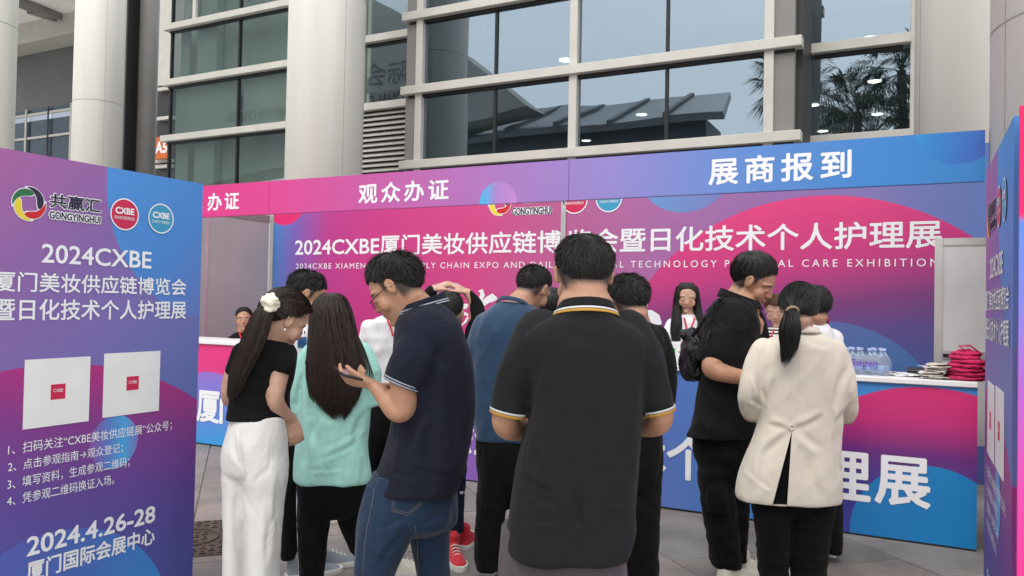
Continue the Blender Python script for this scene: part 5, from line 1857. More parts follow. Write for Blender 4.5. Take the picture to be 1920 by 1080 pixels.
# ---- 3 woman in black top and off-white trousers, ponytail and scrunchie
D = 3.15
t = person('woman in black top and off-white trousers with long ponytail in an ivory scrunchie', 480, D)
H = Head(P(531, 602, D), 54, 34, 6, 0.97)
body(t, H, D, (512, 650, 0.0, 21), [[(532, 672, -0.03, 18), (518, 722, -0.05, 18.5), (516, 752, -0.05, 17), (530, 772, 0.0, 13.5), (545, 785, 0.05, 10.5)],
     [(448, 672, 0.06, 16), (432, 715, 0.08, 15), (429, 748, 0.10, 13), (440, 752, 0.2, 11)]],
     'skin_f', fem=True, hands=[dict(wrist=P(545, 783, D + 0.05), d=-u0 * 0.9 + r0 * 0.25 + f0 * 0.1, pn=r0 * 0.4 - f0 * 0.8, side=1, k=0.88, curl=(20, 30, 25), thumb=30)])
hair_cap(H, M['hair_br'], t, 0.015, R(10), 'nape', 5, 1.0, 0.8)
# combed ribbons that run back to the tie
tie = P(508, 568, D - 0.085)
rr_ = random.Random(5); segs, wd = [], []
while len(segs) < 1500:
    el = math.asin(rr_.uniform(-0.6, 1)); az = rr_.uniform(-math.pi, math.pi)
    if el < hairline(az, 'nape') - R(8) * max(0, 1 - abs(az)): continue
    p, n = H.sphere_dir(az, el)
    a = np.array(H.p(*(p + n * 0.018))); pts = []
    tl = H.loc(tie[None])[0]
    for k in range(6):
        s_ = k / 5
        q = p * (1 - s_) + tl * s_
        q2 = np.array([q[0] / 0.076, (q[1] + 0.012) / 0.095, (q[2] - 0.030) / 0.088]); L_ = np.linalg.norm(q2)
        if L_ < 1.23: q = np.array([0, -0.012, 0.030]) + (q - np.array([0, -0.012, 0.030])) * (1.22 / L_) if L_ > 0.4 else q
        pts.append(H.p(*q))
    segs.append(pts); wd.append(0.0013)
strands(segs, wd, M['hair_br'], t)
PT = Limb([P(508, 572, D - 0.10), P(494, 590, D - 0.12), P(482, 620, D - 0.13), P(468, 655, D - 0.135), P(452, 690, D - 0.13), P(440, 722, D - 0.12), P(431, 742, D - 0.10)],
          [q / FOC * D for q in (8, 14, 18, 17.5, 15, 10, 3)], n=24, flat=0.75)
pt = make('ponytail', *PT.geo(), M['hair_br'], t, True)
flow_strands([PT.ring(i) for i in range(len(PT.c))], 2200, M['hair_br'], pt, 6, 0.0008, 0.005, (0, 0.45), (0.75, 1.0), droop=0.02)
# scrunchie: a gathered ring
sc_ = P(507, 567, D - 0.125); g = []
for k in range(13):
    a = 2 * math.pi * k / 13
    g.append(ell(sc_ + (r0 * math.cos(a) * 0.024 + u0 * math.sin(a) * 0.026) + f0 * -0.008 * math.sin(a * 3), r0 * 0.014, f0 * 0.013, u0 * 0.013, 8, 6))
g.append(ell(sc_ - f0 * 0.01, r0 * 0.02, f0 * 0.014, u0 * 0.021, 10, 8))
vox('scrunchie', g, 0.004, M['scrunchie'], t, 1, fold([((45, 45, 30, 0.5), 0.005, 'r')], 2))
g = Geo(); g.add(*ell(H.p(0.086, 0.0, -0.030) - f0 * 0.002, r0 * 0.0048, f0 * 0.0048, u0 * 0.0048, 10, 8)); g.out('earring', M['pearl'], t, True)
SR = sleeve([(528, 662, -0.02, 22), (532, 680, -0.035, 22), (526, 700, -0.045, 20.5)], D)
SL = sleeve([(456, 662, 0.05, 22), (446, 685, 0.06, 20), (438, 702, 0.07, 18)], D)
T = Rows([(497, 530, 634, 0, 0.10), (482, 541, 645, 0, 0.15), (460, 548, 660, 0, 0.19), (446, 546, 680, 0, 0.21), (441, 541, 710, 0, 0.21), (441, 534, 740, 0, 0.20), (438, 534, 765, 0, 0.20), (436, 537, 786, 0, 0.21)], D, tw=0.3)
vox('top', [T.geo(), SR.geo(round1=False), SL.geo(round1=False)], 0.008, M['black_cotton'], t, 2, creases([(445, 700, 530, 725, 6, .004), (440, 740, 530, 750, 5, .005), (440, 760, 534, 768, 4, -.004), (500, 690, 520, 740, 8, .005), (470, 655, 500, 700, 9, .003)], soft(9.0, 0.5)))
legs(t, [[(419, 482, 880, 0.02, 0.20), (420, 472, 930, 0.02, 0.18), (422, 464, 1000, 0.02, 0.18), (421, 464, 1080, 0.02, 0.19), (416, 468, 1170, 0.02, 0.21), (414, 468, 1208, 0.02, 0.22)],
         [(455, 539, 880, -0.02, 0.20), (458, 534, 930, -0.02, 0.18), (463, 526, 1000, -0.02, 0.18), (464, 522, 1080, -0.02, 0.19), (462, 526, 1170, -0.02, 0.21), (460, 528, 1208, -0.02, 0.22)]],
     D, 'cream_trouser', creases([(450, 795, 462, 900, 5, .010), (432, 840, 455, 880, 5, .005), (440, 815, 452, 850, 6, -.004), (505, 870, 470, 905, 8, .004), (520, 880, 512, 1000, 7, .005), (515, 960, 500, 1060, 6, -.005), (440, 900, 442, 1060, 9, .004), (490, 930, 488, 1075, 9, -.004)], trous(4.0, 0.5)), hip=[(437, 533, 776, 0, 0.19), (428, 535, 805, 0, 0.22), (419, 538, 845, 0, 0.25), (419, 539, 880, 0, 0.23)], voxel=0.009)
for x, s in ((445, 20), (495, 30)):
    c = P(x, 1215, D); shoe(t, (c[0], c[1]), s, 0.9, 'sneaker')

# ---- 4 man in white T-shirt with a blue print behind her
D = 4.02
t = person('short-haired man in white T-shirt with blue print, bending between the two long-haired women', 575, D)
H = Head(P(573, 556, D), 78, 36, 0, 1.02)
body(t, H, D, (560, 608, 0.0, 22), [[(545, 640, -0.06, 17), (543, 700, -0.06, 16), (552, 745, 0.0, 12), (585, 750, 0.15, 10)], [(600, 640, 0.08, 17), (606, 700, 0.1, 15), (612, 740, 0.18, 11)]], voxel=0.007)
short_hair(H, M['hair'], t, 2400, 0.026, 0.014, fringe=R(4), seed=21, low=0.15, messy=0.7, lift=0.5)
SR = sleeve([(556, 632, -0.05, 24), (548, 660, -0.06, 22), (545, 695, -0.06, 21)], D)
SL = sleeve([(596, 632, 0.07, 24), (604, 660, 0.09, 22), (608, 695, 0.1, 20)], D)
T = Rows([(545, 578, 604, 0, 0.11), (536, 600, 614, 0, 0.18), (532, 616, 632, 0, 0.24), (532, 620, 680, 0, 0.25), (533, 618, 750, 0, 0.24), (532, 616, 822, 0, 0.25)], D, tw=0.3)
ts = vox('t_shirt', [T.geo(), SR.geo(round1=False), SL.geo(round1=False)], 0.010, M['white_cloth'], t, 2, soft(12, 0.8))
bluep = mat('blue_shirt_print', (0.03, 0.09, 0.22), 0.7, 0, 0.2, 0.5, 40)
q = [(x, y) for y in (632, 640, 648) for x in (556, 564, 574)]
def patch(o, rect_, m, parent, nx=5, ny=5, lift=0.002, name='printed_patch'):
    x0, y0, x1, y1 = rect_
    org = tloc(o.parent); v = []
    for j in range(ny):
        for i in range(nx):
            r = ray(x0 + (x1 - x0) * i / (nx - 1), y0 + (y1 - y0) * j / (ny - 1)); rn = r / np.linalg.norm(r)
            ok, loc, nor, _ = o.ray_cast(Vector(CAM - org), Vector(rn))
            if not ok: return None
            v.append(np.array(loc) + org + np.array(nor) * lift)
    f = [(j * nx + i, j * nx + i + 1, (j + 1) * nx + i + 1, (j + 1) * nx + i) for j in range(ny - 1) for i in range(nx - 1)]
    return make(name, v, f, m, parent, True)
patch(ts, (558, 632, 575, 652), bluep, ts)
for k, x in enumerate((557, 561, 565, 570)):
    patch(ts, (x, 624 - k, x + 2.2, 629 - k), M['dark_print'], ts, 2, 2, name='printed_mark')
legs(t, [[(526, 568, 860, -0.03, 0.17), (526, 562, 960, -0.03, 0.15), (527, 560, 1045, -0.03, 0.14)], [(566, 610, 860, 0.05, 0.17), (570, 606, 960, 0.05, 0.15), (572, 604, 1040, 0.05, 0.14)]],
     D, 'black_trouser', trous(8), hip=[(533, 614, 800, 0, 0.23), (527, 612, 845, 0, 0.24), (528, 610, 880, 0, 0.2)])
c = P(538, 1082, D - 0.05); shoe(t, (c[0], c[1]), 60, 1.0, 'sneaker_grey'); c = P(586, 1072, D + 0.1); shoe(t, (c[0], c[1]), 60, 1.0, 'sneaker_grey')

# ---- 5 woman with very long straight hair in a mint T-shirt
D = 3.7
t = person('woman with very long straight dark hair over an oversized mint T-shirt, back to the viewer', 625, D)
H = Head(P(621, 603, D), 8, 18, 2, 0.97)
body(t, H, D, (628, 650, 0.0, 18), [[(580, 672, 0.0, 15), (560, 730, 0, 14), (558, 765, 0.03, 12), (585, 760, 0.2, 9)], [(685, 670, 0.0, 15), (700, 730, 0, 14), (700, 752, 0.03, 12), (670, 750, 0.2, 9)]], 'skin_f', fem=True, voxel=0.007)
hair_cap(H, M['hair_br'], t, 0.018, 0, 'nape', 8, 1.0, 0.9)
HR = Rows([(611, 633, 549, 0.0, 0.05), (598, 645, 556, 0.0, 0.14), (588, 654, 572, 0.0, 0.20), (583, 662, 596, -0.02, 0.20), (580, 668, 625, -0.05, 0.16), (578, 674, 655, -0.09, 0.11), (575, 680, 690, -0.115, 0.07), (578, 678, 720, -0.125, 0.055), (592, 668, 745, -0.125, 0.045), (612, 655, 764, -0.12, 0.03), (630, 644, 776, -0.12, 0.012)], D, n=48, ex=2.0)
lh = make('long_hair', *HR.geo(), M['hair_br'], t, True)
flow_strands(HR.rings, 7500, M['hair_br'], lh, 9, 0.0008, 0.004, (0, 0.75), (0.6, 1.0), droop=0.035)
# a few loose locks over the right shoulder
rr_ = random.Random(4); segs, wd = [], []
for k in range(90):
    e = rr_.uniform(0, 1)
    segs.append([P(655 + 4 * e, 610, D - 0.05), P(668 + 5 * e, 632, D - 0.10), P(676 + 9 * e, 658, D - 0.13), P(676 + 22 * e, 690 + 6 * e, D - 0.135), P(674 + 30 * e ** 2, 705 + 14 * rr_.random(), D - 0.13)]); wd.append(0.0012)
for k in range(60):
    e = rr_.uniform(0, 1)
    segs.append([P(583 - 3 * e, 640, D - 0.08), P(576 - 4 * e, 680, D - 0.13), P(576 + 6 * e, 725, D - 0.14), P(580 + 10 * e, 745 + 14 * e, D - 0.14)]); wd.append(0.0012)
strands(segs, wd, M['hair_br'], lh, 'loose_locks')
SL = sleeve([(592, 666, 0, 28), (573, 695, 0, 28), (563, 735, 0, 25), (560, 775, 0, 22)], D)
SR = sleeve([(672, 666, 0, 28), (686, 695, 0, 28), (690, 730, 0, 25), (692, 762, 0, 22)], D)
T = Rows([(604, 650, 646, 0, 0.10), (588, 674, 654, 0, 0.16), (572, 692, 668, 0, 0.20), (564, 700, 710, 0, 0.22), (562, 698, 760, 0, 0.23), (558, 692, 810, 0, 0.24), (555, 692, 855, 0, 0.26), (553, 697, 893, 0, 0.27), (556, 695, 901, 0, 0.268)], D)
mt = vox('t_shirt', [T.geo(), SL.geo(round1=False), SR.geo(round1=False)], 0.009, M['mint'], t, 2, creases([(575, 700, 590, 860, 9, .010), (600, 780, 572, 880, 9, -.008), (680, 760, 650, 850, 10, .008), (640, 790, 625, 890, 12, .006), (600, 850, 690, 800, 7, .004), (590, 870, 680, 830, 5, .003), (575, 885, 650, 880, 4, .003), (570, 690, 552, 760, 7, .007), (695, 690, 690, 755, 7, -.006), (660, 780, 680, 890, 8, .005)], soft(3.3, 0.9)))
legs(t, [[(558, 622, 930, 0, 0.17), (559, 616, 990, 0, 0.16), (561, 608, 1060, 0, 0.15), (563, 606, 1118, 0, 0.15)], [(622, 694, 930, 0.02, 0.17), (640, 692, 990, 0.10, 0.16), (664, 710, 1040, 0.24, 0.15), (706, 748, 1054, 0.33, 0.14)]],
     D, 'black_trouser', trous(14), hip=[(560, 692, 870, 0, 0.24), (557, 694, 915, 0, 0.24), (560, 688, 950, 0, 0.19)])
g = Geo()
pts = [P(x, y, D - 0.02) for x, y in ((558, 905), (558, 960), (560, 1020), (563, 1110))]
g.tube(pts, 0.006, 6); g.out('side_stripe', M['stripe_white'], t, True)
c = P(585, 1124, D); shoe(t, (c[0], c[1]), 0, 0.9, 'sneaker'); c = P(730, 1072, D + 0.36); shoe(t, (c[0], c[1]), 75, 0.9, 'sneaker')

# ---- 6 person in white embroidered shirt beyond the navy polo
D = 4.95
t = person('person in white shirt with red lanyard, head hidden behind the man in glasses', 728, D)
H = Head(P(742, 560, D), 185, 15, 0, 0.95)
body(t, H, D, (734, 598, 0, 15), [[(695, 625, 0, 12), (686, 665, 0, 10), (700, 690, -0.1, 8)], [(768, 625, 0, 12), (772, 665, 0, 10), (750, 690, -0.1, 8)]], 'skin_f', 0.008, fem=True)
short_hair(H, M['hair'], t, 600, 0.03, 0.015, seed=31)
T = Rows([(720, 748, 590, 0, 0.10), (706, 762, 597, 0, 0.17), (690, 776, 612, 0, 0.2), (688, 776, 650, 0, 0.22), (690, 772, 700, 0, 0.22), (690, 772, 752, 0, 0.23)], D)
a1_ = Limb([P(692, 614, D), P(684, 640, D), P(681, 662, D)], [0.05, 0.048, 0.045], n=20); a2_ = Limb([P(772, 614, D), P(777, 640, D), P(778, 662, D)], [0.05, 0.048, 0.045], n=20)
ws = vox('shirt', [T.geo(), a1_.geo(), a2_.geo()], 0.011, M['white_cloth'], t, 2, crisp(2, 0.8))
q = drop(ws, [(725, 594), (728, 603), (733, 614), (737, 630)], 0.004)
if len(q) > 2: Geo().tube(q, 0.006, 5).out('lanyard', M['lanyard'], t)
legs(t, [[(690, 728, 800, 0, 0.17), (684, 716, 880, 0.05, 0.15), (664, 694, 965, 0.05, 0.13)], [(728, 768, 800, 0, 0.17), (730, 764, 880, 0, 0.15), (734, 762, 968, 0, 0.13)]], D, 'black_trouser', trous(1), 0.012, hip=[(692, 770, 735, 0, 0.22), (690, 770, 790, 0, 0.22), (692, 766, 815, 0, 0.18)])
c = P(672, 986, D + 0.05); shoe(t, (c[0], c[1]), -80, 1.0, 'sneaker'); c = P(748, 990, D); shoe(t, (c[0], c[1]), 180, 1.0, 'sneaker')

# ---- 7 person in black sleeves with both arms raised over the head
D = 4.42
t = person('person in black sleeves and red sneakers, both arms raised over the head', 848, D)
H = Head(P(842, 590, D), 10, 12, 0, 1.0)
body(t, H, D, (842, 632, 0, 17), [[(800, 645, 0, 13), (792, 590, 0.02, 10), (801, 560, 0.04, 9), (812, 542, 0.04, 8)], [(880, 648, 0, 13), (890, 596, 0.02, 10), (888, 570, 0.04, 9), (876, 548, 0.04, 8)]], 'skin_f', 0.0065,
     hands=[dict(wrist=P(811, 544, D + 0.04), d=r0 * 0.85 + u0 * 0.45, pn=u0 * 0.8 - r0 * 0.4 - f0 * 0.3, side=1, k=0.95, curl=(20, 35, 25), thumb=35),
            dict(wrist=P(877, 550, D + 0.04), d=-r0 * 0.8 + u0 * 0.5, pn=u0 * 0.8 + r0 * 0.4 - f0 * 0.3, side=-1, k=0.95, curl=(20, 35, 25), thumb=35)])
short_hair(H, M['hair'], t, 1600, 0.03, 0.016, seed=41)
T = Rows([(826, 858, 626, 0, 0.11), (812, 872, 633, 0, 0.18), (800, 882, 650, 0, 0.22), (806, 880, 690, 0, 0.22), (812, 879, 740, 0, 0.22), (822, 878, 800, 0, 0.22), (826, 878, 822, 0, 0.22)], D)
aL = Limb([P(800, 652, D), P(790, 610, D + 0.01), P(789, 585, D + 0.02), P(798, 562, D + 0.04), P(809, 546, D + 0.04)], [q / FOC * D for q in (17, 16, 15.5, 14, 11)], n=20)
aR = Limb([P(880, 655, D), P(893, 612, D + 0.01), P(896, 590, D + 0.02), P(890, 566, D + 0.04), P(879, 551, D + 0.04)], [q / FOC * D for q in (17, 16, 14.5, 13, 11)], n=20)
vox('sweatshirt', [T.geo(), aL.geo(), aR.geo()], 0.010, M['black_cotton'], t, 2, crisp(7, 0.9))
M['navy_trouser'] = cloth('navy_track_cloth', (0.008, 0.013, 0.035), 0.8, 0.2, 300, 0.1)
tp = legs(t, [[(826, 852, 850, 0, 0.16), (826, 852, 930, 0, 0.14), (838, 858, 1000, 0, 0.11), (842, 856, 1018, 0, 0.09)], [(850, 877, 850, 0.05, 0.16), (852, 872, 930, 0.06, 0.14), (856, 870, 975, 0.07, 0.11), (858, 870, 996, 0.07, 0.09)]], D, 'navy_trouser', trous(6), 0.010, hip=[(826, 879, 790, 0, 0.22), (824, 879, 840, 0, 0.22), (826, 876, 870, 0, 0.18)])
patch(tp, (862, 921, 871, 926), M['white_print'], tp, 3, 2, name='printed_mark')
c = P(846, 1042, D - 0.02); shoe(t, (c[0], c[1]), 165, 1.0, 'sneaker_red'); c = P(866, 1022, D + 0.08); shoe(t, (c[0], c[1]), 20, 1.0, 'sneaker_red')
# crumpled clear bottle between the hands
M['clear'] = None
m_, t_, b_ = mat_new('clear_plastic'); setin(b_, 0.08, 0, 0.6); b_.inputs['Base Color'].default_value = (0.85, 0.88, 0.92, 1); b_.inputs['Transmission Weight'].default_value = 0.85; b_.inputs['IOR'].default_value = 1.25
M['clear'] = m_
bc = P(845, 542, D + 0.05)
bt = thing('plastic_bottle', tuple(bc), 'clear crumpled plastic bottle held between the raised hands', 'bottle')
L = Limb([bc - r0 * 0.085, bc - r0 * 0.06, bc + r0 * 0.02 + u0 * 0.005, bc + r0 * 0.06 - u0 * 0.01, bc + r0 * 0.075 - u0 * 0.014], [0.026, 0.031, 0.030, 0.014, 0.012], n=18, sub=4)
v, f = L.geo(); v = [tuple(np.array(p) + 0.006 * noise.noise(Vector(p) * 60) * np.array([1, 1, 1])) for p in v]
make('bottle_body', v, f, M['clear'], bt, False)
Geo().cyl(bc + r0 * 0.075 - u0 * 0.014, bc + r0 * 0.09 - u0 * 0.016, 0.0145).out('bottle_cap', M['white_lam'], bt)

# ---- 8 man in the blue shirt
D = 4.07
t = person('man in plain blue shirt and black trousers, cropped head turned right', 955, D)
H = Head(P(999, 545, D + 0.05), 42, 36, 6, 1.03)
body(t, H, D, (962, 590, 0.0, 26), [[(905, 640, 0, 18), (896, 700, 0.03, 17), (905, 745, 0.08, 14), (940, 745, 0.22, 11)], [(1020, 640, 0, 18), (1030, 700, 0.04, 17), (1025, 745, 0.1, 14), (990, 745, 0.25, 11)]], voxel=0.007,
     extra=[limb([P(962, 588, D), P(982, 572, D + 0.03)], [0.07, 0.058])])
short_hair(H, M['hair'], t, 2400, 0.020, 0.012, seed=51, low=0.1, messy=0.7, lift=0.5)
SL = sleeve([(915, 615, 0, 30), (903, 650, 0, 29), (897, 690, 0.02, 25)], D)
SR = sleeve([(1010, 615, 0, 30), (1024, 650, 0, 29), (1030, 690, 0.02, 25)], D)
T = Rows([(936, 990, 566, 0, 0.13), (922, 1002, 576, 0, 0.20), (902, 1018, 596, 0, 0.26), (890, 1032, 625, 0, 0.29), (885, 1036, 665, 0, 0.29), (886, 1030, 730, 0, 0.28), (889, 1020, 790, 0, 0.28), (893, 1014, 824, 0, 0.28)], D)
bs_ = vox('shirt', [T.geo(), SL.geo(round1=False), SR.geo(round1=False)], 0.009, M['blue_shirt'], t, 3, soft(15, 1.1))
collar('collar', P(964, 575, D), 0.083, 0.085, 0.020, M['blue_shirt'], bs_, 0.035, 1.12, 30)
legs(t, [[(898, 962, 890, 0, 0.20), (893, 950, 960, 0, 0.18), (889, 940, 1030, 0, 0.16), (893, 935, 1068, 0, 0.15)], [(950, 1014, 890, 0.04, 0.20), (955, 1005, 960, 0.05, 0.18), (958, 1000, 1030, 0.05, 0.16), (958, 998, 1062, 0.05, 0.15)]],
     D, 'black_trouser', trous(17, 1.2), hip=[(894, 1014, 790, 0, 0.26), (893, 1016, 850, 0, 0.27), (898, 1012, 900, 0, 0.22)])
c = P(914, 1082, D + 0.02); shoe(t, (c[0], c[1]), 10, 1.0, 'sneaker_grey'); c = P(978, 1078, D + 0.08); shoe(t, (c[0], c[1]), 10, 1.0, 'sneaker_grey')

# ---- 9 dark-haired woman half hidden between the blue shirt and the black polo
D = 4.95
t = person('dark-haired person with red collar between the blue shirt and black polo', 1035, D)
H = Head(P(1034, 580, D), 0, 20, 0, 1.0)
body(t, H, D, (1034, 620, 0, 15), [[(1003, 650, 0, 12), (998, 700, 0, 10)], [(1066, 650, 0, 12), (1070, 700, 0, 10)]], 'skin_f', 0.009, fem=True)
short_hair(H, M['hair'], t, 900, 0.05, 0.022, style='nape', seed=61, low=0.9)
T = Rows([(1018, 1052, 604, 0, 0.11), (1008, 1062, 616, 0, 0.18), (996, 1074, 634, 0, 0.2), (998, 1072, 700, 0, 0.22), (1000, 1070, 760, 0, 0.22)], D)
vox('jacket', [T.geo()], 0.012, M['black_cotton'], t, 2, crisp(3))
collar('red_collar', P(1036, 603, D), 0.068, 0.07, 0.03, M['lanyard'], t, 0.0, 1.1, 0)
legs(t, [[(1000, 1034, 830, 0, 0.16), (1004, 1030, 985, 0, 0.13)], [(1036, 1070, 830, 0, 0.16), (1040, 1066, 985, 0, 0.13)]], D, 'black_trouser', trous(1), 0.012, hip=[(1000, 1070, 745, 0, 0.22), (1000, 1070, 840, 0, 0.2)])
for x in (1018, 1052):
    c = P(x, 994, D); shoe(t, (c[0], c[1]), 0, 0.9, 'sneaker_grey')

# ---- 10 man in black at the right of the black polo
D = 3.3
t = person('black-haired man in black T-shirt and trousers right behind the striped-collar polo', 1195, D)
H = Head(P(1178, 574, D), -22, 30, -3, 1.0)
body(t, H, D, (1192, 618, 0.0, 28), [[(1150, 665, 0, 18), (1145, 730, 0, 16), (1160, 770, 0.15, 12)], [(1240, 662, 0, 19), (1246, 725, 0.02, 17), (1235, 775, 0.08, 14), (1200, 770, 0.25, 11)]], voxel=0.007)
short_hair(H, M['hair'], t, 2600, 0.034, 0.018, seed=71, low=0.2, messy=0.8, lift=0.4)
SR = sleeve([(1228, 635, 0, 28), (1240, 675, 0, 27), (1244, 720, 0, 25), (1243, 765, 0.02, 22)], D)
SL = sleeve([(1158, 635, 0, 28), (1148, 680, 0, 27), (1145, 725, 0, 25)], D)
T = Rows([(1168, 1216, 600, 0, 0.12), (1155, 1232, 611, 0, 0.18), (1140, 1246, 632, 0, 0.23), (1135, 1250, 665, 0, 0.25), (1138, 1246, 720, 0, 0.25), (1142, 1242, 780, 0, 0.25), (1146, 1240, 818, 0, 0.26)], D)
vox('t_shirt', [T.geo(), SR.geo(round1=False), SL.geo(round1=False)], 0.009, M['black_cotton'], t, 2, soft(19))
tr10 = legs(t, [[(1130, 1192, 890, 0, 0.2), (1136, 1188, 1000, 0, 0.18), (1140, 1184, 1100, 0, 0.16), (1142, 1182, 1195, 0, 0.15)], [(1176, 1240, 890, 0, 0.2), (1178, 1234, 1000, 0, 0.18), (1180, 1233, 1100, 0, 0.16), (1184, 1230, 1195, 0, 0.15)]],
     D, 'black_trouser', trous(23, 1.2), hip=[(1143, 1241, 785, 0, 0.24), (1136, 1243, 850, 0, 0.25), (1136, 1240, 900, 0, 0.22)])
stitch(tr10, tr10, [(1194, 845), (1205, 843)], 0.002, 'black', 'pocket_welt')
for x in (1162, 1208):
    c = P(x, 1205, D); shoe(t, (c[0], c[1]), -5, 1.0, 'sneaker_grey')

# ---- 11 staff woman with long black hair behind the counter
D = 5.85
t = person('counter staff woman with long black hair, white blouse and red lanyard looking down', 1286, D)
H = Head(P(1288, 559, D), 193, 16, -4, 0.93)
body(t, H, D, (1290, 596, 0, 11), [[(1262, 618, 0, 9), (1252, 645, -0.05, 8), (1243, 642, -0.22, 7), (1246, 634, -0.30, 6)], [(1316, 618, 0, 9), (1322, 645, -0.05, 8), (1312, 650, -0.22, 7), (1302, 648, -0.28, 6)]], 'skin_f', 0.0062, fem=True, ears=False)
hair_cap(H, M['hair'], t, 0.010, 0, 'nape', 15, 1.0, 0.9)
for sg, rows in ((1, [(1270, 1277, 536, 0.0, 0.06), (1266, 1273, 550, 0.0, 0.09), (1263, 1272, 575, 0.0, 0.11), (1260, 1278, 600, -0.06, 0.09), (1258, 1277, 622, -0.09, 0.06), (1262, 1274, 640, -0.10, 0.03)]),
                 (-1, [(1299, 1306, 536, 0.0, 0.06), (1303, 1310, 550, 0.0, 0.09), (1304, 1313, 575, 0.0, 0.11), (1303, 1319, 605, -0.05, 0.09), (1302, 1319, 635, -0.09, 0.06), (1304, 1314, 656, -0.10, 0.03)])):
    HR = Rows(rows, D, n=20, ex=2.0)
    lh = make('long_hair', *HR.geo(), M['hair'], t, True)
    flow_strands(HR.rings, 350, M['hair'], lh, 15, 0.0018, 0.004, (0, 0.5), (0.7, 1.0), droop=0.03)
BH = Rows([(1276, 1300, 530, 0.08, 0.10), (1266, 1310, 545, 0.09, 0.12), (1263, 1313, 570, 0.09, 0.12), (1262, 1315, 600, 0.07, 0.10), (1264, 1314, 625, 0.05, 0.05)], D, n=28, ex=2.0)
make('long_hair', *BH.geo(), M['hair'], t, True)
T = Rows([(1276, 1302, 590, 0, 0.10), (1266, 1310, 597, 0, 0.16), (1252, 1322, 608, 0, 0.19), (1251, 1323, 640, 0, 0.2), (1255, 1320, 690, 0, 0.2), (1258, 1320, 730, 0, 0.22)], D)
aL = Limb([P(1262, 610, D), P(1252, 628, D - 0.03), P(1245, 641, D - 0.10), P(1243, 636, D - 0.24)], [0.055, 0.052, 0.050, 0.042], n=18)
aR = Limb([P(1316, 612, D), P(1322, 632, D - 0.03), P(1320, 650, D - 0.10), P(1306, 650, D - 0.24)], [0.055, 0.052, 0.048, 0.042], n=18)
wb_ = vox('blouse', [T.geo(), aL.geo(), aR.geo()], 0.010, M['white_cloth'], t, 2, crisp(12, 0.9))
for pts in ([(1283, 597), (1286, 610), (1290, 628)], [(1302, 597), (1297, 612), (1291, 628)]):
    q = drop(wb_, pts, 0.004)
    if len(q) > 2: Geo().tube(q, 0.0065, 5).out('lanyard', M['lanyard'], t)
legs(t, [[(1262, 1288, 790, 0, 0.15), (1266, 1285, 930, 0, 0.12)], [(1290, 1317, 790, 0, 0.15), (1292, 1312, 930, 0, 0.12)]], D, 'black_trouser', trous(1), 0.014, hip=[(1260, 1318, 720, 0, 0.2), (1260, 1318, 795, 0, 0.18)])

# ---- 12 big man in black shirt with a drawstring backpack
D = 4.08
t = person('heavyset man in black shirt and cargo trousers, leaning to look down at the right', 1370, D)
H = Head(P(1413, 529, D), 118, 33, 8, 1.14, 1.03)
body(t, H, D, (1386, 588, 0.02, 34), [[(1350, 640, -0.12, 24), (1340, 675, -0.16, 22), (1337, 692, -0.18, 19.5), (1365, 702, -0.20, 16.5), (1400, 708, -0.20, 14), (1428, 706, -0.17, 11)],
     [(1405, 640, 0.12, 22), (1415, 690, 0.16, 18), (1440, 700, 0.1, 13)]], 'skin', 0.006, hands=[dict(wrist=P(1428, 706, D - 0.17), d=r0 * 0.9 + f0 * 0.2, pn=-f0 * 0.7 + u0 * 0.5, side=-1, k=1.0)],
     extra=[limb([H.p(0, 0.02, -0.075), H.p(0, 0.05, -0.085)], [0.052, 0.038])])
short_hair(H, M['hair'], t, 3400, 0.055, 0.022, fringe=R(8), seed=81, low=0.12, messy=0.35, lift=0.12, top=1.25, whorl=(2.6, R(60)))
SN = sleeve([(1362, 594, -0.08, 36), (1352, 625, -0.11, 35), (1342, 655, -0.13, 33), (1337, 680, -0.13, 31)], D)
SF = sleeve([(1400, 600, 0.1, 32), (1412, 640, 0.14, 30), (1418, 675, 0.16, 26)], D)
T = Rows([(1365, 1402, 553, 0, 0.12), (1350, 1414, 566, 0, 0.24), (1336, 1422, 586, 0, 0.34), (1324, 1428, 620, 0, 0.37), (1316, 1432, 670, 0, 0.37), (1310, 1432, 730, 0, 0.36), (1300, 1430, 780, 0, 0.36), (1290, 1428, 815, 0, 0.36)], D, tw=0.35)
sh = vox('shirt', [T.geo(), SN.geo(round1=False), SF.geo(round1=False)], 0.0085, M['black_shirt'], t, 2, crisp(31, 1.1))
cc = P(1387, 567, D)
collar('collar', cc, 0.085, 0.098, 0.045, M['black_shirt'], sh, 0.035, 1.2, 110, z0=-0.004)
ct = legs(t, [[(1310, 1372, 880, -0.02, 0.22), (1316, 1376, 940, -0.02, 0.21), (1326, 1384, 1010, -0.02, 0.19), (1336, 1390, 1062, -0.02, 0.17)], [(1352, 1412, 880, 0.05, 0.22), (1356, 1404, 940, 0.05, 0.2), (1366, 1400, 1010, 0.06, 0.17), (1374, 1400, 1050, 0.07, 0.15)]],
     D, 'black_trouser', fold([((6, 6, 3, 0.5), 0.010, 'r'), ((3, 3, 11, -0.3), 0.010, 'r'), ((10, 10, 14, 0.6), 0.004, 'r')], 3), hip=[(1302, 1418, 790, 0, 0.32), (1304, 1416, 850, 0, 0.31), (1312, 1410, 895, 0, 0.25)], voxel=0.009)
pk = Rows([(1326, 1362, 912, -0.115, 0.05), (1324, 1366, 935, -0.12, 0.06), (1326, 1366, 962, -0.115, 0.05)], D, n=24, ex=4)
vox('cargo_pocket', [pk.geo()], 0.008, M['black_trouser'], ct, 1)
c = P(1350, 1086, D - 0.08); shoe(t, (c[0], c[1]), 60, 1.08, 'sneaker'); c = P(1380, 1076, D + 0.05); shoe(t, (c[0], c[1]), 80, 1.05, 'sneaker')
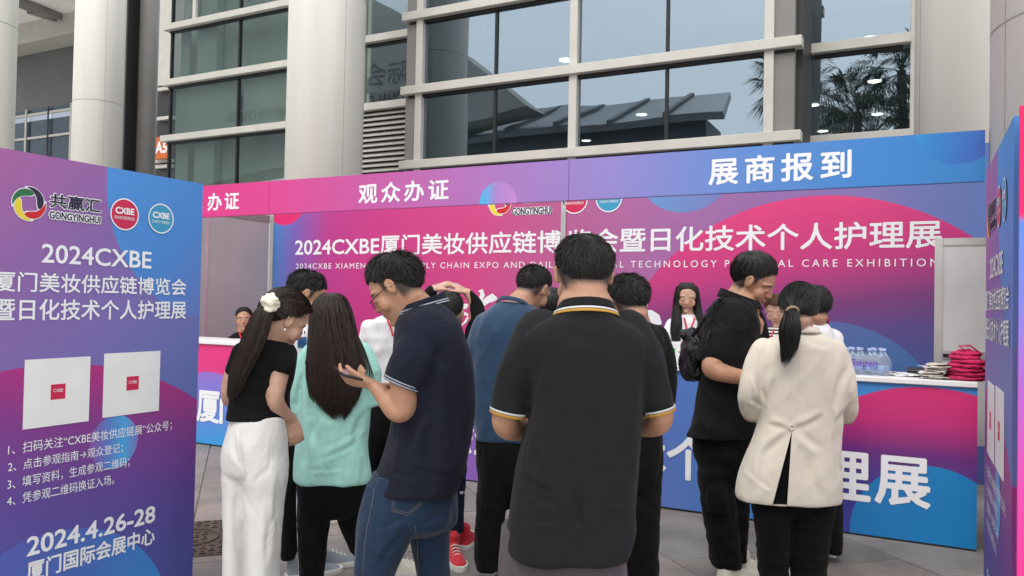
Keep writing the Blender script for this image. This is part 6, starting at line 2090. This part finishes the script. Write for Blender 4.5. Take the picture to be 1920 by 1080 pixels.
# backpack
bpc = P(1293, 670, D - 0.02)
bk = thing('backpack', tuple(bpc), 'shiny black drawstring backpack hanging on the back of the man in the black shirt', 'bag')
B = Rows([(1291, 1303, 620, 0, 0.08), (1284, 1310, 632, 0, 0.15), (1279, 1316, 655, 0, 0.2), (1276, 1318, 680, 0, 0.22), (1280, 1318, 702, 0, 0.2), (1290, 1316, 714, 0, 0.12)], D, n=30)
bkm = vox('bag_body', [B.geo(), ell(P(1290, 628, D), r0 * 0.045, f0 * 0.05, u0 * 0.028), ell(P(1300, 622, D), r0 * 0.03, f0 * 0.04, u0 * 0.02)], 0.007, M['bag_black'], bk, 1, fold([((16, 16, 5, 0.3), 0.012, 'r'), ((7, 7, 7, 0.9), 0.01, 'r'), ((30, 30, 30, 0), .003, 'n')], 5))
g = Geo(); g.tube([P(1298, 630, D - 0.13), P(1312, 612, D - 0.17), P(1330, 580, D - 0.18), P(1347, 562, D - 0.15), P(1360, 556, D - 0.05)], 0.009, 8); g.out('strap', M['bag_black'], bk, True)
g = Geo(); g.tube([P(1312, 690, D - 0.1), P(1322, 660, D - 0.17), P(1330, 620, D - 0.185)], 0.005, 8); g.out('strap', M['bag_black'], bk, True)

# ---- 13 staff in striped shirt with brown hair
D = 5.85
t = person('brown-haired counter staff in striped shirt, mostly hidden between two heads', 1452, D)
H = Head(P(1456, 584, D), 205, 20, 0, 0.97)
body(t, H, D, (1460, 620, 0, 11), [[(1432, 640, 0, 9), (1428, 670, -0.1, 8)], [(1486, 640, 0, 9), (1490, 670, -0.1, 8)]], 'skin_f', 0.0065, fem=True)
short_hair(H, M['hair_lt'], t, 1200, 0.05, 0.022, fringe=R(22), seed=91, low=0.8, style='nape', lift=0.2)
M['striped'], tt, bb = mat_new('striped_jersey'); setin(bb, 0.85, 0, 0.2)
g_ = NG(tt); tcn = tt.nodes.new("ShaderNodeTexCoord"); spn = tt.nodes.new("ShaderNodeSeparateXYZ"); tt.links.new(tcn.outputs['Object'], spn.inputs[0])
tt.links.new(g_.mix(g_.m('GREATER_THAN', g_.m('FRACT', g_.m('MULTIPLY', spn.outputs[2], 42.0)), 0.5), (0.65, 0.63, 0.60), (0.02, 0.02, 0.022)), bb.inputs['Base Color'])
T = Rows([(1446, 1474, 613, 0, 0.10), (1436, 1484, 620, 0, 0.16), (1426, 1494, 632, 0, 0.2), (1426, 1494, 680, 0, 0.2), (1430, 1490, 730, 0, 0.2)], D)
sw = vox('striped_shirt', [T.geo(), limb([P(1432, 634, D), P(1428, 668, D - 0.05)], [0.05, 0.045])], 0.010, M['striped'], t, 2, soft(2, 0.5))
legs(t, [[(1432, 1458, 790, 0, 0.15), (1436, 1455, 935, 0, 0.12)], [(1462, 1488, 790, 0, 0.15), (1464, 1484, 935, 0, 0.12)]], D, 'black_trouser', trous(1), 0.014, hip=[(1430, 1490, 720, 0, 0.2), (1430, 1490, 795, 0, 0.18)])
q = drop(sw, [(1452, 618), (1446, 630), (1442, 642)], 0.004)
if len(q) > 2: Geo().tube(q, 0.006, 5).out('lanyard', M['lanyard'], t)

# ---- 14 woman in the beige blazer
D = 3.6
t = person('woman in beige blazer and black trousers with low ponytail, back to the viewer', 1490, D)
H = Head(P(1497, 583, D), 8, 22, 3, 1.0)
body(t, H, D, (1505, 622, 0.0, 20), [[(1428, 680, 0, 16), (1405, 750, 0.02, 15), (1408, 780, 0.1, 12), (1440, 760, 0.28, 9)], [(1575, 680, 0, 16), (1592, 750, 0.02, 15), (1588, 785, 0.1, 12), (1555, 765, 0.28, 9)]], 'skin_f', fem=True)
hair_cap(H, M['hair'], t, 0.014, 0, 'nape', 19, 1.0, 0.7)
tie = P(1487, 584, D - 0.115); rr_ = random.Random(8); segs, wd = [], []
tl = H.loc(tie[None])[0]
while len(segs) < 2400:
    el = math.asin(rr_.uniform(-0.75, 1)); az = rr_.uniform(-math.pi, math.pi)
    if el < hairline(az, 'nape'): continue
    p, n = H.sphere_dir(az, el); pts = []
    c0 = np.array([0, -0.012, 0.030])
    for k in range(7):
        s_ = k / 6
        q = (p + n * 0.016) * (1 - s_) + tl * s_
        q2 = np.array([(q[0]) / 0.076, (q[1] + 0.012) / 0.095, (q[2] - 0.030) / 0.088]); L_ = np.linalg.norm(q2)
        if 0.3 < L_ < 1.19 and k < 6: q = c0 + (q - c0) * (1.185 / L_)
        pts.append(H.p(*q))
    segs.append(pts); wd.append(0.0012)
strands(segs, wd, M['hair'], t)
PT = Limb([P(1487, 582, D - 0.12), P(1484, 598, D - 0.15), P(1481, 620, D - 0.155), P(1480, 642, D - 0.15), P(1475, 660, D - 0.15), P(1470, 676, D - 0.15)], [q / FOC * D for q in (8, 14, 18, 15, 10, 3)], n=22, flat=0.8)
pt = make('ponytail', *PT.geo(), M['hair'], t, True)
flow_strands([PT.ring(i) for i in range(len(PT.c))], 1500, M['hair'], pt, 16, 0.0008, 0.004, (0, 0.4), (0.5, 1.0), droop=0.035)
g = Geo(); c_ = P(1486, 583, D - 0.135)
g.tube([c_ + r0 * 0.024 * math.cos(a) + u0 * 0.017 * math.sin(a) - f0 * 0.006 * math.sin(a) for a in np.linspace(0, 2 * math.pi, 17)], 0.0065, 8); g.out('hair_tie', M['tan_tie'], t, True)
SL = sleeve([(1434, 658, 0, 24), (1418, 692, 0, 24), (1407, 735, 0.0, 23), (1409, 768, 0.06, 21), (1432, 772, 0.18, 19)], D)
SR = sleeve([(1564, 658, 0, 24), (1576, 692, 0, 24), (1584, 735, 0.0, 23), (1585, 772, 0.06, 21), (1562, 778, 0.18, 19)], D)
T = Rows([(1474, 1536, 622, 0, 0.13), (1455, 1552, 631, 0, 0.18), (1430, 1572, 645, 0, 0.21), (1416, 1584, 672, 0, 0.23), (1416, 1586, 720, 0, 0.23), (1424, 1578, 780, 0, 0.22), (1414, 1575, 820, 0, 0.23), (1398, 1574, 860, 0, 0.25), (1386, 1575, 895, 0, 0.27), (1380, 1574, 925, 0, 0.28), (1382, 1572, 937, 0, 0.28)], D, ex=2.5)
bz = vox('blazer', [T.geo(), SL.geo(), SR.geo()], 0.008, M['beige'], t, 2, creases([(1484, 803, 1425, 850, 9, .007), (1484, 805, 1440, 790, 7, .006), (1486, 803, 1545, 775, 8, -.007), (1488, 806, 1540, 850, 10, .007), (1484, 700, 1485, 800, 3, .004), (1412, 700, 1432, 760, 7, .009), (1590, 690, 1568, 770, 8, -.009), (1404, 750, 1428, 765, 5, .006), (1598, 750, 1566, 790, 6, .006),
    (1440, 820, 1415, 920, 10, .006), (1520, 850, 1540, 930, 10, -.006), (1560, 800, 1572, 900, 8, .006), (1455, 690, 1440, 780, 9, .005), (1550, 690, 1556, 780, 9, -.005), (1500, 640, 1560, 655, 8, .003), (1395, 880, 1450, 925, 5, .003)], fold([((5, 5, 2, 0.4), 0.006, 'n'), ((8, 8, 3.2, -0.9), 0.003, 'r')], 8.0)))
cut_wedge(bz, (1485, 808), (1449, 945), (1476, 945))
collar('blazer_collar', P(1505, 624, D), 0.066, 0.070, 0.030, M['beige'], bz, 0.012, 1.28, 0, th=0.009, z0=-0.010)
stitch(bz, bz, [(1500, 650), (1500, 700), (1494, 760), (1486, 802)], 0.0016, 'beige', 'back_seam', 0.0004)
stitch(bz, bz, [(1452, 672), (1444, 720), (1434, 765)], 0.0014, 'beige', 'back_seam', 0.0002)
bc_ = drop(bz, [(1484, 801), (1485, 802)], 0.002)[0]
g = Geo(); g.tube([bc_ + r0 * 0.011 * math.cos(a) + u0 * 0.011 * math.sin(a) for a in np.linspace(0, 2 * math.pi, 13)], 0.0035, 8); g.out('button_loop', M['beige'], bz, True)
legs(t, [[(1410, 1482, 940, 0, 0.20), (1418, 1480, 1000, 0, 0.17), (1424, 1476, 1080, 0, 0.15), (1430, 1472, 1178, 0, 0.13)], [(1480, 1566, 940, 0, 0.20), (1480, 1556, 1000, 0, 0.17), (1484, 1546, 1080, 0, 0.15), (1490, 1540, 1178, 0, 0.13)]],
     D, 'black_trouser', fold([((3, 3, 18, 0.4), 0.005, 'r'), ((5, 5, 4, 0.5), 0.005, 'r')], 6), hip=[(1424, 1560, 800, 0, 0.17), (1420, 1562, 850, 0, 0.2), (1412, 1566, 905, 0, 0.22), (1412, 1566, 950, 0, 0.21)], voxel=0.009)
for x, s in ((1450, -5), (1516, 8)):
    c = P(x, 1186, D); shoe(t, (c[0], c[1]), s, 0.95, 'sneaker')

# ---- 15 person in white T-shirt with red lanyard, beyond the blazer
D = 4.5
t = person('person in white T-shirt, wide black trousers and red lanyard, hidden beyond the beige blazer', 1530, D)
H = Head(P(1526, 578, D), -12, 12, 0, 1.0)
body(t, H, D, (1530, 615, 0, 17), [[(1502, 640, 0, 13), (1496, 690, 0, 12)], [(1560, 645, 0, 13), (1564, 690, 0, 12)]], 'skin', 0.0075)
short_hair(H, M['hair'], t, 1500, 0.03, 0.018, seed=101, low=0.5, style='nape')
T = Rows([(1512, 1548, 606, 0, 0.11), (1504, 1554, 614, 0, 0.17), (1494, 1562, 630, 0, 0.2), (1490, 1570, 660, 0, 0.22), (1492, 1568, 730, 0, 0.22), (1492, 1568, 790, 0, 0.22)], D)
vox('t_shirt', [T.geo(), limb([P(1502, 634, D), P(1495, 680, D)], [0.06, 0.055]), limb([P(1560, 636, D), P(1566, 680, D)], [0.06, 0.055])], 0.010, M['white_cloth'], t, 2, soft(4))
collar('lanyard', P(1530, 610, D), 0.064, 0.066, 0.026, M['lanyard'], t, 0.05, 1.06, 0, th=0.003)
legs(t, [[(1492, 1534, 860, 0, 0.2), (1486, 1534, 950, 0, 0.22), (1482, 1534, 1030, 0, 0.24)], [(1530, 1572, 860, 0, 0.2), (1532, 1574, 950, 0, 0.22), (1532, 1574, 1030, 0, 0.24)]], D, 'black_trouser', trous(9, 1.2), 0.011, hip=[(1494, 1568, 770, 0, 0.22), (1492, 1571, 830, 0, 0.22), (1492, 1572, 880, 0, 0.2)])
c = P(1510, 1044, D); shoe(t, (c[0], c[1]), 10, 0.95, 'sneaker'); c = P(1556, 1046, D); shoe(t, (c[0], c[1]), 15, 0.9, 'sneaker')

# ---- 16 seated man behind the far end of the counter
D = 8.2
t = person('seated man in black with a red lanyard behind the far left of the counter', 456, D)
H = Head(P(457, 600, D), 163, 2, 0, 1.0)
body(t, H, D, (456, 628, 0, 10.5), [[(436, 645, 0, 9), (432, 668, -0.05, 8), (445, 680, -0.2, 7)], [(476, 645, 0, 9), (480, 668, -0.05, 8), (470, 680, -0.2, 7)]], 'skin_open', 0.0062)
short_hair(H, M['hair'], t, 1200, 0.03, 0.018, seed=111, low=0.15, top=1.2)
T = Rows([(447, 467, 622, 0, 0.11), (440, 473, 626, 0, 0.17), (431, 481, 635, 0, 0.21), (429, 483, 655, 0, 0.23), (432, 480, 690, 0, 0.24), (432, 480, 715, 0, 0.25)], D)
js = vox('jacket', [T.geo(), limb([P(436, 640, D), P(431, 665, D - 0.05), P(444, 678, D - 0.18)], [0.06, 0.055, 0.05]), limb([P(476, 640, D), P(481, 665, D - 0.05), P(470, 678, D - 0.18)], [0.06, 0.055, 0.05])], 0.011, M['black_cotton'], t, 2, crisp(3))
for pts in ([(449, 622), (450, 627), (453, 636)], [(462, 623), (460, 629), (456, 636)]):
    q = drop(js, pts, 0.005)
    if len(q) > 2: Geo().tube(q, 0.007, 5).out('lanyard', M['lanyard'], t)
vox('trousers', [limb([P(443, 716, D), P(441, 722, D - 0.38), P(441, 790, D - 0.42)], [0.085, 0.075, 0.055]), limb([P(470, 716, D), P(472, 722, D - 0.38), P(472, 790, D - 0.42)], [0.085, 0.075, 0.055])], 0.014, M['black_trouser'], t)
cs = P(456, 730, D)
ch = thing('folding_chair', (cs[0], cs[1], 0), 'plain chair under the seated man behind the counter', 'chair')
box('seat', (cs[0] - 0.22, cs[1] - 0.2, 0.42), (cs[0] + 0.22, cs[1] + 0.22, 0.45), M['black'], ch, 0.01)
box('backrest', (cs[0] - 0.2, cs[1] + 0.24, 0.6), (cs[0] + 0.2, cs[1] + 0.27, 0.85), M['black'], ch, 0.01)
for sx in (-0.2, 0.2):
    for sy in (-0.18, 0.25):
        Geo().cyl((cs[0] + sx, cs[1] + sy, 0), (cs[0] + sx, cs[1] + sy, 0.42 if sy < 0 else 0.8), 0.011, n=8).out('leg', M['alu'], ch)

# ================================================================== THINGS ON THE COUNTER
CT = 1.0


def slab(name, c, w, dpt, h, yaw, m, parent, warp=0.0, n=6, seed=0):
    """a thin, slightly warped sheet or folded cloth"""
    ca, sa = math.cos(yaw), math.sin(yaw)
    V, F_ = [], []
    for k in (0, 1):
        for j in range(n + 1):
            for i in range(n + 1):
                x, y = (i / n - 0.5) * w, (j / n - 0.5) * dpt
                z = warp * noise.noise(Vector((x * 14 + seed, y * 14, seed * 1.7)))
                V.append((c[0] + x * ca - y * sa, c[1] + x * sa + y * ca, c[2] + z + k * h))
    S = (n + 1) ** 2
    q = lambda i, j, k: k * S + j * (n + 1) + i
    for j in range(n):
        for i in range(n):
            F_ += [(q(i, j, 1), q(i + 1, j, 1), q(i + 1, j + 1, 1), q(i, j + 1, 1)), (q(i, j, 0), q(i, j + 1, 0), q(i + 1, j + 1, 0), q(i + 1, j, 0))]
    for i in range(n):
        F_ += [(q(i, 0, 0), q(i + 1, 0, 0), q(i + 1, 0, 1), q(i, 0, 1)), (q(i, n, 0), q(i, n, 1), q(i + 1, n, 1), q(i + 1, n, 0)),
               (q(0, i, 0), q(0, i, 1), q(0, i + 1, 1), q(0, i + 1, 0)), (q(n, i, 0), q(n, i + 1, 0), q(n, i + 1, 1), q(n, i, 1))]
    return make(name, V, F_, m, parent, True)


# shrink-wrapped bottled water
wc = onZ(1625, 697, CT); wc = np.array([wc[0], YC + 0.20, CT])
wp = thing('water_pack', tuple(wc), 'clear plastic-wrapped pack of water bottles with purple lettering on the counter', 'water bottles')
cap = mat('bottle_cap_blue', (0.45, 0.52, 0.78), 0.4, 0, 0.4)
lblm = mat('bottle_label', (0.16, 0.28, 0.55), 0.4, 0, 0.4, 0.3, 30)
mw, tw_, bw_ = mat_new('bottled_water'); setin(bw_, 0.05, 0, 0.6); bw_.inputs['Base Color'].default_value = (0.62, 0.74, 0.90, 1); bw_.inputs['Transmission Weight'].default_value = 0.9; bw_.inputs['IOR'].default_value = 1.3
mf, tf_, bf_ = mat_new('clear_film'); setin(bf_, 0.12, 0, 0.8); bf_.inputs['Base Color'].default_value = (0.9, 0.93, 1.0, 1); bf_.inputs['Alpha'].default_value = 0.13
for j in range(3):
    for i in range(4):
        x, y = wc[0] - 0.10 + i * 0.066 + (0.02 if j % 2 else 0), wc[1] - 0.065 + j * 0.066
        kk = 0.86
        pf = [(r_ * kk, z_ * kk) for r_, z_ in [(0.030, 0.0), (0.031, 0.01), (0.028, 0.05), (0.031, 0.09), (0.030, 0.125), (0.018, 0.155), (0.011, 0.168), (0.011, 0.178)]]
        lean = 0.01 * math.sin(i * 3 + j)
        L = Limb([(x + lean * z / 0.17, y, CT + 0.004 + z) for r, z in pf], [r for r, z in pf], sub=2, n=14)
        o = make('bottle', *L.geo(False, False), mw, wp, True)
        Geo().cyl((x + lean, y, CT + 0.156), (x + lean, y, CT + 0.171), 0.0118, n=14).out('cap', cap, o)
        band('label', [L.ring(k, 1.02) for k in (3, 5)], 0.001, lblm, o)
R_ = []
for z, k in ((0.0, 0.95), (0.03, 0.98), (0.08, 0.98), (0.115, 0.90), (0.135, 0.70)):
    ring = []
    for a in np.linspace(0, 2 * math.pi, 40, endpoint=False):
        ca, sa = math.cos(a), math.sin(a)
        rx, ry = 0.152 * k, 0.112 * k
        q = np.array([wc[0] + 0.01 + rx * np.sign(ca) * abs(ca) ** 0.6, wc[1] + ry * np.sign(sa) * abs(sa) ** 0.6, CT + 0.003 + z])
        q += 0.006 * noise.noise(Vector(q * 25)) * np.array([ca, sa, 0.6])
        ring.append(q)
    R_.append(np.array(ring))
make('plastic_wrap', *rings_geo(R_, False), mf, wp, True)
PWt = Plane((0, wc[1] - 0.124, 0), (1, 0, 0), (0, -1, 0))
purple = mat('purple_print', (0.16, 0.05, 0.42), 0.5, 0, 0.3)
lettering(PWt, 'Ganten', wc[0] - 0.09, wc[0] + 0.08, CT + 0.055, CT + 0.100, purple, wp, bold=0.01, shear=0.2)
# papers
for k, (x, y, yw, lb_) in enumerate(((1672, 699, 0.2, 'white sheet lying nearest the bottled water'), (1695, 701, -0.25, 'white sheet lying in the middle of the counter papers'), (1716, 703, 0.45, 'white sheet lying nearest the black box'))):
    c = onZ(x, y, CT); c[1] = min(c[1], YC + 0.3)
    pp = thing('paper_sheet', (c[0], c[1], CT), lb_, 'paper', 'sheets of paper on the counter')
    slab('sheet', (c[0], c[1], CT + 0.003 + 0.003 * k), 0.21, 0.297, 0.0006, yw, M['white_lam'], pp, 0.012, 8, k)
c = onZ(1729, 698, CT)
bx = thing('black_box', (c[0], YC + 0.36, CT), 'small black box lying on the counter left of the pink bags', 'box')
box('case', (c[0] - 0.09, YC + 0.33, CT + 0.001), (c[0] + 0.12, YC + 0.45, CT + 0.042), M['black'], bx, 0.006)
box('lid_edge', (c[0] - 0.091, YC + 0.329, CT + 0.030), (c[0] + 0.121, YC + 0.3305, CT + 0.033), M['pier'], bx)
# pile of crimson non-woven tote bags and the bundle of paper handles beside it
crim = cloth('crimson_nonwoven', (0.52, 0.014, 0.105), 0.8, 0.4, 250, 0.1, 0.08, crease=0.5, cscale=25)
tc0 = onZ(1802, 716, CT)
bx0 = tc0[0] + 0.035; by0 = YC + 0.16
nb = 7
for k in range(nb):
    z = CT + 0.002 + 0.0245 * k
    lbl = ['lowest crimson tote bag of the folded pile', 'second crimson tote bag from the bottom of the folded pile', 'third crimson tote bag from the bottom of the folded pile', 'middle crimson tote bag of the folded pile', 'third crimson tote bag from the top of the folded pile', 'second crimson tote bag from the top of the pile', 'topmost crimson tote bag with its handles looped upwards'][k]
    tb = thing('tote_bag', (bx0, by0, z), lbl, 'bag', 'crimson tote bags piled at the right end of the counter')
    s_ = 1 - 0.055 * k
    pts = [ell((bx0 + 0.012 * math.sin(k * 2.1), by0 + 0.01 * math.cos(k), z + 0.013), np.array([0.128 * s_, 0, 0]), np.array([0, 0.14 * s_, 0]), np.array([0.004 * math.sin(k), 0, 0.019]), 20, 8)]
    vox('bag_body', pts, 0.005, crim, tb, 0, fold([((14, 14, 40, 0.5), 0.007, 'r'), ((30, 30, 30, 0.8), 0.005, 'r')], k * 3.1))
    if k >= 4:
        g = Geo()
        for q in (-1, 1):
            g.tube([(bx0 - 0.05 + 0.02 * k - 0.06, by0 + q * 0.03, z + 0.02), (bx0 - 0.04, by0 + q * 0.035, z + 0.055), (bx0 + 0.02, by0 + q * 0.03, z + 0.062), (bx0 + 0.07, by0 + q * 0.02, z + 0.02)], 0.006, 6)
        g.out('handle', crim, tb, True)
pm = mat('folded_kraft_paper', (0.58, 0.53, 0.47), 0.8, 0, 0.2, 0.2, 40)
hx = bx0 - 0.19
for k in range(9):
    z = CT + 0.003 + 0.0105 * k
    fb = thing('folded_leaflet', (hx, by0, z), (['lowest', 'second lowest', 'third lowest', 'fourth lowest', 'middle', 'fourth from the top', 'third from the top', 'second from the top', 'topmost'][k] + ' folded leaflet of the stack beside the crimson bags'), 'leaflet', 'fanned stack of folded leaflets on the counter')
    slab('leaflet', (hx + 0.02 * math.sin(k * 1.9) + 0.004 * k, by0 - 0.02 + 0.012 * math.cos(k * 2.3), z), 0.115, 0.2, 0.005, 0.25 * math.sin(k * 1.3), pm if k % 3 else M['white_lam'], fb, 0.010, 6, k * 2.2)
# white carton with green mark before the long-haired staff woman
PCb = None
c = onZ(1262, 684, CT)
cb = thing('carton', (c[0], YC + 0.2, CT), 'white carton with green triangle mark standing before the long-haired staff woman', 'box')
cy = YC + 0.16
x0 = onY(1243, 660, cy)[0]; x1 = onY(1289, 660, cy)[0]; zt = onY(1262, 641, cy)[2]
box('carton_body', (x0, cy, CT + 0.001), (x1, cy + 0.16, zt), M['white_lam'], cb, 0.003)
green = mat('green_print', (0.03, 0.42, 0.08), 0.5, 0, 0.3)
p_ = lambda x, y: onY(x, y, cy - 0.001)
make('green_mark', [p_(1254, 660), p_(1266, 652), p_(1266, 672), p_(1260, 671)], [(0, 1, 2, 3)], green, cb)
for x in (1273, 1279):
    o_c = p_(x, 660)
    make('dot_mark', [o_c + np.array([0.008 * math.cos(a), 0, 0.006 * math.sin(a)]) for a in np.linspace(0, 2 * math.pi, 12, endpoint=False)], [tuple(range(12))], M['pier'], cb)
# laptop lid behind the blazer
c = onZ(1588, 690, CT)
lp = thing('laptop', (c[0], YC + 0.35, CT), 'open laptop whose pale lid shows just right of the beige blazer', 'laptop')
xx = onY(1582, 660, YC + 0.30)[0]; zt = onY(1590, 643, YC + 0.30)[2]
box('base', (xx - 0.30, YC + 0.31, CT + 0.001), (xx, YC + 0.50, CT + 0.016), M['alu'], lp, 0.003)
v = [(xx - 0.30, YC + 0.305, CT + 0.016), (xx, YC + 0.305, CT + 0.016), (xx, YC + 0.25, zt), (xx - 0.30, YC + 0.25, zt)]
v += [(a, b + 0.008, c_) for a, b, c_ in v]
make('lid', v, [(0, 1, 2, 3), (7, 6, 5, 4), (0, 4, 5, 1), (1, 5, 6, 2), (2, 6, 7, 3), (3, 7, 4, 0)], M['white_lam'], lp)
